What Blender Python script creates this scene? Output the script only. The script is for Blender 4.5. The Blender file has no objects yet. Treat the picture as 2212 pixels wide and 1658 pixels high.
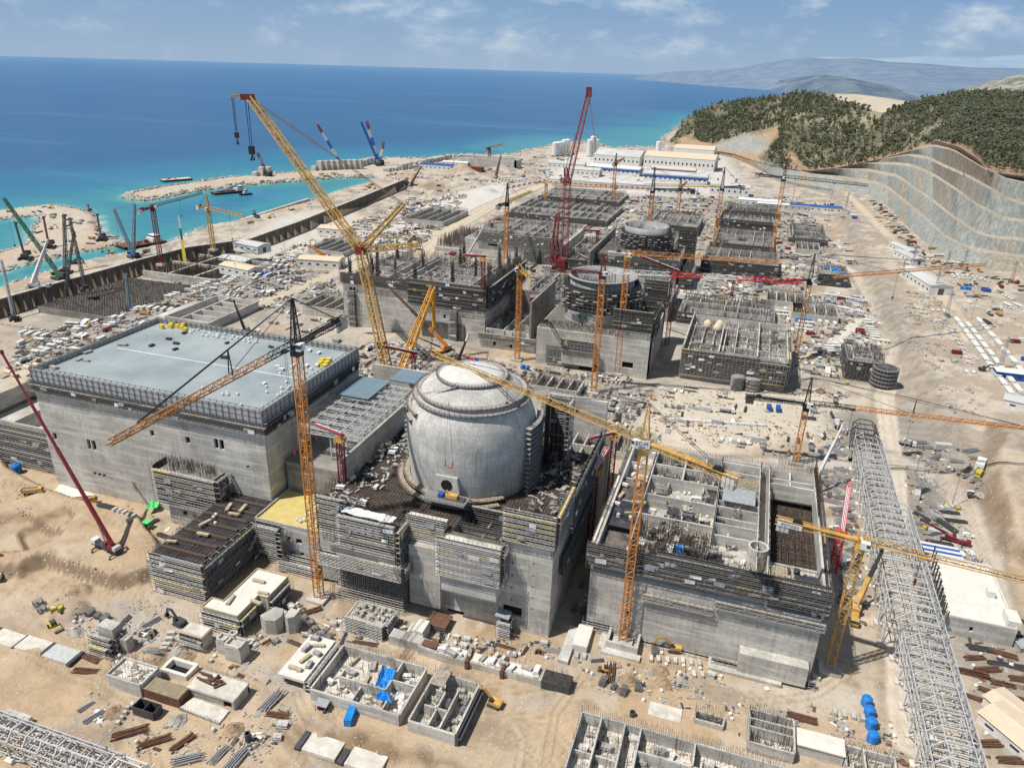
import bpy, math, random
import numpy as np
from mathutils import Vector, Matrix
PI=math.pi; R=math.radians
rnd=random.Random(7)
scn=bpy.context.scene
col=scn.collection
# ---------------------------------------------------------------- camera (aerial view, world axes = site grid)
F_PX,CX,CY,CAM_H=1610.4,1106.,829.,180.
PITCH,ROLL,YAW=R(23.2),R(1.77),R(17.5)
def ray(u,v):
    a=(u-CX)/F_PX; b=-(v-CY)/F_PX
    c,s=math.cos(ROLL),math.sin(ROLL)
    x=a*c-b*s; y=a*s+b*c
    cp,sp=math.cos(PITCH),math.sin(PITCH)
    X,Y,Z=x,cp+y*sp,-sp+y*cp
    c,s=math.cos(YAW),math.sin(YAW)
    return X*c-Y*s,X*s+Y*c,Z
def G(u,v,z=0.0):                       # surveyed point of the site plan at level z
    d=ray(u,v); t=(z-CAM_H)/d[2]
    return (d[0]*t,d[1]*t,z)
def proj(x,y,z):
    c,s=math.cos(-YAW),math.sin(-YAW)
    x,y=x*c-y*s,x*s+y*c
    cp,sp=math.cos(PITCH),math.sin(PITCH)
    dz=z-CAM_H
    f=y*cp-dz*sp; up=y*sp+dz*cp
    if f<1: return (-9999,-9999,f)
    X,Y=x/f,up/f
    c,s=math.cos(ROLL),math.sin(ROLL)
    return (CX+(X*c+Y*s)*F_PX, CY-(-X*s+Y*c)*F_PX, f)
def heightat(v,x,y):               # height of a mast standing at x,y whose top is seen on row v
    lo,hi=-60.,179.
    for _ in range(50):
        m=(lo+hi)/2
        if proj(x,y,m)[1]>v: lo=m
        else: hi=m
    return lo
cam=bpy.data.cameras.new('camera'); camo=bpy.data.objects.new('camera',cam); col.objects.link(camo)
fw=Vector((-math.sin(YAW)*math.cos(PITCH),math.cos(YAW)*math.cos(PITCH),-math.sin(PITCH)))
rt=Vector((math.cos(YAW),math.sin(YAW),0)); up=rt.cross(fw)
# image right and up vectors after the roll
c,s=math.cos(ROLL),math.sin(ROLL)
ir=rt*c+up*s; iu=-rt*s+up*c
camo.matrix_world=Matrix(((ir.x,iu.x,-fw.x,0),(ir.y,iu.y,-fw.y,0),(ir.z,iu.z,-fw.z,CAM_H),(0,0,0,1)))
cam.sensor_width=36; cam.lens=F_PX/2212*36; cam.clip_start=1; cam.clip_end=90000
scn.camera=camo
# ---------------------------------------------------------------- mesh collector
class MB:
    def __init__(s): s.v=[]; s.f=[]; s.m=[]; s.cm=0
    def add(s,vs,fs):
        n=len(s.v); s.v.extend(vs)
        for f in fs: s.f.append(tuple(i+n for i in f)); s.m.append(s.cm)
        return s
    def box(s,x0,y0,z0,x1,y1,z1):
        return s.add([(x0,y0,z0),(x1,y0,z0),(x1,y1,z0),(x0,y1,z0),(x0,y0,z1),(x1,y0,z1),(x1,y1,z1),(x0,y1,z1)],
          [(0,3,2,1),(4,5,6,7),(0,1,5,4),(1,2,6,5),(2,3,7,6),(3,0,4,7)])
    def cbox(s,c,d,rz=0,ry=0):
        cx,cy,cz=c; a,b,h=d[0]/2,d[1]/2,d[2]/2
        cs,sn=math.cos(rz),math.sin(rz); cr,sr=math.cos(ry),math.sin(ry); vs=[]
        for z in(-h,h):
            for x,y in((-a,-b),(a,-b),(a,b),(-a,b)):
                X=x*cr+z*sr; Z=-x*sr+z*cr
                vs.append((cx+X*cs-y*sn,cy+X*sn+y*cs,cz+Z))
        return s.add(vs,[(0,3,2,1),(4,5,6,7),(0,1,5,4),(1,2,6,5),(2,3,7,6),(3,0,4,7)])
    def beam(s,p,q,w,h=None,ends=False):
        h=h or w; p=Vector(p); q=Vector(q); d=q-p; L=d.length
        if L<1e-6: return s
        d/=L; a=Vector((0,0,1)) if abs(d.z)<.95 else Vector((1,0,0))
        e=d.cross(a).normalized()*(w/2); g=e.normalized().cross(d)*(h/2)
        vs=[tuple(o+e*i+g*j) for o in(p,q) for i,j in((-1,-1),(1,-1),(1,1),(-1,1))]
        fs=[(0,1,5,4),(1,2,6,5),(2,3,7,6),(3,0,4,7)]
        if ends: fs+=[(0,3,2,1),(4,5,6,7)]
        return s.add(vs,fs)
    def tri(s,p,q,w):                      # thin three sided rod
        p=Vector(p); q=Vector(q); d=(q-p).normalized(); a=Vector((0,0,1)) if abs(d.z)<.95 else Vector((1,0,0))
        e=d.cross(a).normalized()*w*.58; g=e.normalized().cross(d)*w*.58
        vs=[tuple(o+e*math.cos(t)+g*math.sin(t)) for o in(p,q) for t in(0,2.094,4.189)]
        return s.add(vs,[(0,1,4,3),(1,2,5,4),(2,0,3,5)])
    def rod(s,p,q,r,n=8,r2=None,caps=True):
        p=Vector(p); q=Vector(q); d=(q-p).normalized(); a=Vector((0,0,1)) if abs(d.z)<.95 else Vector((1,0,0))
        e=d.cross(a).normalized(); g=e.cross(d); r2=r if r2 is None else r2
        vs=[tuple(o+(e*math.cos(2*PI*k/n)+g*math.sin(2*PI*k/n))*rr) for o,rr in((p,r),(q,r2)) for k in range(n)]
        fs=[(k,(k+1)%n,n+(k+1)%n,n+k) for k in range(n)]
        if caps: fs+=[tuple(range(n))[::-1],tuple(range(n,2*n))]
        return s.add(vs,fs)
    def lathe(s,prof,n=32,c=(0,0),a0=0,a1=2*PI):
        full=abs(a1-a0-2*PI)<1e-6; m=n if full else n+1; k=len(prof)
        vs=[(c[0]+r*math.cos(a0+(a1-a0)*i/n),c[1]+r*math.sin(a0+(a1-a0)*i/n),z) for i in range(m) for r,z in prof]
        fs=[]
        for i in range(n):
            j=(i+1)%m
            for t in range(k-1): fs.append((i*k+t,j*k+t,j*k+t+1,i*k+t+1))
        return s.add(vs,fs)
    def prism(s,poly,z0,z1):
        n=len(poly); vs=[(x,y,z0) for x,y in poly]+[(x,y,z1) for x,y in poly]
        return s.add(vs,[tuple(range(n))[::-1],tuple(range(n,2*n))]+[(k,(k+1)%n,n+(k+1)%n,n+k) for k in range(n)])
    def lattice(s,p,q,w0,w1=None,bay=None,c=.25,d=.12,up=None,h0=None,h1=None,sides=4):
        p=Vector(p); q=Vector(q); D=q-p; L=D.length; D/=L
        w1=w1 or w0; h0=h0 or w0; h1=h1 or w1; bay=bay or w0
        a=Vector(up) if up else (Vector((0,0,1)) if abs(D.z)<.95 else Vector((0,1,0)))
        e=D.cross(a).normalized(); g=e.cross(D).normalized(); n=max(1,round(L/bay))
        cr=((-1,-1),(1,-1),(1,1),(-1,1)) if sides==4 else ((-1,-1),(1,-1),(0,1))
        def P(k,c_): 
            t=k/n; w=(w0+(w1-w0)*t)/2; h=(h0+(h1-h0)*t)/2
            return p+D*(L*t)+e*(c_[0]*w)+g*(c_[1]*h)
        m=len(cr)
        for i in range(m): s.beam(P(0,cr[i]),P(n,cr[i]),c)
        for k in range(n):
            for i in range(m):
                A,B=cr[i],cr[(i+1)%m]
                if k%2: A,B=B,A
                s.tri(P(k,A),P(k+1,B),d)
                s.tri(P(k,A),P(k,B),d)
        return s
    def build(s,name,mats,parent=None,loc=None,smooth=False,w=False):
        me=bpy.data.meshes.new(name); me.from_pydata([tuple(v) for v in s.v],[],s.f)
        if not isinstance(mats,(list,tuple)): mats=[mats]
        for m in mats: me.materials.append(m)
        if len(mats)>1: me.polygons.foreach_set('material_index',s.m)
        if smooth: me.polygons.foreach_set('use_smooth',[True]*len(s.f))
        me.update()
        o=bpy.data.objects.new(name,me); col.objects.link(o)
        if parent:
            o.parent=parent
            if w: o.matrix_parent_inverse=Matrix.Translation(-parent.location)
        if loc: o.location=loc
        return o
KIDS={}
THINGS=[]
def tag(o,label,cat,group=None,kind=None):
    o['label']=label; o['category']=cat
    if group: o['group']=group
    if kind: o['kind']=kind
    THINGS.append(o); return o
def thing(name,label,cat,loc=(0,0,0),rz=0,group=None):
    o=bpy.data.objects.new(name,None); o.empty_display_size=.5; col.objects.link(o)
    o.location=loc; o.rotation_euler=(0,0,rz); return tag(o,label,cat,group)
def struct(o): o['kind']='structure'; return o
_kc={}
def kids(o):
    if o.name not in _kc: _kc[o.name]=list(o.children)
    return _kc[o.name]
def dup(root,loc,rz=0,label=None,group=None,sc=None,mats=None):
    r=root.copy(); col.objects.link(r); r.location=loc; r.rotation_euler=(0,0,rz)
    if sc: r.scale=(sc,sc,sc) if not isinstance(sc,tuple) else sc
    if label: r['label']=label
    if group: r['group']=group
    for ch in kids(root):
        k=ch.copy(); col.objects.link(k); k.parent=r
        for g in kids(ch):
            d=g.copy(); col.objects.link(d); d.parent=k
            if mats and d.material_slots and d.active_material and d.active_material.name in mats:
                d.data=d.data.copy(); d.data.materials[0]=mats[d.active_material.name]
        if mats and k.type=='MESH' and k.active_material and k.active_material.name in mats: recolor(k,mats)
    if mats and r.type=='MESH' and r.active_material and r.active_material.name in mats: recolor(r,mats)
    THINGS.append(r); return r
_rc={}
def recolor(k,mats):
    key=(k.data.name,mats[k.active_material.name].name)
    if key not in _rc:
        d=k.data.copy(); d.materials[0]=mats[k.active_material.name]; _rc[key]=d
    k.data=_rc[key]
def drop(root):                         # take a pattern object out again
    for ch in list(root.children):
        for g in list(ch.children): bpy.data.objects.remove(g)
        bpy.data.objects.remove(ch)
    if root in THINGS: THINGS.remove(root)
    bpy.data.objects.remove(root)
# ---------------------------------------------------------------- materials
class NT:
    def __init__(s,m): s.t=m.node_tree; s.t.nodes.clear()
    def n(s,k,**kw):
        o=s.t.nodes.new('ShaderNode'+k)
        for a,b in kw.items():
            if a.startswith('i_'):
                o.inputs[int(a[2:]) if a[2:].isdigit() else a[2:].replace('_',' ')].default_value=b
            else: setattr(o,a,b)
        return o
    def l(s,a,b): s.t.links.new(a,b)
    def math(s,op,a,b=None,c=None):
        o=s.n('Math',operation=op)
        for i,x in enumerate((a,b,c)):
            if x is None: continue
            if hasattr(x,'links'): s.l(x,o.inputs[i])
            else: o.inputs[i].default_value=x
        return o.outputs[0]
    def mix(s,f,a,b,mode='MIX'):
        o=s.n('MixRGB',blend_type=mode)
        for i,x in enumerate((f,a,b)):
            if hasattr(x,'links'): s.l(x,o.inputs[i])
            elif i==0: o.inputs[0].default_value=x
            else: o.inputs[i].default_value=(*x,1)
        return o.outputs[0]
    def noise(s,vec,scale,detail=3,rough=.6):
        o=s.n('TexNoise'); s.l(vec,o.inputs['Vector']); o.inputs['Scale'].default_value=scale
        o.inputs['Detail'].default_value=detail; o.inputs['Roughness'].default_value=rough; return o.outputs['Fac']
    def ramp(s,f,a,b,lo=0,hi=1):
        o=s.n('MapRange'); s.l(f,o.inputs[0]); o.inputs[1].default_value=a; o.inputs[2].default_value=b
        o.inputs[3].default_value=lo; o.inputs[4].default_value=hi; return o.outputs[0]
    def out(s,colr,rough=.8,metal=0,spec=.3,bump=None,bs=.3,bd=.1):
        b=s.n('BsdfPrincipled'); o=s.n('OutputMaterial')
        if hasattr(colr,'links'): s.l(colr,b.inputs['Base Color'])
        else: b.inputs['Base Color'].default_value=(*colr,1)
        if hasattr(rough,'links'): s.l(rough,b.inputs['Roughness'])
        else: b.inputs['Roughness'].default_value=rough
        b.inputs['Metallic'].default_value=metal; b.inputs['Specular IOR Level'].default_value=spec
        if bump is not None:
            n=s.n('Bump'); n.inputs['Strength'].default_value=bs; n.inputs['Distance'].default_value=bd
            s.l(bump,n.inputs['Height']); s.l(n.outputs[0],b.inputs['Normal'])
        s.l(b.outputs[0],o.inputs[0]); return b
def newmat(name):
    m=bpy.data.materials.new(name); m.use_nodes=True; return m,NT(m)
def sc3(c,k): return tuple(min(1,x*k) for x in c)
def pmat(name,c,var=.25,scale=1.5,rough=.7,metal=0,spec=.3,dirt=None,da=.35):
    m,t=newmat(name); g=t.n('NewGeometry').outputs['Position']
    f=t.noise(g,scale,4); x=t.mix(t.ramp(f,.3,.7),sc3(c,1-var),sc3(c,1+var*.6))
    if dirt:
        f2=t.noise(g,scale*.35,5,.7); x=t.mix(t.math('MULTIPLY',t.ramp(f2,.45,.7),da),x,dirt)
    t.out(x,rough,metal,spec); return m
def concrete(name,c,lift=3.2,pan=2.6,stain=.5,line=.2,rust=0.,hbk=.6):
    m,t=newmat(name); g=t.n('NewGeometry').outputs['Position']
    sx=t.n('SeparateXYZ'); t.l(g,sx.inputs[0]); h=t.math('ADD',sx.outputs[0],sx.outputs[1]); z=sx.outputs[2]
    big=t.noise(g,.09,5,.65); fine=t.noise(g,1.1,4,.7)
    mp=t.n('Mapping'); mp.inputs['Scale'].default_value=(.9,.9,.07); t.l(g,mp.inputs[0]); st=t.noise(mp.outputs[0],1.0,4,.7)
    mp2=t.n('Mapping'); mp2.inputs['Scale'].default_value=(.05,.05,.6); t.l(g,mp2.inputs[0]); hb=t.noise(mp2.outputs[0],1.0,3,.6)
    x=t.mix(t.ramp(big,.34,.66),sc3(c,.70),sc3(c,1.24))
    x=t.mix(t.ramp(fine,.42,.72,0,.6),x,sc3(c,.5))
    x=t.mix(t.ramp(st,.48,.72,0,stain),x,sc3(c,.42))
    x=t.mix(t.ramp(hb,.5,.62,0,hbk),x,sc3(c,1.32)); x=t.mix(t.ramp(hb,.25,.4,hbk*.5,0),x,sc3(c,.6))
    sp=t.noise(mp.outputs[0],2.3,5,.8); x=t.mix(t.ramp(sp,.6,.68,0,stain),x,sc3(c,.28))
    # each pour of formwork has its own tone
    w=t.n('TexWhiteNoise',noise_dimensions='2D'); cb=t.n('CombineXYZ')
    t.l(t.math('FLOOR',t.math('DIVIDE',h,pan*2.5)),cb.inputs[0]); t.l(t.math('FLOOR',t.math('DIVIDE',z,lift)),cb.inputs[1]); t.l(cb.outputs[0],w.inputs['Vector'])
    x=t.mix(t.ramp(w.outputs[0],0,1,0,.22),x,sc3(c,.55))
    zl=t.math('LESS_THAN',t.math('MODULO',t.math('ADD',z,300.),lift),.16)
    hl=t.math('LESS_THAN',t.math('MODULO',t.math('ADD',h,900.),pan),.09)
    ln=t.math('MAXIMUM',zl,t.math('MULTIPLY',hl,.55))
    x=t.mix(t.math('MULTIPLY',ln,line),x,sc3(c,.3))
    dt=t.math('MULTIPLY',t.math('LESS_THAN',t.math('MODULO',t.math('ADD',h,900.7),1.3),.2),t.math('LESS_THAN',t.math('MODULO',t.math('ADD',z,300.8),1.6),.2)); x=t.mix(t.math('MULTIPLY',dt,.4),x,sc3(c,.25))
    if rust: x=t.mix(t.ramp(t.noise(mp.outputs[0],1.7,4,.7),.55,.75,0,rust),x,(.32,.2,.09))
    t.out(x,.88,0,.2,fine,.3,.2); return m
M={}
M['conc']=concrete('concrete',(.54,.515,.465),stain=.6)
M['conc_light']=concrete('concrete_light',(.56,.54,.50),stain=.4)
M['conc_dark']=concrete('concrete_dark',(.30,.285,.265),stain=.6)
M['conc_rust']=concrete('concrete_rust_streaked',(.50,.47,.42),rust=.5)
M['dome']=concrete('dome_concrete',(.58,.56,.515),lift=4.1,pan=9,stain=.5,line=.2,hbk=.12)
M['slab']=pmat('pale_slab',(.66,.62,.55),.2,.4,.9,dirt=(.3,.26,.21),da=.5)
M['white_slab']=pmat('white_slab',(.70,.67,.61),.1,.5,.9,dirt=(.45,.42,.38),da=.25)
M['membrane']=None; M['domecap']=pmat('dome_cap_coat',(.64,.625,.59),.14,.5,.85,dirt=(.42,.40,.36),da=.5)
M['shedroof']=pmat('shed_roof_sheet',(.56,.56,.54),.14,.05,.6,dirt=(.4,.37,.32),da=.5)
M['rebar']=pmat('rusty_rebar',(.10,.07,.056),.5,2,.9)
M['rebar_grey']=pmat('grey_rebar',(.12,.105,.095),.5,2,.9)
M['deck']=pmat('formwork_deck',(.115,.10,.09),.6,.35,.95,dirt=(.3,.25,.2),da=.5)
M['darkply']=pmat('dark_plywood',(.035,.037,.05),.4,.6,.6,dirt=(.25,.22,.2),da=.35)
M['steel']=pmat('galvanised_steel',(.42,.42,.43),.25,1.2,.45,.4)
M['steel_dark']=pmat('dark_steel',(.10,.10,.105),.3,1.2,.5,.3)
M['steel_grey']=pmat('grey_painted_steel',(.55,.55,.545),.2,.8,.5,.1)
M['scaf']=pmat('scaffold_tube',(.33,.32,.31),.3,1.5,.5,.4)
M['scaf_dark']=pmat('weathered_scaffold',(.15,.145,.14),.35,1.5,.6,.3)
M['plank']=pmat('scaffold_plank',(.36,.31,.25),.45,.8,.9)
M['plank_grey']=pmat('grey_plank',(.40,.385,.36),.4,.8,.9)
M['timber']=pmat('new_timber',(.52,.44,.30),.3,.9,.85)
M['yellowbeam']=pmat('yellow_formwork_beam',(.58,.47,.17),.3,.9,.75)
M['yellow']=pmat('crane_yellow',(.68,.34,.05),.25,.4,.5,.0,dirt=(.25,.14,.06),da=.4)
M['ochre']=pmat('weathered_crane_yellow',(.62,.37,.10),.25,.3,.6,.0,dirt=(.2,.14,.09),da=.5)
M['orange']=pmat('crane_orange',(.62,.25,.05),.25,.4,.5,.0,dirt=(.22,.11,.05),da=.4)
M['red']=pmat('crane_red',(.20,.03,.037),.3,.5,.5,.0,dirt=(.14,.04,.04),da=.4)
M['maroon']=pmat('crane_maroon',(.20,.03,.035),.3,.5,.55)
M['brightred']=pmat('bright_red_paint',(.6,.045,.06),.2,.6,.45)
M['pinkred']=pmat('faded_red_paint',(.50,.13,.14),.25,.6,.5)
M['black']=pmat('black_paint',(.025,.025,.027),.4,1,.5)
M['charcoal']=pmat('charcoal_metal',(.07,.07,.075),.4,1,.6)
M['rope']=pmat('wire_rope',(.05,.05,.055),.2,1,.5)
M['whitep']=pmat('white_paint',(.74,.74,.72),.12,.6,.55,dirt=(.4,.37,.32),da=.3)
M['cabin']=pmat('cabin_panel',(.70,.70,.67),.12,.4,.6,dirt=(.42,.38,.33),da=.35)
M['cabinroof']=pmat('cabin_roof',(.74,.72,.67),.14,.5,.7,dirt=(.45,.4,.33),da=.4)
M['greenp']=pmat('green_paint',(.055,.14,.085),.3,.8,.5)
M['brightgreen']=pmat('bright_green_tarp',(.1,.62,.2),.15,1,.6)
M['bluep']=pmat('blue_paint',(.03,.10,.36),.25,.8,.45)
M['tank']=pmat('blue_water_tank',(.02,.20,.58),.15,.8,.4)
M['tarp']=pmat('blue_tarpaulin',(.02,.24,.66),.3,.6,.45)
M['sheetwhite']=pmat('white_sheet',(.72,.72,.72),.2,.8,.6)
M['yellowbox']=pmat('yellow_box',(.72,.56,.06),.2,.9,.6)
M['glass']=pmat('dark_glass',(.03,.04,.05),.2,1,.12,0,.6)
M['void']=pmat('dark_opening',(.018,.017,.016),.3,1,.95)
M['tyre']=pmat('tyre_rubber',(.02,.02,.02),.3,3,.9)
M['stone']=pmat('boulder_rock',(.50,.45,.38),.4,.25,.95)
M['rubble']=pmat('rubble_stone',(.42,.38,.32),.45,.6,.95)
M['soil']=pmat('loose_soil',(.36,.26,.17),.35,.5,.98)
M['soilgrey']=pmat('grey_gravel_heap',(.36,.34,.31),.35,.6,.98)
M['brown']=pmat('rust_brown_steel',(.16,.085,.055),.4,.8,.85)
M['fwshade']=pmat('formwork_shade_sheet',(.075,.07,.062),.6,.4,.9)  # dark formwork tone that also paints the shade inside scaffolds
M['skin']=pmat('skin',(.42,.26,.18),.1,3,.7)
M['hivis']=pmat('hivis_vest',(.75,.55,.03),.1,3,.7)
M['hivis2']=pmat('orange_vest',(.75,.18,.03),.1,3,.7)
M['trouser']=pmat('navy_trouser',(.03,.04,.07),.2,3,.9)
M['whitebag']=pmat('white_bulk_bag',(.72,.70,.66),.18,1.5,.8)
M['grating']=pmat('roof_sheet_grey',(.34,.36,.38),.2,.6,.6)
M['bluegrey']=pmat('blue_grey_roof',(.17,.24,.29),.15,.4,.6)
M['roofsand']=pmat('sand_roof',(.66,.54,.40),.1,.3,.7)
M['yellowroof']=pmat('yellow_roof_coat',(.58,.47,.17),.15,.3,.85,dirt=(.4,.36,.25),da=.4)
M['crown']=pmat('pine_needles',(.125,.14,.082),.6,.08,.9)
M['crown2']=pmat('pine_needles_pale',(.165,.178,.112),.6,.08,.9)
M['trunk']=pmat('pine_bark',(.10,.07,.05),.3,1,.95)
# ---------------------------------------------------------------- light
SUNV=Vector((-.43,-.34,1.)).normalized()
sun=bpy.data.lights.new('sun','SUN'); sun.energy=4.8; sun.angle=R(.53); sun.color=(1,.955,.88)
so=bpy.data.objects.new('sun',sun); col.objects.link(so); so.rotation_euler=(-SUNV).to_track_quat('-Z','Y').to_euler()
w=bpy.data.worlds.new('World'); scn.world=w; w.use_nodes=True
t=NT(w); tc=t.n('TexCoord').outputs['Generated']; sx=t.n('SeparateXYZ'); t.l(tc,sx.inputs[0])
zc=t.math('MAXIMUM',sx.outputs[2],.004); cb=t.n('CombineXYZ'); t.l(sx.outputs[0],cb.inputs[0]); t.l(sx.outputs[1],cb.inputs[1]); t.l(t.math('MAXIMUM',sx.outputs[2],.10),cb.inputs[2])
sk=t.n('TexSky',sky_type='NISHITA',sun_disc=False,sun_elevation=math.asin(SUNV.z),sun_rotation=math.atan2(SUNV.x,SUNV.y),air_density=1.0,dust_density=.6,ozone_density=2.0,altitude=180)
t.l(cb.outputs[0],sk.inputs['Vector'])
grad=t.mix(t.ramp(zc,.0,.12),(4.35,5.9,7.9),(2.05,4.2,7.3))
skc=t.mix(t.ramp(zc,.12,.5,1.,0.),t.mix(1.,sk.outputs[0],(1.12,.98,.84),'MULTIPLY'),grad)
cv=t.n('CombineXYZ')
t.l(sx.outputs[0],cv.inputs[0]); t.l(sx.outputs[1],cv.inputs[1]); t.l(t.math('MULTIPLY',zc,2.4),cv.inputs[2])
n1=t.noise(cv.outputs[0],13.,8,.62); n2=t.noise(cv.outputs[0],4.,3,.5)
cl=t.math('ADD',t.math('MULTIPLY',n1,.65),t.math('MULTIPLY',n2,.45))
clm=t.math('MULTIPLY',t.ramp(cl,.53,.68,0,.8),t.ramp(zc,.0,.03,.15,1.))
cc=t.mix(t.ramp(n1,.5,.75),(5.2,6.9,9.0),(8.6,9.4,10.2))
skc=t.mix(clm,skc,cc)
bg=t.n('Background'); bg.inputs[1].default_value=.078; t.l(skc,bg.inputs[0]); ow=t.n('OutputWorld'); t.l(bg.outputs[0],ow.inputs[0])
scn.view_settings.view_transform='Standard'; scn.view_settings.look='None'; scn.view_settings.exposure=0
scn.cycles.max_bounces=4; scn.cycles.diffuse_bounces=3; scn.cycles.glossy_bounces=2; scn.cycles.transparent_max_bounces=4
# ---------------------------------------------------------------- helpers for terrain
def vnoise(x,y,seed=0):
    xi=np.floor(x).astype(np.int64); yi=np.floor(y).astype(np.int64); fx=x-xi; fy=y-yi
    def h(a,b):
        n=(a*374761393+b*668265263+seed*982451653)&0x7fffffff; n=((n^(n>>13))*1274126177)&0x7fffffff
        return ((n^(n>>16))&0xffff)/65535.
    u=fx*fx*(3-2*fx); v=fy*fy*(3-2*fy)
    return (h(xi,yi)*(1-u)+h(xi+1,yi)*u)*(1-v)+(h(xi,yi+1)*(1-u)+h(xi+1,yi+1)*u)*v
def fbm(x,y,sc,oct=4,seed=0):
    r=0;a=.5;n=0
    for k in range(oct): r=r+a*vnoise(x/sc,y/sc,seed+k); n+=a; a*=.55; sc/=2.1
    return r/n
def sdist(poly,x,y):
    d=np.full(x.shape,1e12); ins=np.zeros(x.shape,bool); n=len(poly)
    for i in range(n):
        x0,y0=poly[i][:2]; x1,y1=poly[(i+1)%n][:2]; dx,dy=x1-x0,y1-y0
        t_=np.clip(((x-x0)*dx+(y-y0)*dy)/(dx*dx+dy*dy+1e-9),0,1)
        d=np.minimum(d,(x-x0-t_*dx)**2+(y-y0-t_*dy)**2)
        c_=((y0>y)!=(y1>y))&(x<(x1-x0)*(y-y0)/((y1-y0) if abs(y1-y0)>1e-9 else 1e-9)+x0); ins^=c_
    return np.where(ins,1,-1)*np.sqrt(d)
def pdist(line,x,y):
    d=np.full(x.shape,1e12)
    for (x0,y0),(x1,y1) in zip(line,line[1:]):
        dx,dy=x1-x0,y1-y0; t_=np.clip(((x-x0)*dx+(y-y0)*dy)/(dx*dx+dy*dy+1e-9),0,1)
        d=np.minimum(d,(x-x0-t_*dx)**2+(y-y0-t_*dy)**2)
    return np.sqrt(d)
def sstep(a,b,x): t_=np.clip((x-a)/(b-a),0,1); return t_*t_*(3-2*t_)
SEA=-6.
px=lambda l,z=0: [G(u,v,z)[:2] for u,v in l]
coast=px([(-70,655),(0,627),(77,599),(173,572),(233,559),(290,548),(350,532),(400,512),(450,492),(514,481),(660,441),(737,413),(814,393),(806,383),(737,384),(547,399),(434,412),(317,434),(285,431),(273,427),(279,420),(350,407),(500,385),(634,375),(737,365),(771,354),(837,345),(954,349),(984,338),(1097,339),(1138,328),(1204,314),(1257,308),(1324,324),(1371,321),(1425,322),(1434,296),(1500,250)],SEA)
MAIN=coast+[(600,4000),(3000,3000),(3000,-200),(-500,-200)]
PEN=px([(-90,460),(0,457),(110,444),(180,455),(207,469),(217,502),(267,522),(260,530),(167,545),(117,559),(0,587),(-90,604),(-90,562),(0,548),(57,532),(70,502),(93,465),(0,475),(-90,480)],SEA)
WALL=[(-551,370),(-546,550),(-541,610),(-510,668),(-516,774),(-536,960),(-560,1162),(-525,1185)]
def wallx(y): return np.interp(y,[p[1] for p in WALL[:7]],[p[0] for p in WALL[:7]])
MOUNDS=[]          # x,y,radius,height
def terrain(x,y):
    x=np.asarray(x,float); y=np.asarray(y,float)
    sm=sdist(MAIN,x,y); sp=sdist(PEN,x,y)
    bw=(x<-640)&(y<1400)
    hm=np.clip(sm*.55,-9,6)+SEA; hm=np.where(bw,np.minimum(hm,SEA+3.2),np.minimum(hm,0.))
    hp=np.clip(sp*.5,-9,3.2)+SEA
    h=np.maximum(hm,hp)
    wx=wallx(y); inl=x-wx
    pit=np.where((inl>0)&(y<1162)&(y>370),-13*(1-sstep(70,120,inl))*(1-sstep(1135,1162,y)),0)
    h=h+np.where((inl<=1.2)|(h<-.5),0,pit)
    land=sm>25
    h=h+np.where(land,6.5*sstep(106,121,x)*sstep(300,400,y)*(1-sstep(1300,1500,y)),0)
    # rough slope at the right of the haul road, diggings near the camera
    slope=np.exp(-((x-114)/9)**2)*sstep(330,420,y)
    h=h+slope*(fbm(x,y,9,4,3)-.4)*6.5
    h=h+np.where(land,(fbm(x,y,40,4,5)-.5)*1.2,0)
    # plateau at the left with its dug edge
    pl=sdist(PLAT,x,y); h=h+4.6*sstep(-1.4,1.2,pl+1.5*(fbm(x,y,9,3,71)-.5))
    pr=sdist(PLAT2,x,y); h=h+7*sstep(-6,8,pr)*(.7+.6*fbm(x,y,14,4,11))
    for mx,my,mr,mh in MOUNDS:
        d=np.hypot(x-mx,y-my); h=h+mh*np.clip(1-(d/mr)**1.4,0,1)*(.75+.5*fbm(x,y,mr*.5,3,int(mx)))
    for (poly,dep,soft) in PITS: h=h-dep*sstep(-soft,soft,sdist(poly,x,y))
    return h
PLAT=px([(-60,900),(20,1010),(120,1060),(300,1110),(345,1175),(335,1225),(300,1245),(240,1252),(165,1225),(90,1200),(40,1225),(-80,1230)],3.6)
PLAT2=px([(2280,1000),(2140,930),(2120,1010),(2140,1090),(2170,1180),(2280,1230)],4)
PITS=[(px([(-30,1135),(60,1120),(140,1160),(60,1195),(-30,1200)],2),2.6,1.2),(px([(-40,1065),(45,1050),(75,1075),(-20,1105)],2),1.6,1.5),(px([(40,1150),(150,1105),(160,1125),(60,1190)],2),2.2,1.),(px([(2015,1035),(2085,1050),(2100,1090),(2010,1095)],0),1.5,4)]
for (u,v,mr,mh) in ((150,1325,7,3),(135,1290,6,2.4),(170,1280,5,2.2),(1760,765,12,4.5),(1765,850,14,4),(1250,1360,9,1),(1180,1465,6,-.8),(545,760,13,4),(560,730,10,3),(1050,415,20,8),(1000,370,30,12),(940,405,25,9),(880,430,12,5),(2170,1000,9,3),(540,610,10,3),(1925,1010,7,-1.5),(1090,365,30,7),(320,1425,6,2.8),(60,1300,9,1.6),(640,1580,5,1.6),(700,1592,6,1.8),(760,1605,5,1.5),(830,1620,6,1.6),(900,1632,5,1.4),(60,1420,8,1.6),(200,1490,8,2),(430,1470,6,1.6),(1480,680,14,5),(1620,665,16,4)):
    MOUNDS.append((*G(u,v)[:2],mr,mh))
_RX,_RY,_RS=-960.,80.,2.5
_HX,_HY=np.meshgrid(np.arange(_RX,520,_RS),np.arange(_RY,2250,_RS)); _HR=None
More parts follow.
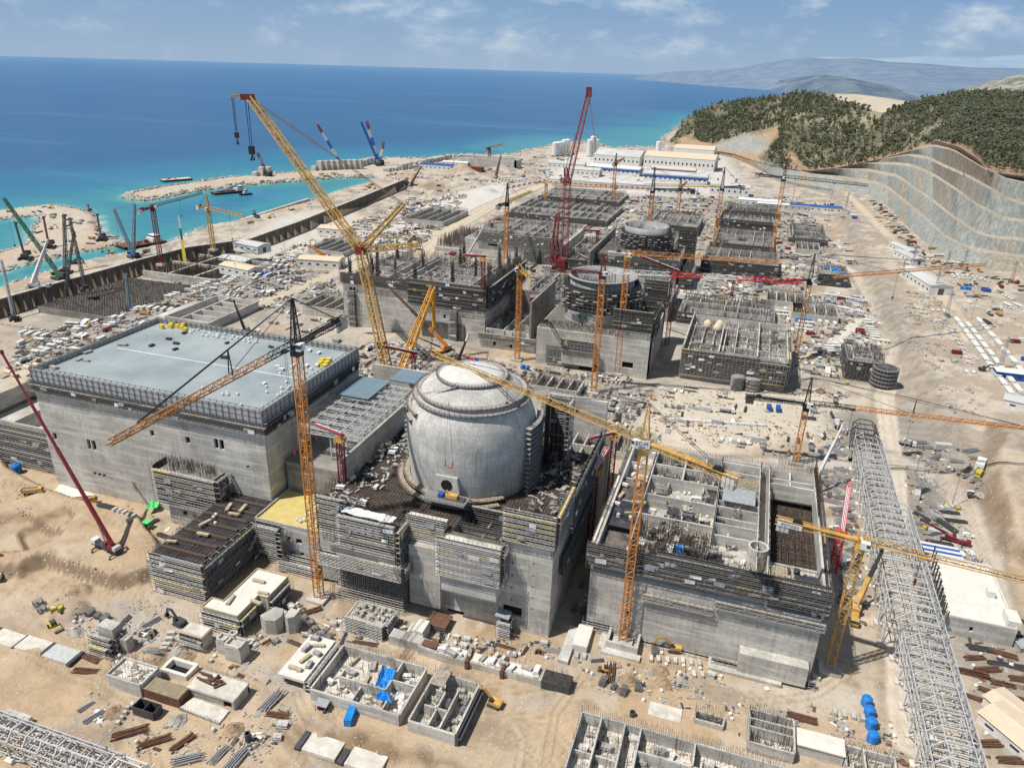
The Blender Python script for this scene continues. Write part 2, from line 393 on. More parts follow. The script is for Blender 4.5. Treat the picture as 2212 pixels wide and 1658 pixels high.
def gz(x,y):
    global _HR
    if _HR is None: _HR=terrain(_HX,_HY)
    fx=(x-_RX)/_RS; fy=(y-_RY)/_RS; i=int(fy); j=int(fx)
    if i<0 or j<0 or i>=_HR.shape[0]-1 or j>=_HR.shape[1]-1: return float(terrain(np.array([x]),np.array([y]))[0])
    fx-=j; fy-=i; h=_HR
    return float((h[i,j]*(1-fx)+h[i,j+1]*fx)*(1-fy)+(h[i+1,j]*(1-fx)+h[i+1,j+1]*fx)*fy)
def at(u,v,dz=0.):                      # point of the ground seen at plan position u,v
    z=0.
    for _ in range(4):
        p=G(u,v,z); z=gz(p[0],p[1])
    p=G(u,v,z); return (p[0],p[1],z+dz)
# ---------------------------------------------------------------- ground sheet
def colattr(me,c):
    a=me.color_attributes.new('tone','FLOAT_COLOR','POINT'); a.data.foreach_set('color',np.concatenate([c,np.ones((len(c),1))],1).ravel().astype(np.float32))
def gridmesh(name,X,Y,Z,mat,colr=None):
    nr,nc=X.shape; v=np.stack([X,Y,Z],-1).reshape(-1,3)
    i=np.arange(nr*nc).reshape(nr,nc); q=np.stack([i[:-1,:-1],i[:-1,1:],i[1:,1:],i[1:,:-1]],-1).reshape(-1,4)
    me=bpy.data.meshes.new(name); me.from_pydata(v.tolist(),[],q.tolist()); me.materials.append(mat)
    if colr is not None: colattr(me,colr.reshape(-1,3))
    me.polygons.foreach_set('use_smooth',[True]*len(me.polygons)); me.update()
    o=bpy.data.objects.new(name,me); col.objects.link(o); return o
nr,na=470,640
rr=90*np.exp(np.linspace(0,math.log(2700/90),nr)); aa=np.linspace(R(-56),R(52),na)+YAW+PI/2
RR,AA=np.meshgrid(rr,aa[::-1],indexing='ij'); X=RR*np.cos(AA); Y=RR*np.sin(AA)
Z=terrain(X,Y)
Z=Z+np.where(Z>-4,(fbm(X,Y,6,3,21)-.5)*.5+(fbm(X,Y,2.5,2,22)-.5)*.25,0)
def lerp(a,b,f): return a+(np.array(b)-a)*f[...,None]
C0=np.zeros(X.shape+(3,))+np.array((.60,.49,.365))
n1=fbm(X,Y,45,5,1); n2=fbm(X,Y,14,5,2); n3=fbm(X,Y,5,4,4); n4=fbm(X,Y,90,3,6)
C0=lerp(C0,(.70,.60,.47),sstep(.45,.62,n1)*.8); C0=lerp(C0,(.40,.29,.19),sstep(.5,.66,n2)*.75); C0=lerp(C0,(.30,.22,.15),sstep(.58,.7,fbm(X,Y,9,4,61))*.6*(Y<330))
C0=lerp(C0,(.46,.43,.39),sstep(.56,.7,fbm(X,Y,22,5,9))*.7)
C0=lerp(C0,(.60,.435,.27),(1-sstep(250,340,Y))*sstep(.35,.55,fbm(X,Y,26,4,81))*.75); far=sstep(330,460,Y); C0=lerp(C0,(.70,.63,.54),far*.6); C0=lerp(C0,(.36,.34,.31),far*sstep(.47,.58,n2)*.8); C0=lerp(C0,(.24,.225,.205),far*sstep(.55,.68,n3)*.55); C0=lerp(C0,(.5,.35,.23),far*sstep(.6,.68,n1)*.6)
def zone(pts,c,soft,k,z=0):
    global C0
    d=sdist(px(pts,z),X,Y)+(n2-.5)*soft*2.2; C0=lerp(C0,c,sstep(-soft,soft,d)*k)
zone([(600,470),(760,440),(880,470),(905,520),(850,560),(640,560),(520,520)],(.72,.69,.63),12,.8)
zone([(860,445),(1080,395),(1110,420),(960,520),(860,510)],(.76,.74,.70),10,.9)
zone([(1200,330),(1560,330),(1620,430),(1180,420)],(.74,.72,.69),20,.85)
zone([(1330,870),(1500,830),(1830,860),(1830,920),(1500,1000),(1330,960)],(.74,.66,.54),6,.8)
zone([(1800,900),(1960,880),(2080,950),(2120,1100),(2140,1330),(1980,1330),(1930,1130),(1800,1050)],(.30,.285,.26),9,.9)
zone([(2010,1080),(2090,1060),(2130,1150),(2130,1200),(2020,1180)],(.64,.61,.56),5,.8)
zone([(1420,1475),(1480,1465),(1640,1485),(1680,1500),(1590,1525),(1520,1505)],(.33,.31,.275),3,.85)
zone([(1560,1475),(1760,1475),(1960,1500),(1960,1540),(1700,1540)],(.68,.63,.55),4,.8)
zone([(2060,1330),(2212,1330),(2230,1660),(2110,1660)],(.34,.32,.295),6,.7)
zone([(330,1290),(480,1330),(520,1420),(240,1400),(290,1330)],(.60,.55,.50),5,.6)
zone([(-20,680),(330,570),(550,560),(700,620),(640,700),(300,760),(-20,800)],(.34,.32,.30),14,.45)
zone([(600,690),(760,620),(820,600),(820,780),(640,760)],(.5,.46,.40),10,.5)
zone([(1180,420),(1700,410),(1760,560),(1500,640),(1180,640)],(.50,.46,.41),20,.5)
zone([(880,840),(1330,840),(1330,900),(1330,1000),(1160,1000),(890,900)],(.40,.385,.36),8,.6)
zone([(600,1565),(760,1600),(1000,1640),(990,1660),(700,1640),(590,1605)],(.33,.22,.12),2,.8)
zone([(880,700),(1110,640),(1180,660),(1040,760),(900,760)],(.40,.37,.33),8,.7)
zone([(1380,840),(1480,650),(1700,660),(1720,830)],(.42,.39,.35),8,.5)
zone([(1010,1360),(1210,1360),(1210,1410),(1010,1410)],(.50,.36,.2),3,.6)
for pts in ([(0,830),(60,700),(330,590),(560,535),(700,560),(735,640),(520,680),(340,700),(180,790)],[(890,590),(1170,420),(1430,425),(1720,425),(1830,560),(1740,650),(1480,650),(1180,650),(1110,560)],[(1460,650),(1740,640),(1880,640),(1900,760),(1840,830),(1720,800)],[(770,740),(1110,790),(1340,800),(1420,850),(1330,960),(1190,960),(1160,850),(900,870)]):
    d=sdist(px(pts),X,Y); C0=lerp(C0,(.33,.305,.27),sstep(-10,10,d)*sstep(.4,.56,fbm(X,Y,16,4,93))*.8); C0=lerp(C0,(.62,.57,.5),sstep(-10,10,d)*sstep(.58,.68,fbm(X,Y,22,3,95))*.6)
def track(pts,wd=1.2,k=.6):
    global C0
    d=pdist(px(pts),X,Y)+(n3-.5)*.8; C0=lerp(C0,(.66,.52,.36),(1-sstep(1.5,4.5,d))*.5*k); C0=lerp(C0,(.36,.26,.16),np.exp(-((d-wd)/.38)**2)*k)
def road(pts,wd,c,k,z=0):
    global C0
    d=pdist(px(pts,z),X,Y)+(n3-.5)*2; C0=lerp(C0,(.38,.32,.255),np.exp(-((d-wd*1.15)/(1+wd*.14))**2)*.7); C0=lerp(C0,np.array(c)*1.08,(1-sstep(wd*.75,wd,d))*min(1,k+.15)); C0=lerp(C0,(.45,.375,.29),np.exp(-((d-wd*.42)/(.4+wd*.07))**2)*.5*sstep(.35,.6,n1))
road([(860,600),(900,560),(960,500),(1060,445),(1180,395),(1300,370)],11,(.66,.56,.43),.85)
road([(330,740),(480,690),(700,600),(800,560)],9,(.66,.56,.42),.7); road([(-20,850),(60,800),(200,760),(330,735)],9,(.64,.56,.44),.8)
road([(1960,1600),(1930,1000),(1910,860),(1945,740),(1900,680),(1850,590),(1790,560)],6,(.72,.64,.53),.8)
road([(1800,740),(1860,690),(1930,690)],5,(.74,.68,.58),.9)
road([(2150,1300),(2120,1150),(2050,1040),(1940,990),(1800,1000),(1500,1000)],6,(.60,.55,.48),.7)
road([(2100,740),(2010,600),(1900,490),(1830,420)],7,(.68,.57,.44),.7,6)
road([(1560,505),(1700,500),(1850,480)],10,(.56,.44,.32),.7)
for tr in ([(0,1280),(150,1260),(300,1290),(420,1420),(560,1480),(620,1560)],[(0,1400),(120,1440),(260,1520),(330,1600),(340,1660)],[(1060,1480),(1150,1500),(1300,1470),(1480,1480),(1700,1510)],[(1090,1540),(1130,1600),(1120,1660)],[(1050,1530),(1180,1560),(1230,1620),(1200,1660)],[(0,1060),(120,1080),(230,1150),(330,1160)],[(250,1200),(180,1180),(80,1220),(0,1200)],[(640,1500),(680,1590),(640,1660)],[(1840,1450),(1760,1500),(1600,1520)],[(1100,1590),(1170,1640),(1190,1660)],[(1260,1460),(1200,1540),(1180,1640)],[(2000,1000),(2080,1080),(2120,1180),(2150,1280)]): track(tr)
# tyre-worn sweeps
wv=np.sin((X*.35+Y*.9+18*fbm(X,Y,60,3,31))*1.3); C0=lerp(C0,(.70,.58,.43),np.clip(wv,0,1)*sstep(.5,.62,fbm(X,Y,35,3,33))*.35)
gy,gx=np.gradient(Z); steep=np.clip(np.hypot(gy/np.gradient(RR,axis=0),gx/(RR*abs(aa[1]-aa[0]))),0,2)
C0=lerp(C0,(.27,.19,.12),sstep(.3,.8,steep)*.85)
emb=np.exp(-((X-114)/9)**2)*sstep(330,400,Y); C0=lerp(C0,(.47,.40,.33),emb*.85); C0=lerp(C0,(.30,.275,.24),emb*sstep(.45,.58,n3)*.9); east=sstep(122,130,X)*sstep(380,430,Y)*(1-sstep(900,1000,Y)); C0=lerp(C0,(.52,.42,.32),east*sstep(.42,.55,n2)*.8); C0=lerp(C0,(.36,.33,.29),east*sstep(.55,.66,n1)*.7)
C0=lerp(C0,(.66,.58,.48),(X<-600)*.8*sstep(.3,.6,n2)); C0=lerp(C0,(.62,.45,.32),((X<-560)&(n1>.5))*.5)
C0=lerp(C0,(.05,.30,.30),(1-sstep(-7.5,-5.6,Z))*(np.maximum(sdist(MAIN,X,Y),sdist(PEN,X,Y))<4))
C0*= (.70+.16*n3)[...,None]; C0=C0*.93+C0.mean(axis=-1,keepdims=True)*.07
m,t=newmat('site_ground'); at_=t.n('Attribute',attribute_name='tone'); g=t.n('NewGeometry').outputs['Position']
f=t.noise(g,.8,6,.75); f2=t.noise(g,3.2,3,.7); f3=t.noise(g,.16,5,.65)
x=t.mix(t.ramp(f,.3,.7,0,.6),at_.outputs[0],(1.28,1.26,1.22),'MULTIPLY'); x=t.mix(t.ramp(f,.5,.75,0,.75),x,(.50,.46,.42),'MULTIPLY')
x=t.mix(t.ramp(f2,.55,.75,0,.55),x,(.5,.47,.44),'MULTIPLY'); x=t.mix(t.ramp(f3,.45,.7,0,.4),x,(.66,.58,.50),'MULTIPLY')
vo=t.n('TexVoronoi',feature='F1'); vo.inputs['Scale'].default_value=.55; t.l(g,vo.inputs['Vector'])
x=t.mix(t.math('MULTIPLY',t.math('LESS_THAN',vo.outputs['Distance'],.17),t.ramp(f3,.42,.55)),x,(.50,.48,.45))
t.out(x,.95,0,.15,f,.6,.6); M['ground']=m
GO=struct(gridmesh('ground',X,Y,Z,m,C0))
# ---------------------------------------------------------------- sea
nr,na=260,260
rr=300*np.exp(np.linspace(0,math.log(24800/300),nr)); aa=np.linspace(R(75),R(-75),na)+YAW+PI/2
RR,AA=np.meshgrid(rr,aa,indexing='ij'); X=RR*np.cos(AA); Y=RR*np.sin(AA)
sd=-np.maximum(sdist(MAIN,X,Y),sdist(PEN,X,Y)); sd=np.where((X>-645)&(Y<1250)&(Y>380),np.minimum(sd,25),sd)
s2=sd*(.6+.8*fbm(X,Y,300,4,8))
Cs=np.zeros(X.shape+(3,))+np.array((.022,.105,.225))
def L(c,f): 
    global Cs
    Cs=lerp(Cs,c,f)
L((.020,.105,.24),sstep(400,2500,s2)); L((.025,.185,.285),1-sstep(60,420,s2)); L((.05,.26,.28),1-sstep(5,130,s2)); L((.15,.42,.36),(1-sstep(0,28,s2))*.6)
L((.55,.66,.64),(1-sstep(1.5,7,sd))*sstep(.35,.6,fbm(X,Y,14,3,91))*.9)
L((.22,.37,.56),sstep(5000,23500,RR)*.95); L((.045,.155,.31),sstep(2000,9000,RR)*.6)  # haze towards the horizon is mixed into the far sea colour
L((.08,.31,.32),((Y>1700)&(X>-700)&(Y<2700))*(1-sstep(50,330,sd))*.5)
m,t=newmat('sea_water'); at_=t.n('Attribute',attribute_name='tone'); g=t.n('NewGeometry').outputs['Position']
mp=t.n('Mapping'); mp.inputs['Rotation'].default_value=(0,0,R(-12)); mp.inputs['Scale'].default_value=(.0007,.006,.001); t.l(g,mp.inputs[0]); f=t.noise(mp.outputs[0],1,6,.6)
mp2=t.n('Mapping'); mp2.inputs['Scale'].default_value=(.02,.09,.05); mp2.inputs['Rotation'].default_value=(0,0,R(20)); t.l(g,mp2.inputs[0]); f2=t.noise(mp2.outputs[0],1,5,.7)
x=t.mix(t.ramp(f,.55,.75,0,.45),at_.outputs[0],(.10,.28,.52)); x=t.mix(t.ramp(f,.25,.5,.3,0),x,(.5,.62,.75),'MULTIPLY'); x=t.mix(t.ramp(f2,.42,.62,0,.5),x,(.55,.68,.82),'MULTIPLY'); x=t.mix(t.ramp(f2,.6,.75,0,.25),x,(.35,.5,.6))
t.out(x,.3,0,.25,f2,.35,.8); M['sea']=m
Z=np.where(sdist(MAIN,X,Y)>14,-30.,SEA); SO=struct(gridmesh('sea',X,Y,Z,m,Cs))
# ---------------------------------------------------------------- hills on the right
def CZ(x,y): return ((2000+x/2.211)*.73733,(100+y/2.211)*.73733)
f0=[(2420,950,79),(2300,930,79),(2100,905,79),(1990,890,78),(1900,800,76),(1790,730,74),(1640,690,70),(1450,765,52),(1250,815,38),(1000,865,20),(830,885,10),(740,880,8),(560,850,8),(430,810,10),(330,775,9),(240,760,8),(100,752,7),(0,742,4),(-90,715,-6)]
def ext(l): return l+[p for p in f0 if p[0]<l[-1][0]-60]
rows=[[(2420,1575,4),(2211,1560,5),(2000,1540,5),(1780,1490,5),(1620,1410,5),(1480,1280,5),(1330,1130,5),(1200,1050,5),(1000,1010,5),(760,970,5),(640,940,5),(520,870,6)],
[(2420,1470,20),(2211,1450,20),(2000,1420,20),(1850,1390,20),(1700,1320,20),(1560,1190,20),(1440,1090,20),(1340,1010,20),(1270,975,20),(1100,950,18),(850,910,14)],
[(2420,1350,34),(2211,1340,34),(2000,1320,34),(1900,1290,34),(1750,1190,34),(1600,1070,34),(1520,1020,34),(1440,960,34),(1380,925,34),(1200,890,30),(1000,870,24)],
[(2420,1235,48),(2211,1220,48),(2080,1200,48),(1900,1110,48),(1750,1000,48),(1640,930,48),(1560,890,48),(1480,860,47),(1350,845,45),(1150,835,36)],
[(2420,1130,62),(2211,1110,62),(2100,1070,62),(1960,990,62),(1860,935,62),(1690,860,62),(1600,815,60),(1450,785,55)],
[(2420,1010,76),(2211,965,76),(2100,940,76),(1930,860,76),(1780,770,75),(1730,748,73),(1600,725,69)]]
us=np.linspace(2420,-90,330)
def samp(l):
    l=sorted(l); u_=[p[0] for p in l]; return np.interp(us,u_,[p[1] for p in l]),np.interp(us,u_,[p[2] for p in l])
RW=[]; F0=samp(f0)
for k,l in enumerate(rows):
    v,z=samp(ext(l))
    over=v<F0[0]; v=np.where(over,F0[0],v); z=np.where(over,F0[1],z)
    RW.append((v,z,'slope' if k else 'foot'))
# each face of the cut rises at one even batter; levels follow from that
def rad(u,v): q=G(*CZ(u,v),0); return math.hypot(q[0],q[1])/CAM_H
zs=np.array(RW[0][1],float); BTu=np.interp(us,[640,900,1100,1300,1620,1780,2000],[.55,.5,.3,.22,.22,.45,.75]); newz=[zs.copy()]
allv=[r_[0] for r_ in RW]+[F0[0]]
for k in range(1,len(allv)):
    zn=zs.copy()
    for i_,u in enumerate(us):
        if allv[k][i_]>=allv[k-1][i_]-.5: continue
        rp=rad(u,allv[k-1][i_])*(CAM_H-zs[i_]); c_=rad(u,allv[k][i_]); BT=BTu[i_]; z_=(BT*(CAM_H*c_-rp-(3. if k>1 else 0))+zs[i_])/(1+BT*c_); zn[i_]=max(z_,zs[i_])
    zs=zn; newz.append(zs.copy())
RW=[(r_[0],newz[k],r_[2]) for k,r_ in enumerate(RW)]; F0=(F0[0],np.where(us>650,newz[-1],F0[1]))
full=[]
for k in range(len(RW)):
    v,z,_=RW[k]; nx=RW[k+1][0] if k+1<len(RW) else F0[0]
    full.append((v,z))
    if k: full.append((v-np.clip((v-nx)*.36,0,20),z+.4))
full.append(F0)
ridge=samp([(2420,380,155),(2211,385,152),(1900,378,150),(1700,405,143),(1550,430,132),(1400,478,120),(1290,510,113),(1100,460,122),(1000,420,130),(880,393,135),(720,383,135),(600,400,126),(400,430,110),(200,450,90),(120,490,74),(0,560,40),(-40,640,15),(-90,700,-8)])
def wpts(v,z):
    o=np.zeros((len(us),3))
    for i,(u,vv,zz) in enumerate(zip(us,v,z)): o[i]=G(*CZ(u,vv),zz)
    return o
W=[wpts(v,z) for v,z in full]; kinds=['slope','bench']*20
A,B=W[-1],wpts(*ridge)
NS=26
for k in range(1,NS+1):
    f=k/NS; P_=A+(B-A)*f; bump=np.sin(f*PI)
    P_[:,2]+=bump*(fbm(P_[:,0],P_[:,1],170,4,41)-.42)*46*np.clip((B[:,2]-A[:,2])/70,0,1)+bump*(fbm(P_[:,0],P_[:,1],45,3,42)-.5)*10
    W.append(P_)
Bk=B.copy(); d_=B[:,:2]/np.linalg.norm(B[:,:2],axis=1)[:,None]; Bk[:,:2]+=d_*260; Bk[:,2]=np.maximum(Bk[:,2]-60,-12); W.append(Bk)
Sk=W[0].copy(); Sk[:,2]-=14; W=[Sk]+W; W=np.array(W); nrow=len(full)+1
pz=np.zeros(W.shape[:2]+(2,))
Ck=np.zeros(W.shape)
dn=fbm(W[...,0],W[...,1],60,4,51); dn2=fbm(W[...,0],W[...,1],16,4,52)
SH,BE,OR,FO,SO_=(.345,.365,.35),(.45,.395,.33),(.50,.29,.17),(.165,.158,.108),(.40,.36,.27)
for r in range(W.shape[0]):
    if r<nrow: c=np.array(SH)+(dn2[r]-.5)[:,None]*.14; c=np.where((dn[r]>.58)[:,None],np.array((.38,.345,.285)),c)
    else: c=np.array(FO)+np.clip(dn[r]-.55,0,1)[:,None]*.9*np.array((.9,.78,.6))
    Ck[r]=c
uu=np.repeat(us[None],W.shape[0],0)
def inpoly_px(poly,r):                  # which columns of row r fall inside an outline of the plan
    P=np.array([proj(*p)[:2] for p in W[r]]); q=[CZ(*p) for p in poly]; return sdist(q,P[:,0],P[:,1])
BROWN=[(1620,930),(1690,860),(1760,770),(1800,740),(1900,800),(2020,900),(2000,940),(1880,970),(1760,990),(1590,1020)]
ORANGE=[(-40,680),(60,650),(110,700),(200,710),(420,640),(600,605),(630,650),(560,750),(470,850),(400,880),(200,790),(0,770)]
GREY2=[(210,715),(330,670),(430,645),(500,660),(575,690),(560,720),(480,770),(400,770),(240,760)]
SCAR=[(640,750),(700,770),(780,850),(830,885),(760,880),(690,800)]
for r in range(W.shape[0]):
    for poly,c,k in ((ORANGE,(.46,.32,.22),1),(GREY2,(.38,.385,.37),1),(BROWN,(.37,.29,.21),.6),(SCAR,(.43,.30,.2),1),([(1345,1160),(1325,1125),(1500,1005),(1600,965),(1720,940),(1735,985),(1600,1020),(1500,1060),(1400,1140)],(.44,.345,.25),1.2),([(1600,680),(1700,660),(2000,780),(2100,900),(2000,910),(1780,745)],(.45,.27,.16),.7)):
        d=inpoly_px(poly,r); f=np.clip((d+(dn2[r]-.5)*30)/9+.5,0,1)*k; Ck[r]=Ck[r]+(np.array(c)*(.8+.4*dn2[r][:,None])-Ck[r])*f[:,None]
for r in (nrow-1,nrow): Ck[r]=np.where((us>640)[:,None],np.array((.37,.265,.19)),Ck[r])
# faces carry the tone so that bench edges stay crisp
vf=W.reshape(-1,3); nR,nC=W.shape[:2]; ii=np.arange(nR*nC).reshape(nR,nC)
q=np.stack([ii[:-1,:-1],ii[1:,:-1],ii[1:,1:],ii[:-1,1:]],-1).reshape(-1,4)
me=bpy.data.meshes.new('hills'); me.from_pydata(vf.tolist(),[],q.tolist())
fc=np.zeros((nR-1,nC-1,3))
for r in range(nR-1):
    a=(Ck[r,:-1]+Ck[r+1,1:])/2
    if r<nrow-1 and r%2==0 and r>1:
        a=np.array(BE)*(.85+.35*dn2[r,:-1][:,None])
    fc[r]=a
ca=me.color_attributes.new('tone','FLOAT_COLOR','CORNER')
cc4=np.repeat(np.concatenate([fc.reshape(-1,3),np.ones((fc.shape[0]*fc.shape[1],1))],1),4,axis=0); ca.data.foreach_set('color',cc4.ravel().astype(np.float32))
m,t=newmat('hill_surface'); at_=t.n('Attribute',attribute_name='tone'); g=t.n('NewGeometry').outputs['Position']
mp=t.n('Mapping'); mp.inputs['Scale'].default_value=(.35,.35,.02); mp.inputs['Rotation'].default_value=(R(20),0,R(35)); t.l(g,mp.inputs[0]); f=t.noise(mp.outputs[0],1,6,.7); f2=t.noise(g,.12,6,.7)
x=t.mix(t.ramp(f,.38,.6,0,.85),at_.outputs[0],(.55,.55,.53),'MULTIPLY'); x=t.mix(t.ramp(f,.55,.75,0,.5),x,(1.35,1.33,1.28),'MULTIPLY'); x=t.mix(t.ramp(f2,.45,.65,0,.5),x,(1.3,1.22,1.08),'MULTIPLY'); x=t.mix(t.ramp(f2,.3,.45,.4,0),x,(.7,.66,.6),'MULTIPLY')
t.out(x,.95,0,.1,f2,.8,1.5); me.materials.append(m); me.update()
HO=bpy.data.objects.new('hills',me); col.objects.link(HO); struct(HO)
HILLW=W; HILLN=nrow
# ---------------------------------------------------------------- far land
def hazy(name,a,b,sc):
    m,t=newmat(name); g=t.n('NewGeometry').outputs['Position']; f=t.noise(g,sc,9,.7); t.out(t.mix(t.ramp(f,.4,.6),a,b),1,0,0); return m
def atd(u,v,dist):
    d=ray(u,v); k=dist/math.hypot(d[0],d[1]); return (d[0]*k,d[1]*k,CAM_H+d[2]*k)
def loftfar(name,base,ridge_,mat,d0,d1,back=900,seed=0,amp=.3):
    u_=np.linspace(base[0][0],base[-1][0],120); vb=np.interp(u_,*zip(*base)); vr=np.interp(u_,*zip(*ridge_))
    rows_=[]
    for k in range(17):
        f=k/16; row=[]
        for u,b,r_ in zip(u_,vb,vr):
            p0=np.array(G(u,b,SEA-1) if d0>4000 else atd(u,b,d0)); p1=np.array(atd(u,min(r_,b),max(d1,math.hypot(p0[0],p0[1])*1.2))); p=p0+(p1-p0)*f; row.append(p)
        row=np.array(row); h=(fbm(row[:,0],row[:,1],(d1-d0)*.35,5,seed)-.5)*math.sin(f*PI)*amp*(np.array([atd(u,r_,d1)[2] for u,r_ in zip(u_,vr)])+10); row[:,2]+=h; rows_.append(row)
    bk=rows_[-1].copy(); bk[:,:2]*=1+back/d1; bk[:,2]-=back*.4; rows_.append(bk)
    W_=np.array(rows_); return struct(gridmesh(name,W_[...,0],W_[...,1],W_[...,2],mat))
loftfar('mountains',[(1360,172),(1420,176),(1475,181),(1560,188),(1640,194),(1750,204),(1900,215),(2300,222)],[(1360,171),(1400,163),(1450,155),(1530,153),(1600,147),(1640,139),(1690,131),(1740,124),(1790,128),(1850,126),(1920,134),(2000,138),(2100,146),(2300,150)],hazy('mountain_haze',(.14,.205,.30),(.195,.25,.33),.004),8200,12500,1500,3,.5)  # blue distance haze is put into these mountain base colours
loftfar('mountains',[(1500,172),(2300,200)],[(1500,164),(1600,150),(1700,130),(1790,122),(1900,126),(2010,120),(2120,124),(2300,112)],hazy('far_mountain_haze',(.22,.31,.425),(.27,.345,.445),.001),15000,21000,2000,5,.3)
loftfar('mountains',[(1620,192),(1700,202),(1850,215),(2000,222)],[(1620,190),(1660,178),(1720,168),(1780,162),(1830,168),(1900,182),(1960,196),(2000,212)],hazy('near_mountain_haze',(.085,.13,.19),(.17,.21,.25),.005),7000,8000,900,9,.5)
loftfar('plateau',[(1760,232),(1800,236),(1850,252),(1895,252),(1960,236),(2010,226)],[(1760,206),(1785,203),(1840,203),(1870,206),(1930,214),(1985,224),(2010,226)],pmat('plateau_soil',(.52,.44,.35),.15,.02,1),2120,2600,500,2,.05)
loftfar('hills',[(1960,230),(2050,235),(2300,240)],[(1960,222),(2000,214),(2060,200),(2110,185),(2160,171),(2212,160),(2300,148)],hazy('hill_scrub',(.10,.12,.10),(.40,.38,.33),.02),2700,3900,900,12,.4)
# ---------------------------------------------------------------- building kit
def face(mb,side,a0,a1,z0,z1,k,holes,dep=1.0):
    # a wall plane with real openings: side F/B at y=k, L/R at x=k ; returns the opening list
    A=sorted({a0,a1,*[h[0] for h in holes],*[h[1] for h in holes]}); Zs=sorted({z0,z1,*[h[2] for h in holes],*[h[3] for h in holes]})
    pt=(lambda a,z,d=0:(a,k+d,z)) if side in'FB' else (lambda a,z,d=0:(k+d,a,z))
    sg=dep if side in'FL' else -dep
    for i in range(len(A)-1):
        for j in range(len(Zs)-1):
            am,zm=(A[i]+A[i+1])/2,(Zs[j]+Zs[j+1])/2
            if any(h[0]<am<h[1] and h[2]<zm<h[3] for h in holes): continue
            mb.add([pt(A[i],Zs[j]),pt(A[i+1],Zs[j]),pt(A[i+1],Zs[j+1]),pt(A[i],Zs[j+1])],[(0,1,2,3)])
    for h in holes:
        c=[(h[0],h[2]),(h[1],h[2]),(h[1],h[3]),(h[0],h[3])]
        for q in range(4):
            p,r=c[q],c[(q+1)%4]; mb.add([pt(*p),pt(*r),pt(*r,sg),pt(*p,sg)],[(0,1,2,3)])
def block(root,x0,y0,z0,x1,y1,z1,mat,holes=None,name='wall',roof=True,opening='window'):
    holes=holes or {}; mb=MB()
    face(mb,'F',x0,x1,z0,z1,y0,holes.get('F',[])); face(mb,'B',x0,x1,z0,z1,y1,holes.get('B',[]))
    face(mb,'L',y0,y1,z0,z1,x0,holes.get('L',[])); face(mb,'R',y0,y1,z0,z1,x1,holes.get('R',[]))
    if roof: mb.add([(x0,y0,z1),(x1,y0,z1),(x1,y1,z1),(x0,y1,z1)],[(0,1,2,3)])
    o=mb.build(name,mat,root,w=True)
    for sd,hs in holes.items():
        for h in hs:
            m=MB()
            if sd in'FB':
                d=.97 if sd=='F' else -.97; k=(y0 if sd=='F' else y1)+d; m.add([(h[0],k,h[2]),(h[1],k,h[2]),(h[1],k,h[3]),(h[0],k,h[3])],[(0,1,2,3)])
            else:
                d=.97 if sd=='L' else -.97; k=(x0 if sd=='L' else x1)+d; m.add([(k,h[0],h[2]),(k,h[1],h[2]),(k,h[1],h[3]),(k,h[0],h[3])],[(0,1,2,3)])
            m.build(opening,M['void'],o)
    return o
def scafmesh(fr,pl,bm,ax,a0,a1,k,z0,z1,dep=1.6,lift=2.0,bay=2.5,t=.13,sgn=-1,plank=.66,yb=.0,diag=3,th=.16,over=1.0):
    """tube frame along axis ax ('x' or 'y') between a0 and a1, inner face on k, standing out on side sgn"""
    P=(lambda a,d,z:(a,k+sgn*d,z)) if ax=='x' else (lambda a,d,z:(k+sgn*d,a,z))
    n=max(1,round((a1-a0)/bay)); nl=max(1,round((z1-z0)/lift)); D=(.25,dep)
    for i in range(n+1):
        a=a0+(a1-a0)*i/n
        for d in D: fr.tri(P(a,d,z0),P(a,d,z1+over*rnd.uniform(.4,1.3)),t)
    for j in range(nl+1):
        z=z0+(z1-z0)*j/nl
        for d in D:
            fr.tri(P(a0,d,z),P(a1,d,z),t*.8)
        if j: fr.tri(P(a0,dep,z-lift*.45),P(a1,dep,z-lift*.45),t*.7)
        if rnd.random()<plank:
            b0=a0
            while b0<a1-.5:
                L=min(a1-b0,bay*rnd.choice((3,5,8,14)))
                if rnd.random()<.85:
                    c=P(b0+L/2,(D[0]+dep)/2,z+.08); dm=(L-.1,dep*.5,th*.45) if ax=='x' else (dep*.5,L-.1,th*.45)
                    q_=(bm if rnd.random()<yb else pl); q_.cm=rnd.choice((0,0,1,2)); q_.cbox(c,dm)
                b0+=L
        for i in range(0,n+1,2): fr.tri(P(a0+(a1-a0)*i/n,0,z),P(a0+(a1-a0)*i/n,dep,z),t*.7)
        if diag and j<nl:
            for i in range(j%diag,n,diag):
                A=a0+(a1-a0)*i/n; B=a0+(a1-a0)*(i+1)/n; fr.tri(P(A,dep,z),P(B,dep,z+(z1-z0)/nl),t*.7)
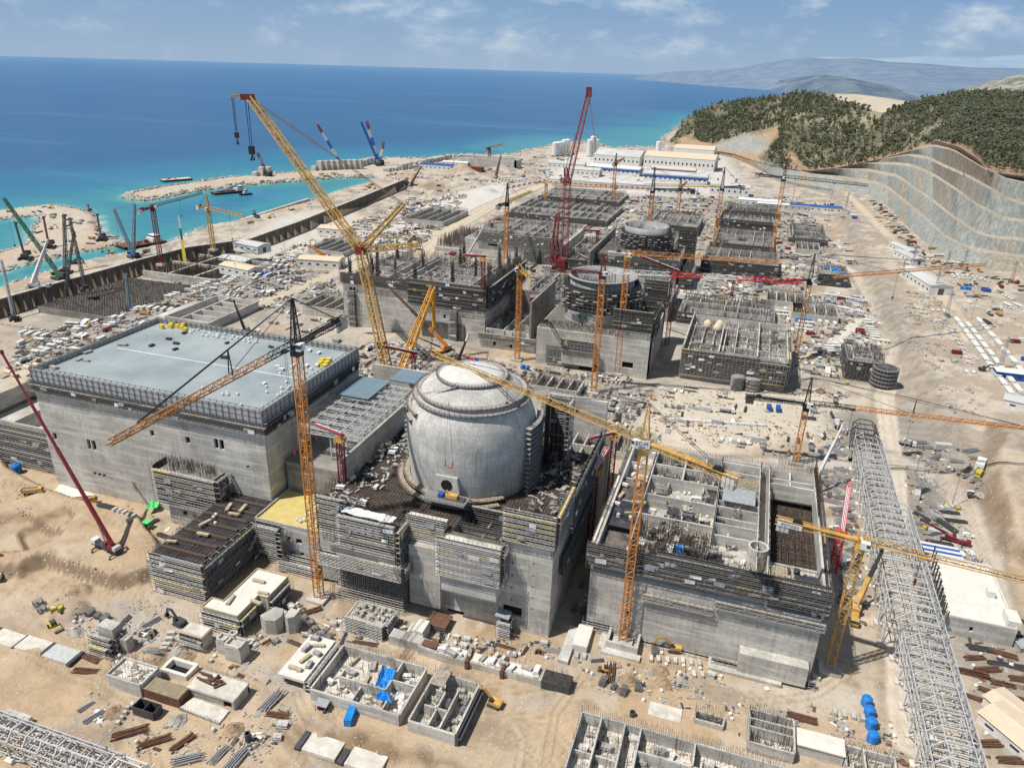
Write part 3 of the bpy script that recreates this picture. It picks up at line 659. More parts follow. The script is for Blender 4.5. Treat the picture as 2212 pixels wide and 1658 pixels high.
def scaffold(label,runs,group=None,fm='scaf',pm='plank_grey',bmm='yellowbeam',cat='scaffolding',back=True,**kw):
    """runs: list of (ax,a0,a1,k,z0,z1,sgn)"""
    fr,pl,bm=MB(),MB(),MB(); nt=MB()
    kw=dict(kw); kw['lift']=kw.get('lift',2.)*rnd.uniform(.85,1.3); kw.setdefault('plank',rnd.uniform(.4,.75))
    for (ax,a0,a1,k,z0,z1,sg) in runs:
        for q in range(int((a1-a0)*(z1-z0)/55)):
            a=rnd.uniform(a0,max(a0,a1-3)); z=rnd.uniform(z0,max(z0,z1-2)); w_=rnd.uniform(1.5,4); h=rnd.uniform(1,2.2); y=k+sg*(kw.get('dep',1.6)+.1)
            v=[(a,z),(min(a1,a+w_),z+rnd.uniform(-.3,.3)),(min(a1,a+w_),z+h),(a,z+h+rnd.uniform(-.3,.3))]
            nt.cm=rnd.choice((0,0,1,2)); nt.add([(p[0],y+rnd.uniform(-.1,.2)*sg,p[1]) if ax=='x' else (y+rnd.uniform(-.1,.2)*sg,p[0],p[1]) for p in v],[(0,1,2,3)])
    for (ax,a0,a1,k,z0,z1,sg) in runs: scafmesh(fr,pl,bm,ax,a0,a1,k,z0,z1,sgn=sg,**kw)
    r0=runs[0]; loc=((r0[1],r0[3],r0[4]) if r0[0]=='x' else (r0[3],r0[1],r0[4]))
    t=thing('scaffolding',label,cat,loc,0,group)
    fr.build('tube_frame',M[fm],t,w=True)
    if pl.v: pl.build('deck_plank',[M[pm],M['plank'],M['scaf']],t,w=True)
    if bm.v: bm.build('formwork_beam',[M[bmm],M[bmm],M['timber']],t,w=True)  # yellow formwork beams laid among the planks
    if nt.v and kw['plank']>.1: nt.build('hung_sheet',[M['grating'],M['sheetwhite'],M['plank']],t,w=True)
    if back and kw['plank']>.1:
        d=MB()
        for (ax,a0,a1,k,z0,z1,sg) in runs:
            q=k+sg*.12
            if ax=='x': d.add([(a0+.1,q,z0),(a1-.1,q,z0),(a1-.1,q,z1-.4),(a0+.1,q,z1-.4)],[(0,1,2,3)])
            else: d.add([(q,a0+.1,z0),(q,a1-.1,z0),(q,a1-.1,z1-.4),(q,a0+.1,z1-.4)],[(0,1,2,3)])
        d.build('formwork_shade_sheet',M['fwshade'],t,w=True)  # dark formwork backing, its colour standing in for shade inside the scaffold
    return t
def rebarline(mb,p,q,h,sp=.6,t=.09,j=.5,n=1):
    p=Vector(p); q=Vector(q); L=(q-p).length; k=max(1,int(L/sp))
    for i in range(k+1):
        o=p+(q-p)*(i/k); o=o+Vector((rnd.uniform(-.12,.12),rnd.uniform(-.12,.12),0))
        mb.tri(o,o+Vector((rnd.uniform(-.25,.25)*j,rnd.uniform(-.25,.25)*j,h*rnd.uniform(.6,1.15))),t)
def rebarfield(mb,x0,y0,x1,y1,z,h,n,t=.1):
    for i in range(n):
        x=rnd.uniform(x0,x1); y=rnd.uniform(y0,y1); mb.tri((x,y,z),(x+rnd.uniform(-.2,.2),y+rnd.uniform(-.2,.2),z+h*rnd.uniform(.4,1.2)),t)
def rebarmat(mb,x0,y0,x1,y1,z,sp=1.2,t=.12):
    n=int((x1-x0)/sp)
    for i in range(n+1): x=x0+(x1-x0)*i/n; mb.beam((x,y0,z),(x,y1,z),t)
    n=int((y1-y0)/sp)
    for i in range(n+1): y=y0+(y1-y0)*i/n; mb.beam((x0,y,z+.1),(x1,y,z+.1),t)
def walls(mb,segs,z0,z1,th=.6):
    for s_ in segs:
        (x0,y0,x1,y1)=s_[:4]; zz=s_[4] if len(s_)>4 else z1; tt=s_[5] if len(s_)>5 else th
        if abs(x1-x0)<1e-6: mb.box(x0-tt/2,min(y0,y1),z0,x0+tt/2,max(y0,y1),zz)
        elif abs(y1-y0)<1e-6: mb.box(min(x0,x1),y0-tt/2,z0,max(x0,x1),y0+tt/2,zz)
        else:
            L=math.hypot(x1-x0,y1-y0); mb.cbox(((x0+x1)/2,(y0+y1)/2,(z0+zz)/2),(L,tt,zz-z0),math.atan2(y1-y0,x1-x0))
def fbox(mb,x0,y0,z0,x1,y1,z1): mb.box(x0,y0,z0,x1,y1,z1)
def debris(mb,x0,y0,x1,y1,z,n,s=(.4,2.4),hz=(.1,.5)):
    for i in range(n):
        L=rnd.uniform(*s); mb.cbox((rnd.uniform(x0,x1),rnd.uniform(y0,y1),z+.15),(L,rnd.uniform(.2,.9)*min(1.2,L),rnd.uniform(*hz)),rnd.uniform(0,PI))
def towers(mb,pl,pts,z0,z1,s=2.4):
    for x,y in pts:
        for dx,dy in((0,0),(s,0),(s,s),(0,s)): mb.tri((x+dx,y+dy,z0),(x+dx,y+dy,z1),.2)
        k=0; z=z0
        while z<z1:
            c=((0,0),(s,0),(s,s),(0,s))
            for i in range(4):
                a,b=c[i],c[(i+1)%4]; mb.tri((x+a[0],y+a[1],z),(x+b[0],y+b[1],z),.16); mb.tri((x+a[0],y+a[1],z),(x+b[0],y+b[1],min(z1,z+2)),.14)
            z+=2
# ================================================================= UNIT ONE
# ---- turbine hall
m,t=newmat('roof_membrane'); g=t.n('NewGeometry').outputs['Position']; f=t.noise(g,.05,5,.6); f2=t.noise(g,1.3,3,.7)
sx=t.n('SeparateXYZ'); t.l(g,sx.inputs[0]); ln=t.math('LESS_THAN',t.math('MODULO',t.math('ADD',sx.outputs[0],900.),.9),.2); ln2=t.math('LESS_THAN',t.math('MODULO',t.math('ADD',sx.outputs[1],900.),1.2),.14)
x=t.mix(t.ramp(f,.35,.65),(.25,.295,.31),(.37,.41,.415)); x=t.mix(t.ramp(f2,.5,.8,0,.3),x,(.2,.24,.27)); x=t.mix(t.math('MULTIPLY',t.math('MAXIMUM',ln,ln2),.28),x,(.2,.25,.28)); t.out(x,.6,0,.3); M['membrane']=m
X0,X1,Y0,Y1=-281,-167,214.5,288.5
th_=thing('turbine_hall','huge windowed concrete hall with a flat blue-grey roof behind the red truck crane','building',(X0,Y0,0))
H_=[(-258.2,-256.3,22.6,27.3),(-255.6,-253.4,22.6,27.3),(-222.7,-220.8,35.4,38.2),(-205.1,-202.9,35.5,38.4),(-191.1,-189.2,35.9,40.3),(-188.6,-186.5,35.9,40.3),(-277.0,-274.8,23.7,26.9),(-176.9,-175.7,29.8,31),(-258.3,-256.5,9.8,11.3),(-255.7,-253.9,9.8,11.3),(-253.2,-251.4,9.8,11.3)]
block(th_,X0,Y0,-6,X1,Y1,50,M['conc'],{'F':H_,'R':[(230,233,8,12),(262,264,20,23)]},roof=False)
MB().box(X0+1.2,Y0+1.2,53.4,X1-1.2,Y1-1.2,54.2).build('roof',M['membrane'],th_,w=True)
MB().box(-281+10,251.2,54.205,-172,251.8,54.23).build('roof_seam',M['whitep'],th_,w=True)
def parapet(name):
    p,rb=MB(),MB()
    for ax,a0,a1,k,sg in(('x',X0,X1,Y0,1),('x',X0,X1,Y1,-1),('y',Y0,Y1,X0,1),('y',Y0,Y1,X1,-1)):
        n=round((a1-a0)/3.0)
        if ax=='x': p.box(a0,min(k,k+sg*.7),50,a1,max(k,k+sg*.7),56.4)
        else: p.box(k if sg>0 else k-.7,a0+.75,50,k+.7 if sg>0 else k,a1-.75,56.4)
        for i in range(n+1):
            a=a0+(a1-a0)*i/n; o=-sg*.25
            c=(a,k+o,53.4) if ax=='x' else (k+o,a,53.4); rb.cbox(c,(.16,.3,6.4) if ax=='x' else (.3,.16,6.4))
            c=(a,k+sg*.95,55.5) if ax=='x' else (k+sg*.95,a,55.5); rb.cbox(c,(.16,.3,3.4) if ax=='x' else (.3,.16,3.4))
        for z in(52.3,54.4,56.7):
            if ax=='x': rb.beam((a0,k-sg*.45,z),(a1,k-sg*.45,z),.15)
            else: rb.beam((k-sg*.45,a0,z),(k-sg*.45,a1,z),.15)
        for z in(55.2,56.8):
            if ax=='x': rb.beam((a0,k+sg*1.2,z),(a1,k+sg*1.2,z),.2)
            else: rb.beam((k+sg*1.2,a0,z),(k+sg*1.2,a1,z),.2)
    o=p.build('parapet_panel',M['parapet'],th_,w=True); rb.build('rib',M['scaf'],o)
m,t=newmat('parapet_sheeting'); g=t.n('NewGeometry').outputs['Position']; f=t.noise(g,.5,5,.7); sx=t.n('SeparateXYZ'); t.l(g,sx.inputs[0])
ln=t.math('LESS_THAN',t.math('MODULO',t.math('ADD',sx.outputs[2],90.),.75),.2); x=t.mix(t.ramp(f,.35,.65),(.36,.365,.36),(.54,.535,.52)); x=t.mix(t.math('MULTIPLY',ln,.5),x,(.16,.165,.17)); t.out(x,.75); M['parapet']=m
parapet('parapet')
scaffold('grey access scaffold belt under the parapet of the blue-roofed hall',[('x',X0-1.5,X1+1.5,Y0,46.4,51,-1),('y',Y0,Y1,X1,46.4,51,1),('y',Y0,Y1,X0,46.4,51,-1)],lift=1.5,dep=1.7,bay=1.5,t=.16,fm='scaf_dark',over=.2,th=.3)
# balcony on the front with its scaffold
bt=thing('concrete_balcony','concrete stair block bulging from the hall front under wrapped scaffold','building',(-215,206,-5))
block(bt,-212.5,207.5,-6,-195,214.4,12,M['conc'],{'F':[(-206,-203.6,5.4,7.6),(-201,-198.6,4.6,6.8),(-211,-209.5,-1.5,.6),(-204,-202,-1.5,.4)]})
block(bt,-214,207,12.05,-188,214.4,25.5,M['conc_dark'])
scaffold('grey wrapped scaffold hanging on the middle of the hall front, shadow at its right',[('x',-216,-186,206.8,11,26,-1),('y',206,214,-186.3,11,26,1),('y',206,214,-215.7,11,28,-1)],lift=2.1,bay=1.8,t=.17,yb=.05,dep=2)
rb_=MB(); rebarfield(rb_,-213,207.5,-189,214,25.5,4,260,.13); tag(rb_.build('rebar_forest',M['rebar_grey']),'starter bars sticking up out of the hanging scaffold on the hall front','rebar')
# left annex
la=thing('annex_building','low concrete building wrapped in brown planking left of the hall','building',(-330,221,0))
block(la,-345,221,-8,-281.3,262,21,M['conc_dark'],{'F':[(x,x+2.6,-2.2,-.4) for x in (-327,-321,-315,-309,-303,-296,-290)]+[(-324,-322,1,2.2),(-318,-316,1,2.2)]},roof=False)
w_=MB(); walls(w_,[(-345,222.2,-282,222.2,22.5),(-344,222,-344,262,22.5),(-345,261,-282,261,24),(-311,222,-311,262,22)],14,22); w_.box(-344,223,10,-282,261,12); w_.build('wall',M['conc'],la,w=True)
scaffold('tiers of brown planked scaffold on the low annex left of the hall',[('x',-345,-283,221,2.5,21,-1)],lift=2.0,bay=2,t=.15,pm='plank',th=.35,dep=1.8)
# brown roofed block in front of the hall
bb=thing('formwork_block','square concrete block with dark brown ribbed roof deck and yellow-striped scaffold','building',(-187,170,0))
block(bb,-186.2,171.2,-1,-166,214.3,16.2,M['conc_dark'],{'F':[(-183+4.6*i,-181.6+4.6*i,3+3.2*j,4.5+3.2*j) for i in range(4) for j in range(4)],'R':[(176+6*i,178+6*i,4+4*j,6+4*j) for i in range(6) for j in range(3)]})
d=MB(); d.box(-186.6,170.8,16.25,-165.6,214.3,16.6); d.build('roof_deck',M['darkply'],bb,w=True)
d=MB()
for k in range(7): d.box(-186,174+k*5.8,16.6,-166.2,175.3+k*5.8,17.5)
rebarmat(d,-186,171.5,-166.2,214,16.9,1.7,.12); d.build('roof_rib',M['rebar'],bb,w=True)
scaffold('yellow-striped scaffold round the square block with a dark brown roof',[('x',-188,-164.6,171,0,16.6,-1),('y',171,213,-165.8,0,16.6,1),('y',171,205,-186.4,0,16.6,-1)],lift=2.0,bay=2,t=.16,yb=.45,th=.3)
# yellow roofed block
yb=thing('yellow_roofed_building','concrete block with a yellow coated flat roof and three small windows','building',(-165,201,0))
block(yb,-165.3,201,-1,-135,224,16.8,M['conc_light'],{'F':[(-151.3,-149.9,10.8,12.6),(-147.6,-145,10.2,12.4),(-146.2,-144.4,5,6.4)]},roof=False)
d=MB(); d.box(-165,201.3,16.4,-135.2,223.8,16.81); d.build('roof',M['yellowroof'],yb,w=True)
d=MB(); walls(d,[(-165.1,201.2,-135.2,201.2),(-165.1,201,-165.1,224)],16.85,17.7,.4); d.build('roof_kerb',M['conc_light'],yb,w=True)
scaffold('tall grey scaffold tower at the corner of the yellow-roofed block',[('x',-164.5,-153,200.8,0,17,-1),('y',196,200,-153,0,17,1)],lift=2,bay=1.8,t=.15,dep=2.4)
scaffold('low pale scaffold at the foot of the yellow-roofed block',[('x',-153,-136,199,-1,6.5,-1),('x',-153,-136,196.5,-1,4.5,-1)],lift=1.8,bay=1.8,t=.15,pm='plank_grey')
# L shaped low white roof
lr=thing('l_shaped_building','low L-shaped concrete building with a bright white roof slab','building',(-158,161,0))
poly=[(-158.4,161),(-144.3,161),(-144.3,172.5),(-140.6,172.5),(-140.6,185),(-153.6,185),(-153.6,166),(-158.4,166)]
MB().prism(poly,-1,7.6).build('wall',M['conc'],lr,w=True); MB().prism([( -149.5+(x+149.5)*.985,173+(y-173)*.985) for x,y in poly],7.6,8).build('roof',M['white_slab'],lr,w=True)
d=MB()
for i in range(8): p,q=poly[i],poly[(i+1)%8]; d.beam((*p,8.2),(*q,8.2),.25,.7)
d.build('formwork_edge',M['timber'],lr,w=True)
scaffold('low grey scaffold round the L-shaped white roof',[('x',-159,-143.6,161,0,6.5,-1),('y',161,172,-144.1,0,6.5,1),('y',172.5,185,-140.4,0,6.5,1)],lift=1.9,bay=1.9,t=.15,yb=.3,th=.28)
# ---- annex between hall and reactor, white trusses
an=thing('truss_roofed_annex','narrow concrete annex with open white roof trusses beside the domed building','building',(-166,224,0))
block(an,-165.5,224.2,-2,-132,300,30,M['conc_dark'],roof=True)
d=MB(); walls(d,[(-132,212,-132,302,44,1.2),(-166,301,-132,301,44,1.2)],-1,44); d.build('wall',M['conc'],an,w=True)
d=MB()
for k in range(9):
    y=232+k*6.2
    d.lattice((-165,y,42),(-133,y,42),1.6,bay=2,c=.35,d=.2,h0=2.8)
    if k<8:
        for x in(-160,-152,-144,-136): d.beam((x,y,43.4),(x,y+6.2,43.4),.3)
        d.beam((-165,y,43.4),(-149,y+6.2,43.4),.2); d.beam((-149,y,43.4),(-133,y+6.2,43.4),.2)
for x in (-164,-149,-134):
    for k in range(0,9,2): d.beam((x,232+k*6.2,30),(x,232+k*6.2,42),.5)
d.build('roof_truss',M['steel_grey'],an,w=True)
d=MB(); d.box(-164,262,44.2,-148,284,44.6); d.build('roof_panel',M['bluegrey'],an,w=True)
d=MB(); d.box(-150,286,43.6,-136,300,44.2); d.build('roof_panel',M['bluegrey'],an,w=True)
d=MB(); rebarline(d,(-132,213,44),(-132,301,44),1.6,.6,.1); d.build('starter_bar',M['rebar'],an,w=True)
# ---- reactor building
rb=thing('reactor_building','domed concrete reactor building rising from a square concrete base','building',(-134,196,0))
RX0,RX1,RY0,RY1=-134,-46,196,268
block(rb,RX0,RY0,-7,RX1,RY1,33.5,M['conc'],{'F':[(-97.2,-88.1,-6,-1.2),(-62.6,-55.8,5.6,9.6),(-133.4,-127,-6,1.5),(-83.5,-77,-4.6,1.8),(-84.2,-83.2,13.5,14.5)]+[(-52.6+.01*k,-52+.01*k,10+4.6*k,10.7+4.6*k) for k in range(5)]+[(-60,-59.4,12+5*k,12.7+5*k) for k in range(4)],'R':[(205+9*i,206.4+9*i,8+9*j,10+9*j) for i in range(6) for j in range(3)]},roof=False)
d=MB(); d.box(RX0+.4,RY0+.4,32.6,-82,RY1-.4,33.4); d.box(-63.5,RY0+.4,32.6,RX1-.4,RY1-.4,33.4); d.box(-82,212.5,32.6,-63.5,RY1-.4,33.4); d.box(-82,RY0+.4,32.6,-63.5,198,33.4); d.box(-83,197,24,-62.5,213.5,24.5); d.build('roof_deck',M['deck'],rb,w=True)
d=MB(); rebarmat(d,RX0+.5,213,RX1-.5,RY1-.5,33.75,1.25,.16); rebarmat(d,RX0+.5,RY0+.6,-82.5,213,33.75,1.25,.16); rebarfield(d,RX0+1,RY0+1,RX1-1,RY1-1,33.5,1.5,1500,.12)
for k in range(26): rebarline(d,(RX0+2,RY0+2+k*2.6,33.5),(-114,RY0+2+k*2.6,33.5),1.0,.9,.12)
for k in range(18): rebarline(d,(-66,RY0+6+k*3.3,33.5),(RX1-1,RY0+6+k*3.3,33.5),1.2,.9,.12)
rebarline(d,(RX1-.5,RY0,33.5),(RX1-.5,RY1,33.5),4,.45,.13); rebarline(d,(RX1-1.2,RY0,33.5),(RX1-1.2,RY1,33.5),4,.45,.13); rebarline(d,(RX0+.5,RY0,33.5),(RX0+.5,RY0+16,33.5),5,.4,.13)
for k in range(3): rebarline(d,(RX0,RY0+k,33.5),(-120,RY0+k,33.5),4,.4,.12)
d.build('rebar_mat',M['rebar'],rb,w=True)
block(rb,-62,196,33.5,-46.2,207,38,M['conc'],roof=True); block(rb,-98,197,33.5,-84,199,37,M['conc_light'])
d=MB(); d.box(-96.2,192.8,3.5,-84.6,195.98,28); d.build('pilaster',M['conc_rust'],rb,w=True)
d=MB(); d.box(-83.4,190.8,14,-63.4,195.98,33); d.build('bay_block',M['conc_light'],rb,w=True)
d=MB(); d.box(-127.5,186.5,17,-96.5,195.98,18.2); d.box(-124,188,18.2,-99,195.98,24.4); d.build('balcony_slab',M['conc_dark'],rb,w=True)
d=MB(); d.box(-105,186.8,18.2,-97,189,21.6); d.box(-104.8,189,18.2,-97,195.9,20); d.build('kerb_block',M['conc_light'],rb,w=True)
d=MB(); [towers(d,None,[(x,y)],33.5,33.5+rnd.uniform(2,6),2) for x,y in [(rnd.uniform(-133,-118),rnd.uniform(198,264)) for _ in range(9)]+[(rnd.uniform(-64,-50),rnd.uniform(212,264)) for _ in range(9)]]; d.build('shoring_frame',M['scaf'],rb,w=True)
d=MB(); debris(d,-133,198,-117,265,33.9,150,(.6,3.2)); debris(d,-65,210,-48,265,33.9,130,(.6,3.2)); d.build('loose_plank',M['plank_grey'],rb,w=True)
# dome
DC=(-90.5,238)
prof=[(23.4,33),(24,42),(24.4,48),(24.6,53),(24.4,56.5),(23.9,59.6),(23,62.4),(21.8,65),(20.5,67.2),(19.2,69),(17.3,71),(15,72.8),(12.2,74.3)]
d=MB(); d.lathe(prof,96,DC); dm=d.build('dome',M['dome'],rb,smooth=True,w=True)
d=MB(); d.lathe([(12.2,74.32),(12.2,74.9),(9.5,75.7),(6,76.4),(3,76.7),(0.02,76.8)],64,DC); d.build('dome_cap',M['domecap'] if 'domecap' in M else M['white_slab'],dm,smooth=True)
def ring(r,z,wd,rails=2,th=.4,n=72,a0=0,a1=2*PI):
    d=MB(); d.lathe([(r,z),(r+wd,z),(r+wd,z+th),(r,z+th),(r,z)],n,DC,a0,a1); o=d.build('ring_platform',M['plank' if z<40 else 'plank_grey'],rb,w=True); e=MB()
    for i in range(n):
        A=a0+(a1-a0)*i/n; B=a0+(a1-a0)*(i+1)/n
        pa=(DC[0]+(r+wd)*math.cos(A),DC[1]+(r+wd)*math.sin(A)); pb=(DC[0]+(r+wd)*math.cos(B),DC[1]+(r+wd)*math.sin(B))
        e.tri((*pa,z),(*pa,z+1.4),.14)
        for q in range(rails): e.tri((*pa,z+.7+.65*q),(*pb,z+.7+.65*q),.12)
        e.tri((*pa,z),(DC[0]+(r)*math.cos(A),DC[1]+r*math.sin(A),z-1.8),.14)
    e.build('guard_rail',M['brown'],o)
ring(12.2,74.6,1.1); ring(19.1,69.2,1.4); ring(20.4,67.3,1.7); ring(22.7,63.4,1.6,n=30,a0=R(170),a1=R(232)); ring(23.9,60.2,1.3,n=14,a0=R(205),a1=R(226))
ring(23.9,35.4,2.4,n=44,a0=R(185),a1=R(318)); ring(26.4,34.2,2.2,n=44,a0=R(190),a1=R(312))
# a scaffold skirt behind the dome, both flanks
for (lab,a0,a1) in (('tall scaffold tower hugging the right flank of the dome',-18,20),('tall dark scaffold hugging the left flank of the dome',158,186)):
    fr,pl=MB(),MB()
    n=10
    for i in range(n+1):
        A=R(a0+(a1-a0)*i/n)
        for r in(24.7,27.0): fr.tri((DC[0]+r*math.cos(A),DC[1]+r*math.sin(A),33),(DC[0]+r*math.cos(A),DC[1]+r*math.sin(A),60.5),.18)
        if i<n:
            B=R(a0+(a1-a0)*(i+1)/n)
            for j in range(14):
                z=34+j*2
                for r in(24.7,27.0): fr.tri((DC[0]+r*math.cos(A),DC[1]+r*math.sin(A),z+1),(DC[0]+r*math.cos(B),DC[1]+r*math.sin(B),z+1),.14)
                C_=(A+B)/2; pl.cbox((DC[0]+25.9*math.cos(C_),DC[1]+25.9*math.sin(C_),z),(2.2,1.9,.25),C_)
    t=thing('scaffolding',lab,'scaffolding',(DC[0]+25*math.cos(R(a0)),DC[1]+25*math.sin(R(a0)),33)); fr.build('tube_frame',M['scaf_dark'],t,w=True); pl.build('deck_plank',M['plank_grey'],t,w=True)
# big square scaffold beside the dome on the right
scaffold('square stair scaffold with yellow boards right of the dome',[('x',-66,-58,262,33,60,-1),('y',254,262,-58,33,60,1),('y',254,262,-66,33,60,-1)],lift=2,bay=2,t=.17,yb=.3,th=.3)
# hatch with work platform on the dome
d=MB(); d.add([(-95.4,212.6,38.6),(-85.4,212.6,38.6),(-86.4,212.9,44.6),(-94.8,212.9,44.6),(-95.4,217,38.6),(-85.4,217,38.6),(-86.4,217,44.6),(-94.8,217,44.6)],[(0,1,2,3),(0,3,7,4),(1,5,6,2),(3,2,6,7)]); d.build('hatch_frame',M['dome'],rb,w=True)
d=MB(); d.rod((-90.4,212.75,41.4),(-90.4,212.5,41.4),2.1,24); d.build('hatch',M['void'],rb,w=True)
d=MB(); d.box(-97,205.5,38.1,-81,212,38.6)
for k in range(13): d.tri((-97+k*1.33,205.6,38.6),(-97+k*1.33,205.6,40.2),.15)
d.beam((-97,205.6,40.2),(-81,205.6,40.2),.15); d.build('hatch_platform',M['scaf'],rb,w=True)
d=MB(); walls(d,[(-82,198,-82,212.5),(-63.5,198,-63.5,212.5),(-82,212.5,-63.5,212.5),(-73,198,-73,212.5,30)],24.5,32.5); d.build('recess_wall',M['conc_dark'],rb,w=True)
scaffold('dark scaffold in the recess between dome and front scaffolds of the reactor roof',[('x',-82,-64,212,25,36,-1),('y',198,212,-64,25,37,-1),('x',-82,-64,205,25,33,-1)],lift=1.6,bay=1.7,t=.14,fm='scaf_dark')
# behind the dome
bk=thing('concrete_shear_wall','free-standing concrete wall with one window slot behind the dome','building',(-76,298,0))
block(bk,-76,297.5,-2,-49.5,300,44.5,M['conc_light'],{'F':[(-63.5,-62,36.5,39.5)]})
rp=MB(); rebarline(rp,(-76,298.7,44.5),(-49.5,298.7,44.5),2,.5,.12); rp.build('starter_bar',M['rebar'],bk,w=True)
b2=thing('concrete_annex','half-built dark concrete annex between dome and free-standing wall','building',(-80,268,0))
block(b2,-132,268.2,-2,-46.2,296,25,M['conc_dark'],roof=True); d=MB(); walls(d,[(-76+k*5,270,-76+k*5,295,29) for k in range(6)]+[(-76,270,-47,270,31),(-76,282,-47,282,30)],25,30); d.build('wall',M['conc'],b2,w=True)
d=MB(); rebarfield(d,-76,269,-47,296,25,4,500,.12); rebarmat(d,-76,269,-47,296,26,1.5,.13); d.build('rebar_mat',M['rebar'],b2,w=True)
# scaffolds on the reactor front
scaffold('grey birdcage scaffold filling the space under the balcony on the reactor front',[('x',-126,-97,195.5-k*2.6,-5,17,-1) for k in range(3)],lift=1.9,bay=1.7,t=.12,plank=.02,diag=2,fm='scaf',over=0)
d=MB(); d.add([(-126,195.9,-5),(-97,195.9,-5),(-97,195.9,17),(-126,195.9,17)],[(0,1,2,3)]); d.build('wall_shade_sheet',M['fwshade'],rb,w=True)  # dark sheet added as painted shade on the wall behind the birdcage
scaffold('white-sheeted scaffold block on the left balcony of the reactor front',[('x',-121,-99,189.5,24,36.5,-1),('y',188,196,-98.7,21,35,1),('x',-134,-120,196,24,38,-1)],lift=1.7,bay=1.6,t=.16,yb=.4,th=.3)
scaffold('planked walkway scaffold edging the balcony slab of the reactor front',[('x',-128.5,-95.8,187,17,22.2,-1),('y',187,195,-96.2,17,22,1)],lift=1.3,bay=1.6,t=.15,pm='plank',th=.3)
scaffold('boxed scaffold with yellow beams over the middle bay of the reactor front',[('x',-85,-62,191,21,35.5,-1),('y',191,196,-62.4,21,35,1)],lift=1.7,bay=1.6,t=.16,yb=.5,th=.32,pm='slab')
scaffold('yellow-striped corner scaffold at the right top of the reactor base',[('x',-63,-45.4,196,37,48.5,-1),('y',196,216,-45.8,36,48.5,1)],lift=1.7,bay=1.6,t=.17,yb=.5,th=.34)
scaffold('scaffold strip between the boxed bays on the reactor front',[('x',-98,-84,196.5,29,38,-1)],lift=1.7,bay=1.6,t=.16,yb=.4,th=.3)
scaffold('long dark formwork scaffold along the right wall of the reactor base',[('y',216,268,-45.8,30,46,1),('y',205,250,-45.8,20,27,1)],lift=1.9,bay=1.8,t=.17,fm='scaf_dark',pm='brown',th=.35)
scaffold('narrow stair tower scaffold under the canopy on the reactor front',[('x',-63,-58,194,-4,6,-1),('x',-63,-58,191.5,-4,6,-1)],lift=1.6,bay=1.6,t=.15)
d=MB(); d.cbox((-61.5,193.6,7.6),(5,4.4,.25),0,.1); tag(d.build('canopy',M['grating']),'grey sheet canopy over the square opening in the reactor front','canopy')
fr=MB(); pl=MB(); scafmesh(fr,pl,pl,'x',-87,-79.5,192,-5,2,lift=2.2,bay=1.8,t=.16,dep=7); pl.box(-87,185,2.4,-79.5,192,2.7)
t_=thing('entrance_scaffold','brown-roofed scaffold tunnel before the door of the reactor front','scaffolding',(-87,192,-5)); fr.build('tube_frame',M['scaf_dark'],t_,w=True); pl.build('deck_plank',M['brown'],t_,w=True)
# ---- auxiliary building
ab=thing('auxiliary_building','roofless concrete block of many cells, right of the domed building','building',(-35,205,0))
AX0,AX1,AY0,AY1=-35,38.5,205,290
block(ab,AX0,AY0,-5,AX1,AY1,24.5,M['conc'],{'F':[(-21.5,-20.3,9.5,11.5),(8,12,-4.5,-1.5),(18,22,-4.5,-1.5),(-17,-15,-3.5,-2),(26,29,-4.5,-1.5)]},roof=False)
d=MB(); d.box(AX0+.3,AY0+.3,24.1,AX1-17.4,AY1-.3,25); d.box(21.4,AY0+.3,24.1,AX1-.3,229,25); d.box(21.4,275,24.1,AX1-.3,AY1-.3,25); d.build('floor_slab',M['conc'],ab,w=True)
d=MB(); d.box(21.2,229,21.5,AX1-.5,275,22); d.build('pit_floor',M['deck'],ab,w=True)
d=MB(); rebarmat(d,21.5,229.5,AX1-.8,274,22.5,1.6,.24); rebarmat(d,21.5,229.5,AX1-.8,252,23.6,2.2,.2); rebarfield(d,22,230,37,274,22,3,300,.13); d.build('pit_rebar',M['rebar'],ab,w=True)
H2=[]
d=MB()
walls(d,[(AX0+.4,AY0,AX0+.4,AY1,31.5,.8),(AX1-.4,AY0,AX1-.4,AY1,31.5,.8),(AX0,AY1-.4,AX1,AY1-.4,31,.8),(-24.5,AY0+8,-24.5,AY1,30,.7),(17.6,212,17.6,288,31,.7),(21.2,205,21.2,288,31,.8),(2.2,232,2.2,288,30.5,.6),
(21.2,229,38,229,26,.7),(21.2,275,38,275,31.5,.8),(-35,275,-24.5,275,30),(-35,262,-24.5,262,29.5),(-35,245,-24.5,245,29.5)]+[(2.2,234+k*6,17.6,234+k*6,29.5+(k%2)) for k in range(10)]+[(-24.5,266,2.2,266,30.5),(-24.5,277,2.2,277,30),(-12,266,-12,289,30),(-4,277,-4,289,30),(22,282,38,282,30),(29,275,29,289,30)],25,31)
for q in range(16):
    x=rnd.uniform(-23,13); y=rnd.uniform(212,286); d.box(x,y,25,x+rnd.uniform(2,6),y+.5,25+rnd.uniform(1.5,4.5))
    x=rnd.uniform(-23,13); y=rnd.uniform(212,282); d.box(x,y,25,x+.5,y+rnd.uniform(2,6),25+rnd.uniform(1.5,4.5))
d.build('partition_wall',M['conc_light'],ab,w=True)
d=MB(); pk_=MB()
for q in range(14): towers(d,None,[(rnd.uniform(-23,14),rnd.uniform(212,286))],25,25+rnd.uniform(3,7),2)
d.build('shoring_frame',M['scaf'],ab,w=True); d=MB()
for q in range(26): x=rnd.uniform(-23,12); y=rnd.uniform(212,284); zz=rnd.uniform(25.3,29); d.box(x,y,zz,x+rnd.uniform(2,5),y+rnd.uniform(1.5,5),zz+.25)
d.build('small_plywood_deck',M['darkply'],ab,w=True); d=MB()  # small dark plywood decks in the cells
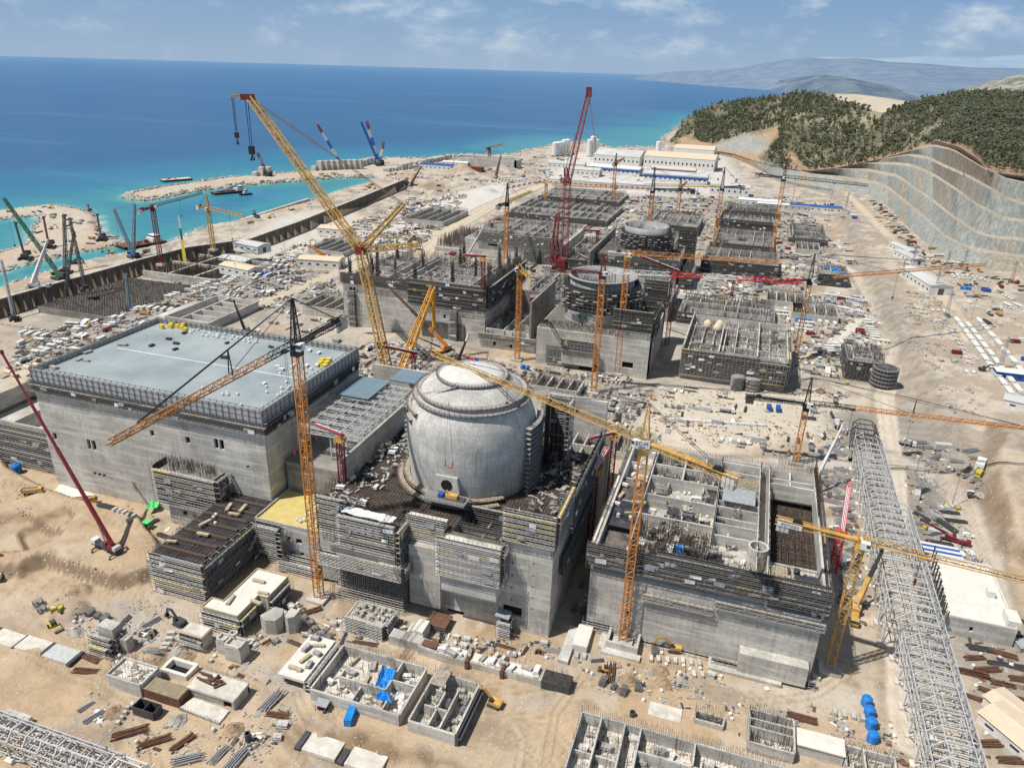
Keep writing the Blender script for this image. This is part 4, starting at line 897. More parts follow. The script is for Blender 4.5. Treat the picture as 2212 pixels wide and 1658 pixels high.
for q in range(22): x=rnd.uniform(-23,14); y=rnd.uniform(212,286); rebarline(d,(x,y,25),(x+rnd.uniform(2,7),y,25),rnd.uniform(2,5),.35,.11)
d.build('wall_cage',M['rebar_grey'],ab,w=True); d=MB(); debris(d,-23,212,17,288,25,260,(.6,3),(.1,.4)); d.build('loose_plank',M['plank'],ab,w=True); d=MB(); debris(d,-34,207,16,288,25,120,(.6,2.4),(.1,.5)); d.build('loose_sheet',M['sheetwhite'],ab,w=True)
d=MB()
for y,zz in((251,30.5),(238,29.5)): face(d,'F',-23.5,2,25,zz,y,[(-16+k*8,-14.4+k*8,26,29) for k in range(2)]+[(-10,-8.4,26.4,28.8)]); face(d,'B',-23.5,2,25,zz,y+.7,[(-16+k*8,-14.4+k*8,26,29) for k in range(2)]+[(-10,-8.4,26.4,28.8)],0); d.add([(-23.5,y,zz),(2,y,zz),(2,y+.7,zz),(-23.5,y+.7,zz)],[(0,1,2,3)])
d.build('door_wall',M['conc_light'],ab,w=True)
d=MB(); rebarmat(d,-22,214,1,237,25.6,1.1,.16); rebarfield(d,-22,214,2,237,25,4,700,.12); rebarfield(d,-23,267,2,289,25,4,500,.12); rebarfield(d,22,206,38,228,25,3,120,.1)
for x in(-24.5,17.6,21.2,2.2): rebarline(d,(x,214,30.5),(x,288,30.5),3,.5,.12)
rebarline(d,(AX1-.4,255,31.5),(AX1-.4,AY1,31.5),6,.4,.12); rebarline(d,(24,AY1-.4,31),(AX1,AY1-.4,31),7,.35,.13); rebarline(d,(AX0,AY1-.4,31),(24,AY1-.4,31),2,.5,.12)
for y in(214,220,266): rebarline(d,(-24,y,26),(17,y,26),4.4,.45,.13)
d.build('starter_bar',M['rebar'],ab,w=True)
d=MB(); d.box(-34,226,29.6,-25,244,29.9); d.box(22,206,29,37.5,213,29.3); d.box(30,214,28.2,37.6,221,28.5); d.build('plywood_deck',M['darkply'],ab,w=True)
d=MB(); d.box(-34,245.4,29.2,-25,261,29.5); d.box(-34,212,28,-25,225,28.3); d.build('brown_deck',M['deck'],ab,w=True)
d=MB()
for k in range(9): d.beam((21.8,214+k*.95,29.4),(27.5,214+k*.95,29.4),.3)
for k in range(9): d.beam((9,267+k*1.1,30.6),(16.8,267+k*1.1,30.6),.28)
for k in range(6): d.beam((22+k,214,29.8),(22+k,222,29.8),.22)
d.build('timber_joist',M['timber'],ab,w=True)
d=MB(); d.lathe([(3.4,25),(3.4,33),(2.7,33),(2.7,25)],20,(17.6,226.5)); d.build('round_shaft',M['conc_light'],ab,w=True)
d=MB(); d.box(4,255,31.2,16,266,31.5); d.build('roof_panel',M['grating'],ab,w=True)
scaffold('dark formwork scaffold belt round the top front of the cellular block',[('x',-36.5,39.5,205,28,36,-1),('x',-14,39,206.6,31,37,-1),('y',205,289,38.5,26,33,1)],lift=1.7,bay=1.7,t=.17,fm='scaf_dark',yb=.18,th=.35)
scaffold('pale scaffold strip along the left wall top of the cellular block',[('y',205,290,-35,25.5,31.5,-1)],lift=2,bay=2,t=.16,pm='slab',th=.35)
scaffold('plank walkway halfway up the front of the cellular block',[('x',-17,6,205,18.3,20.5,-1),('x',6,39.4,205,21.5,24,-1)],lift=1.6,bay=2,t=.14,pm='plank_grey',th=.3)
scaffold('grey scaffold along the foot of the cellular block front',[('x',-30,8,205,-5,1,-1),('x',8,40,203.4,-5,3,-1),('x',-36,-24,205,-5,4,-1)],lift=1.7,bay=1.8,t=.15,pm='plank_grey',th=.28)
d=MB(); d.box(7,199.5,-5,30,204.9,1); d.box(16,201,1,37,204.9,8.5); tag(d.build('foundation_step',M['conc']),'projecting concrete footing steps at the foot of the cellular block','foundation')
# ---------------------------------------------------------------- tower cranes
def vdir(a,b):
    d=Vector((b[0]-a[0],b[1]-a[1],0)); return d.normalized()
def sign(text,size,m,parent,loc,rot,name='sign_lettering'):
    cu=bpy.data.curves.new(name,'FONT'); cu.body=text; cu.size=size; cu.align_x='CENTER'; cu.align_y='CENTER'; cu.extrude=.03; cu.resolution_u=2
    o=bpy.data.objects.new(name,cu); col.objects.link(o); dg=bpy.context.evaluated_depsgraph_get(); me=bpy.data.meshes.new_from_object(o.evaluated_get(dg))
    bpy.data.objects.remove(o); q=bpy.data.objects.new(name,me); col.objects.link(q); me.materials.clear(); me.materials.append(m)
    q.parent=parent; q.matrix_parent_inverse=Matrix.Translation(-parent.location) if parent.parent is None else Matrix.Identity(4); q.location=loc; q.rotation_euler=rot; return q
def tower_crane(label,base,vslew,tip=None,az=None,jl=60,cl=20,mast='yellow',jib='yellow',cj='yellow',head='black',mw=2.2,flat=False,apex=11,jt=None,bays=None,root_len=0,ballast='conc',hook=None,post=None,bw=None,grp='tower cranes over the site',z0=None,block_=True,cjl=None,stripes=None,c=.27,d=.15):
    """base: plan px of the foot; vslew: row of the slewing ring; tip: plan px the jib points at (at jib height)"""
    b=at(*base) if z0 is None else G(*base,z0)
    if z0 is not None: b=(b[0],b[1],z0)
    if b[1]>340 and c<.3: c,d=(.36,.21) if b[1]<600 else (.46,.28)
    H=heightat(vslew,b[0],b[1]); t=thing('tower_crane',label,'tower crane',b,0,grp)
    B=Vector(b); S=Vector((b[0],b[1],H))
    if tip: T=G(*tip,H+1.5); dv=vdir(S,T); jl=(Vector(T[:2])-S.xy).length
    else: dv=Vector((math.cos(az),math.sin(az),0))
    if jt: jl=jt
    a=MB(); a.lattice(B,S,mw,bay=bays or mw*1.25,c=c,d=d,up=(0,1,0)); a.build('mast',M[mast],t,w=True)
    if block_:
        a=MB(); a.box(b[0]-3.4,b[1]-3.4,b[2]-.6,b[0]+3.4,b[1]+3.4,b[2]+1.3); a.build('base_block',M['conc'],t,w=True)
    a=MB(); a.rod(S,S+Vector((0,0,1.3)),mw*.75,14); a.box(S.x-mw*.62,S.y-mw*.62,H-1.6,S.x+mw*.62,S.y+mw*.62,H-.01); a.build('slewing_ring',M[head if head!='white' else mast],t,w=True)
    n=Vector((-dv.y,dv.x,0)); z1=Vector((0,0,1)); J0=S+z1*1.9
    sd=-1 if n.dot(Vector((-math.sin(YAW),math.cos(YAW),0)))>0 else 1
    q=J0+n*sd*(mw*.9)+dv*1.2; a=MB(); ang=math.atan2(dv.y,dv.x); a.cbox((q.x,q.y,q.z+.1),(2.6,1.7,2.3),ang); cb_=a.build('cab',M['whitep'],t,w=True)
    a=MB(); a.cbox((q.x+dv.x*.9,q.y+dv.y*.9,q.z+.4),(1.1,1.76,1.1),ang); a.build('window',M['glass'],cb_)
    if flat:
        a=MB(); a.lattice(J0-z1*.3,J0+z1*2.6,mw*.8,bay=1.4,c=c,d=d,up=(0,1,0)); a.build('tower_head',M[head],t,w=True)
    else:
        A=J0+z1*apex; a=MB(); a.lattice(J0,A,mw*.95,.5,bay=2,c=c*.95,d=d*.9,up=(0,1,0)); a.build('tower_head',M[head],t,w=True)
    jw=mw*.72; jh=mw*.85
    E_=J0+dv*jl
    def jlat(p,q_,w0,w1,m):
        a=MB(); a.lattice(p,q_,w0,w1,bay=mw*.95,c=c*.8,d=d*.8,h0=jh*w0/jw,h1=jh*w1/jw,sides=3); return a.build('jib',M[m],t,w=True)
    off=z1*(jh*.5)
    if stripes:
        k=len(stripes)
        a=MB(); jj=None
        for i,mm in enumerate(stripes):
            a=MB(); a.lattice(J0+off+dv*(1+(jl-1)*i/k),J0+off+dv*(1+(jl-1)*(i+1)/k),jw,jw*.95,bay=mw*.95,c=c*.85,d=d*.85,h0=jh,sides=3); a.build('jib_section',M[mm],t,w=True)
    elif root_len:
        jlat(J0+off+dv*1,J0+off+dv*root_len,jw,jw,head); jlat(J0+off+dv*root_len,E_+off,jw,jw*.7,jib)
    else: jlat(J0+off+dv*1,E_+off,jw,jw*.7,jib)
    C_=J0-dv*cl
    a=MB(); a.lattice(J0-dv*1,C_,mw*.8,bay=mw,c=c*.8,d=d*.8,h0=.7); a.beam(J0-dv*1+n*mw*.55+z1*1.1,C_+n*mw*.55+z1*1.1,.14); a.beam(J0-dv*1-n*mw*.55+z1*1.1,C_-n*mw*.55+z1*1.1,.14)
    p=(J0+C_)/2+z1*.42; a.cbox(tuple(p),(cl-2,mw*.75,.14),ang); a.build('counter_jib',M[cj],t,w=True)
    a=MB()
    for k in range(3):
        p=C_+dv*(1.2+1.3*k)-z1*1.3; a.cbox(tuple(p),(1.1,mw*.95,3.6),ang)
    a.build('counterweight',M[ballast],t,w=True)
    a=MB(); p=C_+dv*6.4+z1*1.1; a.cbox(tuple(p),(2.6,mw*.7,1.3),ang); a.rod(p+n*mw*.3+z1*.2,p-n*mw*.3+z1*.2,.9,10); a.build('hoist_winch',M['black'],t,w=True)
    if not flat:
        a=MB()
        for e in(.42,.86) if jl>40 else (.7,): a.tri(A,J0+dv*jl*e+z1*jh,.2)
        a.tri(A+n*.4,C_+dv*3+n*.6,.2); a.tri(A-n*.4,C_+dv*3-n*.6,.2); a.build('tie_bar',M['rope'],t,w=True)
        if post:
            P0=J0+dv*jl*post+z1*jh*.7; P1=P0+z1*7.5; a=MB(); a.beam(P0+n*.7,P1,.25); a.beam(P0-n*.7,P1,.25); a.beam(A,P1,.22); a.beam(P1,J0+dv*jl*.88+z1*jh,.22); a.build('jib_strut',M['black'],t,w=True)
    f,dr=hook or (rnd.uniform(.35,.7),rnd.uniform(10,26)); p=J0+dv*jl*f-z1*.2
    a=MB(); a.cbox(tuple(p),(2.2,1.6,.5),ang); a.build('trolley',M[head],t,w=True)
    a=MB(); a.tri(p+n*.35,p+n*.2-z1*dr,.1); a.tri(p-n*.35,p-n*.2-z1*dr,.1); hr=a.build('hoist_rope',M['rope'],t,w=True)
    a=MB(); a.cbox(tuple(p-z1*(dr+.6)),(.7,.9,1.3),ang); a.rod(p-z1*(dr+1.2),p-z1*(dr+2.3),.22,6); a.build('hook_block',M['maroon'],hr)
    t['H']=H
    return t,S,J0,dv,n
LC=tower_crane('tall orange tower crane before the blue-roofed hall, long jib pointing lower left',(690,1293),757,tip=(236,968),mast='orange',jib='orange',cj='black',head='black',mw=2.5,apex=15,cl=29,root_len=14,post=.42,hook=(.08,34),c=.33,d=.18)
RC=tower_crane('orange tower crane with its jib reaching across the dome',(1345,1385),968,tip=(940,772),mast='orange',jib='ochre',cj='ochre',head='ochre',mw=2.5,apex=13,cl=31,hook=(.6,6),c=.33,d=.18)
t_,S,J0,dv,n=RC; ang=math.atan2(dv.y,dv.x)
a=MB(); p=S+Vector((-.4,-3.2,2.8)); a.cbox(tuple(p),(4.6,.3,2.6),R(10)); sb=a.build('sign_board',M['whitep'],t_,w=True)
sign('EC-H',1.7,M['black'],sb,(p.x-.1+.2*math.sin(R(10)),p.y-.2,p.z+.3),(PI/2,0,R(10))); sign('LIEBHERR',.5,M['black'],sb,(p.x,p.y-.2,p.z-.85),(PI/2,0,R(10)))
PC=tower_crane('yellow flat-top tower crane at the corner of the cellular block',(1790,1445),1180,tip=(2330,1290),mast='ochre',jib='ochre',cj='ochre',head='ochre',mw=2.3,flat=True,cl=25,hook=(.3,8),ballast='steel_grey',c=.3)
t_,S,J0,dv,n=PC; ang=math.atan2(dv.y,dv.x); a=MB(); q=J0-dv*20.5-Vector((0,0,.2)); nn=n if n.y<0 else -n; q=q+nn*1.25; a.cbox(tuple(q),(7.2,.2,1.5),ang); sb=a.build('sign_board',M['whitep'],t_,w=True); q=q+nn*.15
sign('POTAIN',1.45,M['black'],sb,tuple(q),(PI/2,0,ang))
MC=tower_crane('orange tower crane with black counter jib standing behind the cellular block',(1717,1000),880,tip=(2215,930),mast='orange',jib='orange',cj='black',head='black',mw=2.4,apex=14,cl=29,post=.45,root_len=22,jt=105,hook=(.2,12),ballast='steel_dark')
tower_crane('orange tower crane with black head beside the haul road, jib over the cut slope',(1717,778),610,tip=(2130,575),mast='orange',jib='orange',cj='black',head='black',mw=2.6,apex=17,cl=42,post=.5,root_len=18,ballast='steel_grey')
tower_crane('orange-masted crane with red and white striped jib before the open ring wall',(1282,848),596,tip=(1700,612),mast='orange',jib='red',cj='red',head='red',mw=3.0,flat=False,apex=10,cl=34,stripes=['whitep','whitep','brightred','whitep','brightred','brightred'],jt=110,ballast='steel_grey')
tower_crane('orange tower crane with white cab on the right of the open ring wall',(1333,808),556,tip=(1690,573),mast='orange',jib='orange',cj='whitep',head='ochre',mw=3.0,flat=True,cl=12)
tower_crane('plain yellow crane mast left of the ring wall with a short lowered jib',(1117,778),588,tip=(1150,610),mast='orange',jib='ochre',cj='ochre',head='ochre',mw=2.8,apex=4,cl=6,jt=26,bays=3)
tower_crane('yellow tower crane with black arm and long yellow jib by the second hall',(1092,575),442,tip=(1180,403),mast='orange',jib='ochre',cj='black',head='black',mw=3.0,apex=18,cl=26,jt=70,ballast='conc')
tower_crane('yellow tower crane with black counter jib beside the third ring wall',(1393,580),413,tip=(1180,402),mast='orange',jib='orange',cj='black',head='black',mw=3.2,apex=20,cl=40,jt=95,ballast='steel_dark')
tower_crane('thin yellow tower crane with raised-looking jib before the white sheds',(1323,440),356,tip=(1388,325),mast='orange',jib='orange',cj='charcoal',head='charcoal',mw=3.4,apex=14,cl=16,jt=60,c=.5,d=.3)
tower_crane('orange tower crane with black head at the far right of the third ring wall',(1541,543),408,tip=(1460,404),mast='orange',jib='ochre',cj='black',head='black',mw=3.4,apex=20,cl=25,jt=85,c=.5,d=.3)
tower_crane('black-headed orange tower crane nearest the stepped grey slope',(1664,560),388,tip=(1850,402),mast='orange',jib='charcoal',cj='black',head='black',mw=3.4,apex=18,cl=30,jt=80,c=.5,d=.3)
tower_crane('small weathered tower crane alone on the far shore',(1057,352),322,tip=(1100,310),mast='brown',jib='ochre',cj='brown',head='brown',mw=4,flat=True,apex=14,cl=22,jt=70,c=.7,d=.45)
tower_crane('red flat-top tower crane beside the harbour basin',(349,572),452,tip=(438,420),mast='maroon',jib='bluegrey',cj='maroon',head='maroon',mw=2.8,flat=True,cl=20,ballast='whitep',c=.5,d=.3)
tower_crane('yellow tower crane with peaked head on the harbour wall road',(461,540),455,tip=(525,470),mast='ochre',jib='ochre',cj='ochre',head='ochre',mw=3.0,apex=14,cl=20,jt=62,ballast='whitep',c=.5,d=.3)
tower_crane('thin orange crane mast behind the second hall near the haul road',(888,640),520,az=R(200),jl=30,cl=10,mast='ochre',jib='ochre',cj='ochre',head='ochre',mw=2.6,apex=5)
tower_crane('low orange crane standing between the third halls and the sheds',(1462,470),410,tip=(1530,355),mast='orange',jib='orange',cj='black',head='charcoal',mw=3.2,apex=14,cl=20,jt=60,c=.5,d=.3)
tower_crane('orange crane with a level jib over the excavated far field',(1178,440),398,tip=(1290,400),mast='ochre',jib='ochre',cj='ochre',head='ochre',mw=3,flat=True,cl=16,jt=85,c=.5,d=.3)
# ---------------------------------------------------------------- concrete placing booms (lattice column + folded red boom)
def placing_boom(label,base,vtop,m1='maroon',head='ochre',boom='pinkred',az=0,L=14,w_=2.,z0=None,tilt=0.,fold=3,up_=False):
    b=G(*base,z0) if z0 is not None else at(*base); H=heightat(vtop,b[0],b[1])
    t=thing('placing_boom',label,'concrete pump boom',b,0,'red concrete placing booms'); B=Vector(b); S=Vector((b[0],b[1],H))
    a=MB(); a.lattice(B,S,w_,bay=w_*1.2,c=.36,d=.22,up=(0,1,0)); a.build('mast',M[m1],t,w=True)
    a=MB(); a.box(S.x-1.8,S.y-1.8,H,S.x+1.8,S.y+1.8,H+.35)
    for k in(-1.7,1.7):
        for q in(-1.7,1.7): a.beam((S.x+k,S.y+q,H),(S.x+k,S.y+q,H+1.3),.14)
    for z in(.7,1.3):
        for p,q in(((-1.7,-1.7),(1.7,-1.7)),((1.7,-1.7),(1.7,1.7)),((1.7,1.7),(-1.7,1.7)),((-1.7,1.7),(-1.7,-1.7))): a.beam((S.x+p[0],S.y+p[1],H+z),(S.x+q[0],S.y+q[1],H+z),.12)
    a.box(S.x-.8,S.y-.8,H+.36,S.x+.8,S.y+.8,H+2.4); a.build('slewing_head',M[head],t,w=True)
    dv=Vector((math.cos(az)*math.cos(tilt),math.sin(az)*math.cos(tilt),math.sin(tilt))); n=Vector((-math.sin(az),math.cos(az),0)); zz=dv.cross(n)*-1
    P=S+Vector((0,0,2.6)); 
    for k in range(fold):
        a=MB(); o=n*(.55*(k-1))+Vector((0,0,.5*k)); w2=.8-.12*k
        a.beam(P+o-dv*L*.12,P+o+dv*L*(.88-.05*k),w2,w2*1.15,True); a.rod(P+o+dv*L*(.86-.05*k)-n*.5,P+o+dv*L*(.86-.05*k)+n*.5,.6,8)
        s_=a.build('boom_section',M[boom if k!=1 else 'brightred'],t,w=True)
        a=MB(); a.rod(P+o+Vector((0,0,.55))-dv*L*.1,P+o+Vector((0,0,.55))+dv*L*(.85-.05*k),.16,6); a.build('concrete_pipe',M['whitep'],s_)
    return t
placing_boom('red placing boom on a red mast beside the truss-roofed annex',(742,1062),952,az=R(165),L=15,z0=30)
placing_boom('red folded boom with red mast between the halls, near the big yellow crane',(895,855),772,az=R(200),L=20,tilt=R(12),head='maroon',boom='red')
placing_boom('red boom on a red mast at the back corner of the reactor base',(1315,1080),948,az=R(212),L=13,tilt=R(-8),z0=0)
placing_boom('upright red boom with yellow platform in the alley right of the reactor',(1272,1185),1022,m1='maroon',az=R(75),L=12,tilt=R(25),z0=0)
placing_boom('big bright red boom folded upright beside the cellular block',(1798,1232),1150,m1='brightred',head='brightred',az=R(85),L=22,tilt=R(35),w_=2.6,boom='brightred')
placing_boom('red mast boom in the yard between second hall and ring wall',(1147,706),650,az=R(40),L=16,head='red')
placing_boom('red mast boom standing on top of the second hall',(1043,625),563,az=R(190),L=16,z0=40,head='ochre')
placing_boom('tall red mast boom on the right of the ring wall',(1440,745),592,az=R(150),L=36,tilt=R(6),head='red',w_=2.6,boom='red')
placing_boom('distant red mast boom left of the second ring wall',(1288,545),505,az=R(190),L=18,head='red',boom='red')
placing_boom('distant red mast boom in the pit behind the third hall',(1062,540),487,az=R(30),L=12,head='maroon')
placing_boom('distant red boom lying over the yard before the second ring wall',(1280,600),573,az=R(150),L=26,tilt=R(10),head='red',boom='red')
placing_boom('short red boom at the left of the second ring wall top',(1580,640),612,az=R(170),L=14,head='red')
# ---------------------------------------------------------------- big crawler cranes
def crawler(mb_body,base,az,sc=1.,body='ochre',t=None,cw='conc'):
    ca,sa=math.cos(az),math.sin(az); B=Vector(base)
    def L(x,y,z): return (B.x+(x*ca-y*sa)*sc,B.y+(x*sa+y*ca)*sc,B.z+z*sc)
    for s_ in(-1,1):
        a=MB(); n=14; prof=[]
        for k in range(n): A=2*PI*k/n; prof.append((4.6*math.copysign(min(1,abs(math.cos(A))**.5),math.cos(A)),.95+.95*math.sin(A)))
        v=[L(px_,s_*3.2-.6,pz_) for px_,pz_ in prof]+[L(px_,s_*3.2+.6,pz_) for px_,pz_ in prof]
        a.add(v,[tuple(range(n)),tuple(range(n,2*n))[::-1]]+[(k,(k+1)%n,n+(k+1)%n,n+k) for k in range(n)]); a.build('crawler_track',M['charcoal'],t,w=True)
    a=MB(); a.cbox(L(0,0,1.4),(4*sc,5.4*sc,1*sc),az); a.build('undercarriage',M['charcoal'],t,w=True)
    a=MB(); a.cbox(L(-1.5,0,3.2),(9*sc,3.4*sc,2.2*sc),az); a.cbox(L(-1.5,1.4,4.5),(6*sc,.5*sc,.4*sc),az); bo=a.build('superstructure',M[body],t,w=True)
    a=MB(); a.cbox(L(3.6,2.2,3.4),(1.8*sc,1.3*sc,2.2*sc),az); a.build('cab',M[body],t,w=True); a=MB(); a.cbox(L(4.1,2.2,3.7),(.95*sc,1.36*sc,1.2*sc),az); a.build('window',M['glass'],t.children[-1])
    a=MB()
    for k in range(4): a.cbox(L(-6.6,0,2.5+.75*k),(1.6*sc,(4.2-.2*k)*sc,.7*sc),az)
    a.build('counterweight',M[cw],t,w=True)
    return L
# ---- the giant yellow one
by=at(838,832); BY=Vector(by); t=thing('crawler_crane','giant yellow lattice boom crane beside the dome, hooks hanging over the sea','crawler crane',by)
# aim its plane roughly across the picture
L_=crawler(None,(by[0]+5,by[1],by[2]),R(205),1.9,'ochre',t,'whitep')
def at_z(u,v,dist_like):   # point in the crane plane: same depth as a reference point
    f=proj(*dist_like)[2]; d=Vector(ray(u,v)); fwv=fw; k=f/d.dot(fwv); return Vector((0,0,CAM_H))+d*k
foot=Vector((BY.x+1,BY.y,BY.z+4)); K=at_z(779,540,foot); TIP=at_z(541,212,foot)
a=MB(); a.lattice(foot,K,4.6,bay=5.2,c=.75,d=.36,up=(0,1,0),h0=4.2); a.build('main_boom',M['ochre'],t,w=True)
a=MB(); a.lattice(K,TIP,4.4,3.2,bay=5,c=.7,d=.34,up=(0,1,0)); a.build('luffing_jib',M['ochre'],t,w=True)
S1=at_z(871,441,foot); S2=at_z(909,528,foot)
for s_ in(S1,S2):
    a=MB(); a.lattice(K,s_,3.4,1.8,bay=4.4,c=.6,d=.3,up=(0,1,0)); a.build('jib_strut',M['ochre'],t,w=True)
a=MB(); a.cbox(tuple(K),(5,6,5)); a.build('boom_knuckle',M['maroon'],t,w=True)
DT=at_z(936,618,foot); DF=foot+Vector((5,0,-1))
a=MB(); a.lattice(DF,DT,4.2,2.4,bay=4.8,c=.7,d=.34,up=(0,1,0)); a.build('derrick_mast',M['yellow'],t,w=True)
a=MB(); a.rod(DT+Vector((0,0,-2)),DT+Vector((0,0,-26)),1.1,10); a.build('tackle',M['yellow'],t,w=True)
a=MB()
for o in(-1.2,1.2):
    q=Vector((0,o,0))
    for A_,B_ in((TIP,S1),(S1,S2),(S2,DT),(DT,K),(DT+Vector((0,0,-26)),DF+Vector((18,0,0)))): a.tri(A_+q,B_+q,.42 if A_ is TIP else .35)
a.build('pendant_rope',M['brown'],t,w=True)
TB=TIP+Vector((-11,-3,1.2)); a=MB(); a.lattice(TIP,TB,2.4,1.2,bay=2.4,c=.4,d=.25,up=(0,0,1)); a.build('tip_extension',M['ochre'],t,w=True)
a=MB(); a.cbox(tuple(TIP+Vector((-2,0,.5))),(7.5,4,3.4),R(17)); a.build('boom_head',M['maroon'],t,w=True)
for P_,ln,w_ in((TIP+Vector((-3,0,-1)),27,1.6),(TB+Vector((.6,0,-.5)),20,1.1)):
    a=MB()
    for o in(-w_*.6,w_*.6): a.beam(P_+Vector((o,0,0)),P_+Vector((o*.7,0,-ln)),.32)
    hr=a.build('hoist_rope',M['rope'],t,w=True)
    a=MB(); q=P_+Vector((0,0,-ln)); a.cbox(tuple(q-Vector((0,0,2.2))),(w_*2,w_*1.4,w_*3)); a.rod(q-Vector((0,0,4.4)),q-Vector((0,0,6.4)),w_*.35,8); a.rod(q+Vector((-w_*.9,0,-6.4-w_)),q+Vector((w_*.9,0,-6.8-w_*.6)),w_*.3,8); a.rod(q+Vector((w_*.9,0,-6.8-w_*.6)),q+Vector((w_*.7,0,-5.5-w_*.3)),w_*.24,8); a.rod(q-Vector((0,0,6.2)),q+Vector((-w_*.9,0,-6.4-w_)),w_*.3,8); a.build('hook_block',M['black'],hr)
bt=Vector(by)+Vector((27,4,0)); t2=thing('ballast_tray','yellow ballast tray stacked with pale weights under the giant crane mast','ballast',tuple(Vector(at(885,815))))
q=t2.location; a=MB(); a.box(q.x-5,q.y-3.4,q.z,q.x+5,q.y+3.4,q.z+1.4); a.build('tray',M['ochre'],t2,w=True)
for s_ in(-1,1):
    a=MB()
    for k in range(8): a.box(q.x+s_*2.6-1.9,q.y-2.8,q.z+1.42+k*.95,q.x+s_*2.6+1.9,q.y+2.8,q.z+2.3+k*.95)
    a.build('weight_stack',M['whitep'],t2,w=True)
# ---- the giant red one
by=at(1213,578); BY=Vector(by); t=thing('crawler_crane','giant dark red lattice boom crane standing upright by the third hall','crawler crane',by)
L_=crawler(None,(by[0],by[1],by[2]),R(100),2.2,'maroon',t,'maroon'); foot=BY+Vector((0,0,4))
K=at_z(1226,398,foot); TIP=at_z(1272,199,foot); bs=at_z(1206,470,foot)
a=MB(); a.lattice(foot+Vector((2,0,0)),K,5.6,bay=5.6,c=.62,d=.27,up=(0,1,0)); a.build('main_boom',M['red'],t,w=True)
a=MB(); a.lattice(K,TIP,4.6,3.8,bay=5,c=.62,d=.27,up=(0,1,0)); a.build('luffing_jib',M['red'],t,w=True)
a=MB(); a.lattice(foot+Vector((-9,0,0)),at_z(1205,462,foot),5,3,bay=6,c=.8,d=.4,up=(0,1,0)); a.build('derrick_mast',M['maroon'],t,w=True)
S1=at_z(1222,362,foot)
a=MB(); a.lattice(K,S1,5,2.4,bay=5,c=.7,d=.36,up=(0,1,0)); a.lattice(K,at_z(1210,385,foot),4,2,bay=5,c=.7,d=.36,up=(0,1,0)); a.build('jib_strut',M['maroon'],t,w=True)
a=MB()
for A_,B_ in((TIP,S1),(S1,at_z(1206,462,foot)),(TIP,at_z(1288,330,foot)),(at_z(1205,462,foot),foot+Vector((-16,0,0)))): a.tri(A_,B_,.55)
a.build('pendant_rope',M['maroon'],t,w=True)
a=MB(); a.cbox(tuple(TIP),(5,4,9)); a.build('boom_head',M['maroon'],t,w=True)
# ---- lattice boom crawlers round the harbour
def lattice_crawler(label,base,tip,boom='bluep',body='bluep',w_=1.8,sc=1.,tip2=None,hook=18,alt=None,c=.4,d=.26,grp='crawler cranes at the harbour'):
    b=at(*base); t=thing('crawler_crane',label,'crawler crane',b,0,grp); f=Vector(b)+Vector((0,0,2.5*sc)); T=at_z(*tip,f)
    az=math.atan2(T.y-f.y,T.x-f.x); crawler(None,b,az,sc,body,t,'charcoal')
    D=T-f
    if alt:
        for k,m_ in enumerate(alt):
            a=MB(); n=len(alt); a.lattice(f+D*(k/n),f+D*((k+1)/n),w_,bay=w_*1.3,c=c,d=d,up=(0,1,0)); a.build('boom_section',M[m_],t,w=True)
    else: a=MB(); a.lattice(f,T,w_,w_*.7,bay=w_*1.3,c=c,d=d,up=(0,1,0)); a.build('main_boom',M[boom],t,w=True)
    if tip2:
        T2=at_z(*tip2,f); a=MB(); a.lattice(f,T2,w_,w_*.6,bay=w_*1.3,c=c,d=d,up=(0,1,0)); a.build('back_mast',M[boom if not alt else alt[0]],t,w=True)
        a=MB(); a.tri(T,T2,.25); a.tri(T2,f+Vector((0,0,1))-D.xy.to_3d()*.12,.25); a.build('pendant_rope',M['rope'],t,w=True)
    else:
        g_=f-Vector((D.x,D.y,0)).normalized()*5*sc+Vector((0,0,5*sc)); a=MB(); a.tri(T,g_,.2); a.beam(g_,f,.3); a.build('pendant_rope',M['rope'],t,w=True)
    if hook:
        a=MB(); a.tri(T,T-Vector((0,0,hook)),.16); hr=a.build('hoist_rope',M['rope'],t,w=True); a=MB(); a.cbox(tuple(T-Vector((0,0,hook+.8))),(1,1,1.8)); a.build('hook_block',M['charcoal'],hr)
    return t
lattice_crawler('green lattice crawler crane leaning left over the harbour road',(130,602),(8,428),'greenp','greenp',2.4,1.3,hook=40,c=.6,d=.35)
lattice_crawler('dark blue lattice crane on the work barge lifting a grab',(289,556),(246,452),'bluegrey','bluep',2.4,1.2,tip2=(290,440),hook=44,c=.6,d=.35)
lattice_crawler('grey lattice crane standing upright behind the left excavation',(144,590),(138,462),'steel_dark','charcoal',2.2,1.1,hook=30,c=.5,d=.3)
lattice_crawler('thin dark lattice crane leaning right on the peninsula edge',(185,625),(150,470),'steel_dark','charcoal',2.0,1.,hook=0,c=.45,d=.28)
lattice_crawler('pale blue lattice crane rising out of the concrete grid foundation',(280,672),(272,590),'bluegrey','bluep',1.6,.8,hook=10)
lattice_crawler('grey-blue lattice crane at the far left edge of the picture',(32,690),(2,560),'steel_grey','charcoal',1.8,1.,hook=20)
lattice_crawler('dark crawler crane with yellow body in the grid foundation yard',(140,655),(160,500),'steel_dark','ochre',1.6,1.,hook=26)
lattice_crawler('lone slim red and grey lattice crane on the breakwater arm',(577,380),(556,330),'maroon','charcoal',3.,1.6,alt=['bluegrey','maroon','bluegrey','maroon'],hook=0,c=.7,d=.4)
lattice_crawler('blue and white striped crane near the breakwater block wall',(738,360),(686,270),'bluep','bluegrey',3,1.7,alt=['bluep','steel_grey','bluep','steel_grey','maroon'],hook=0,c=.75,d=.42)
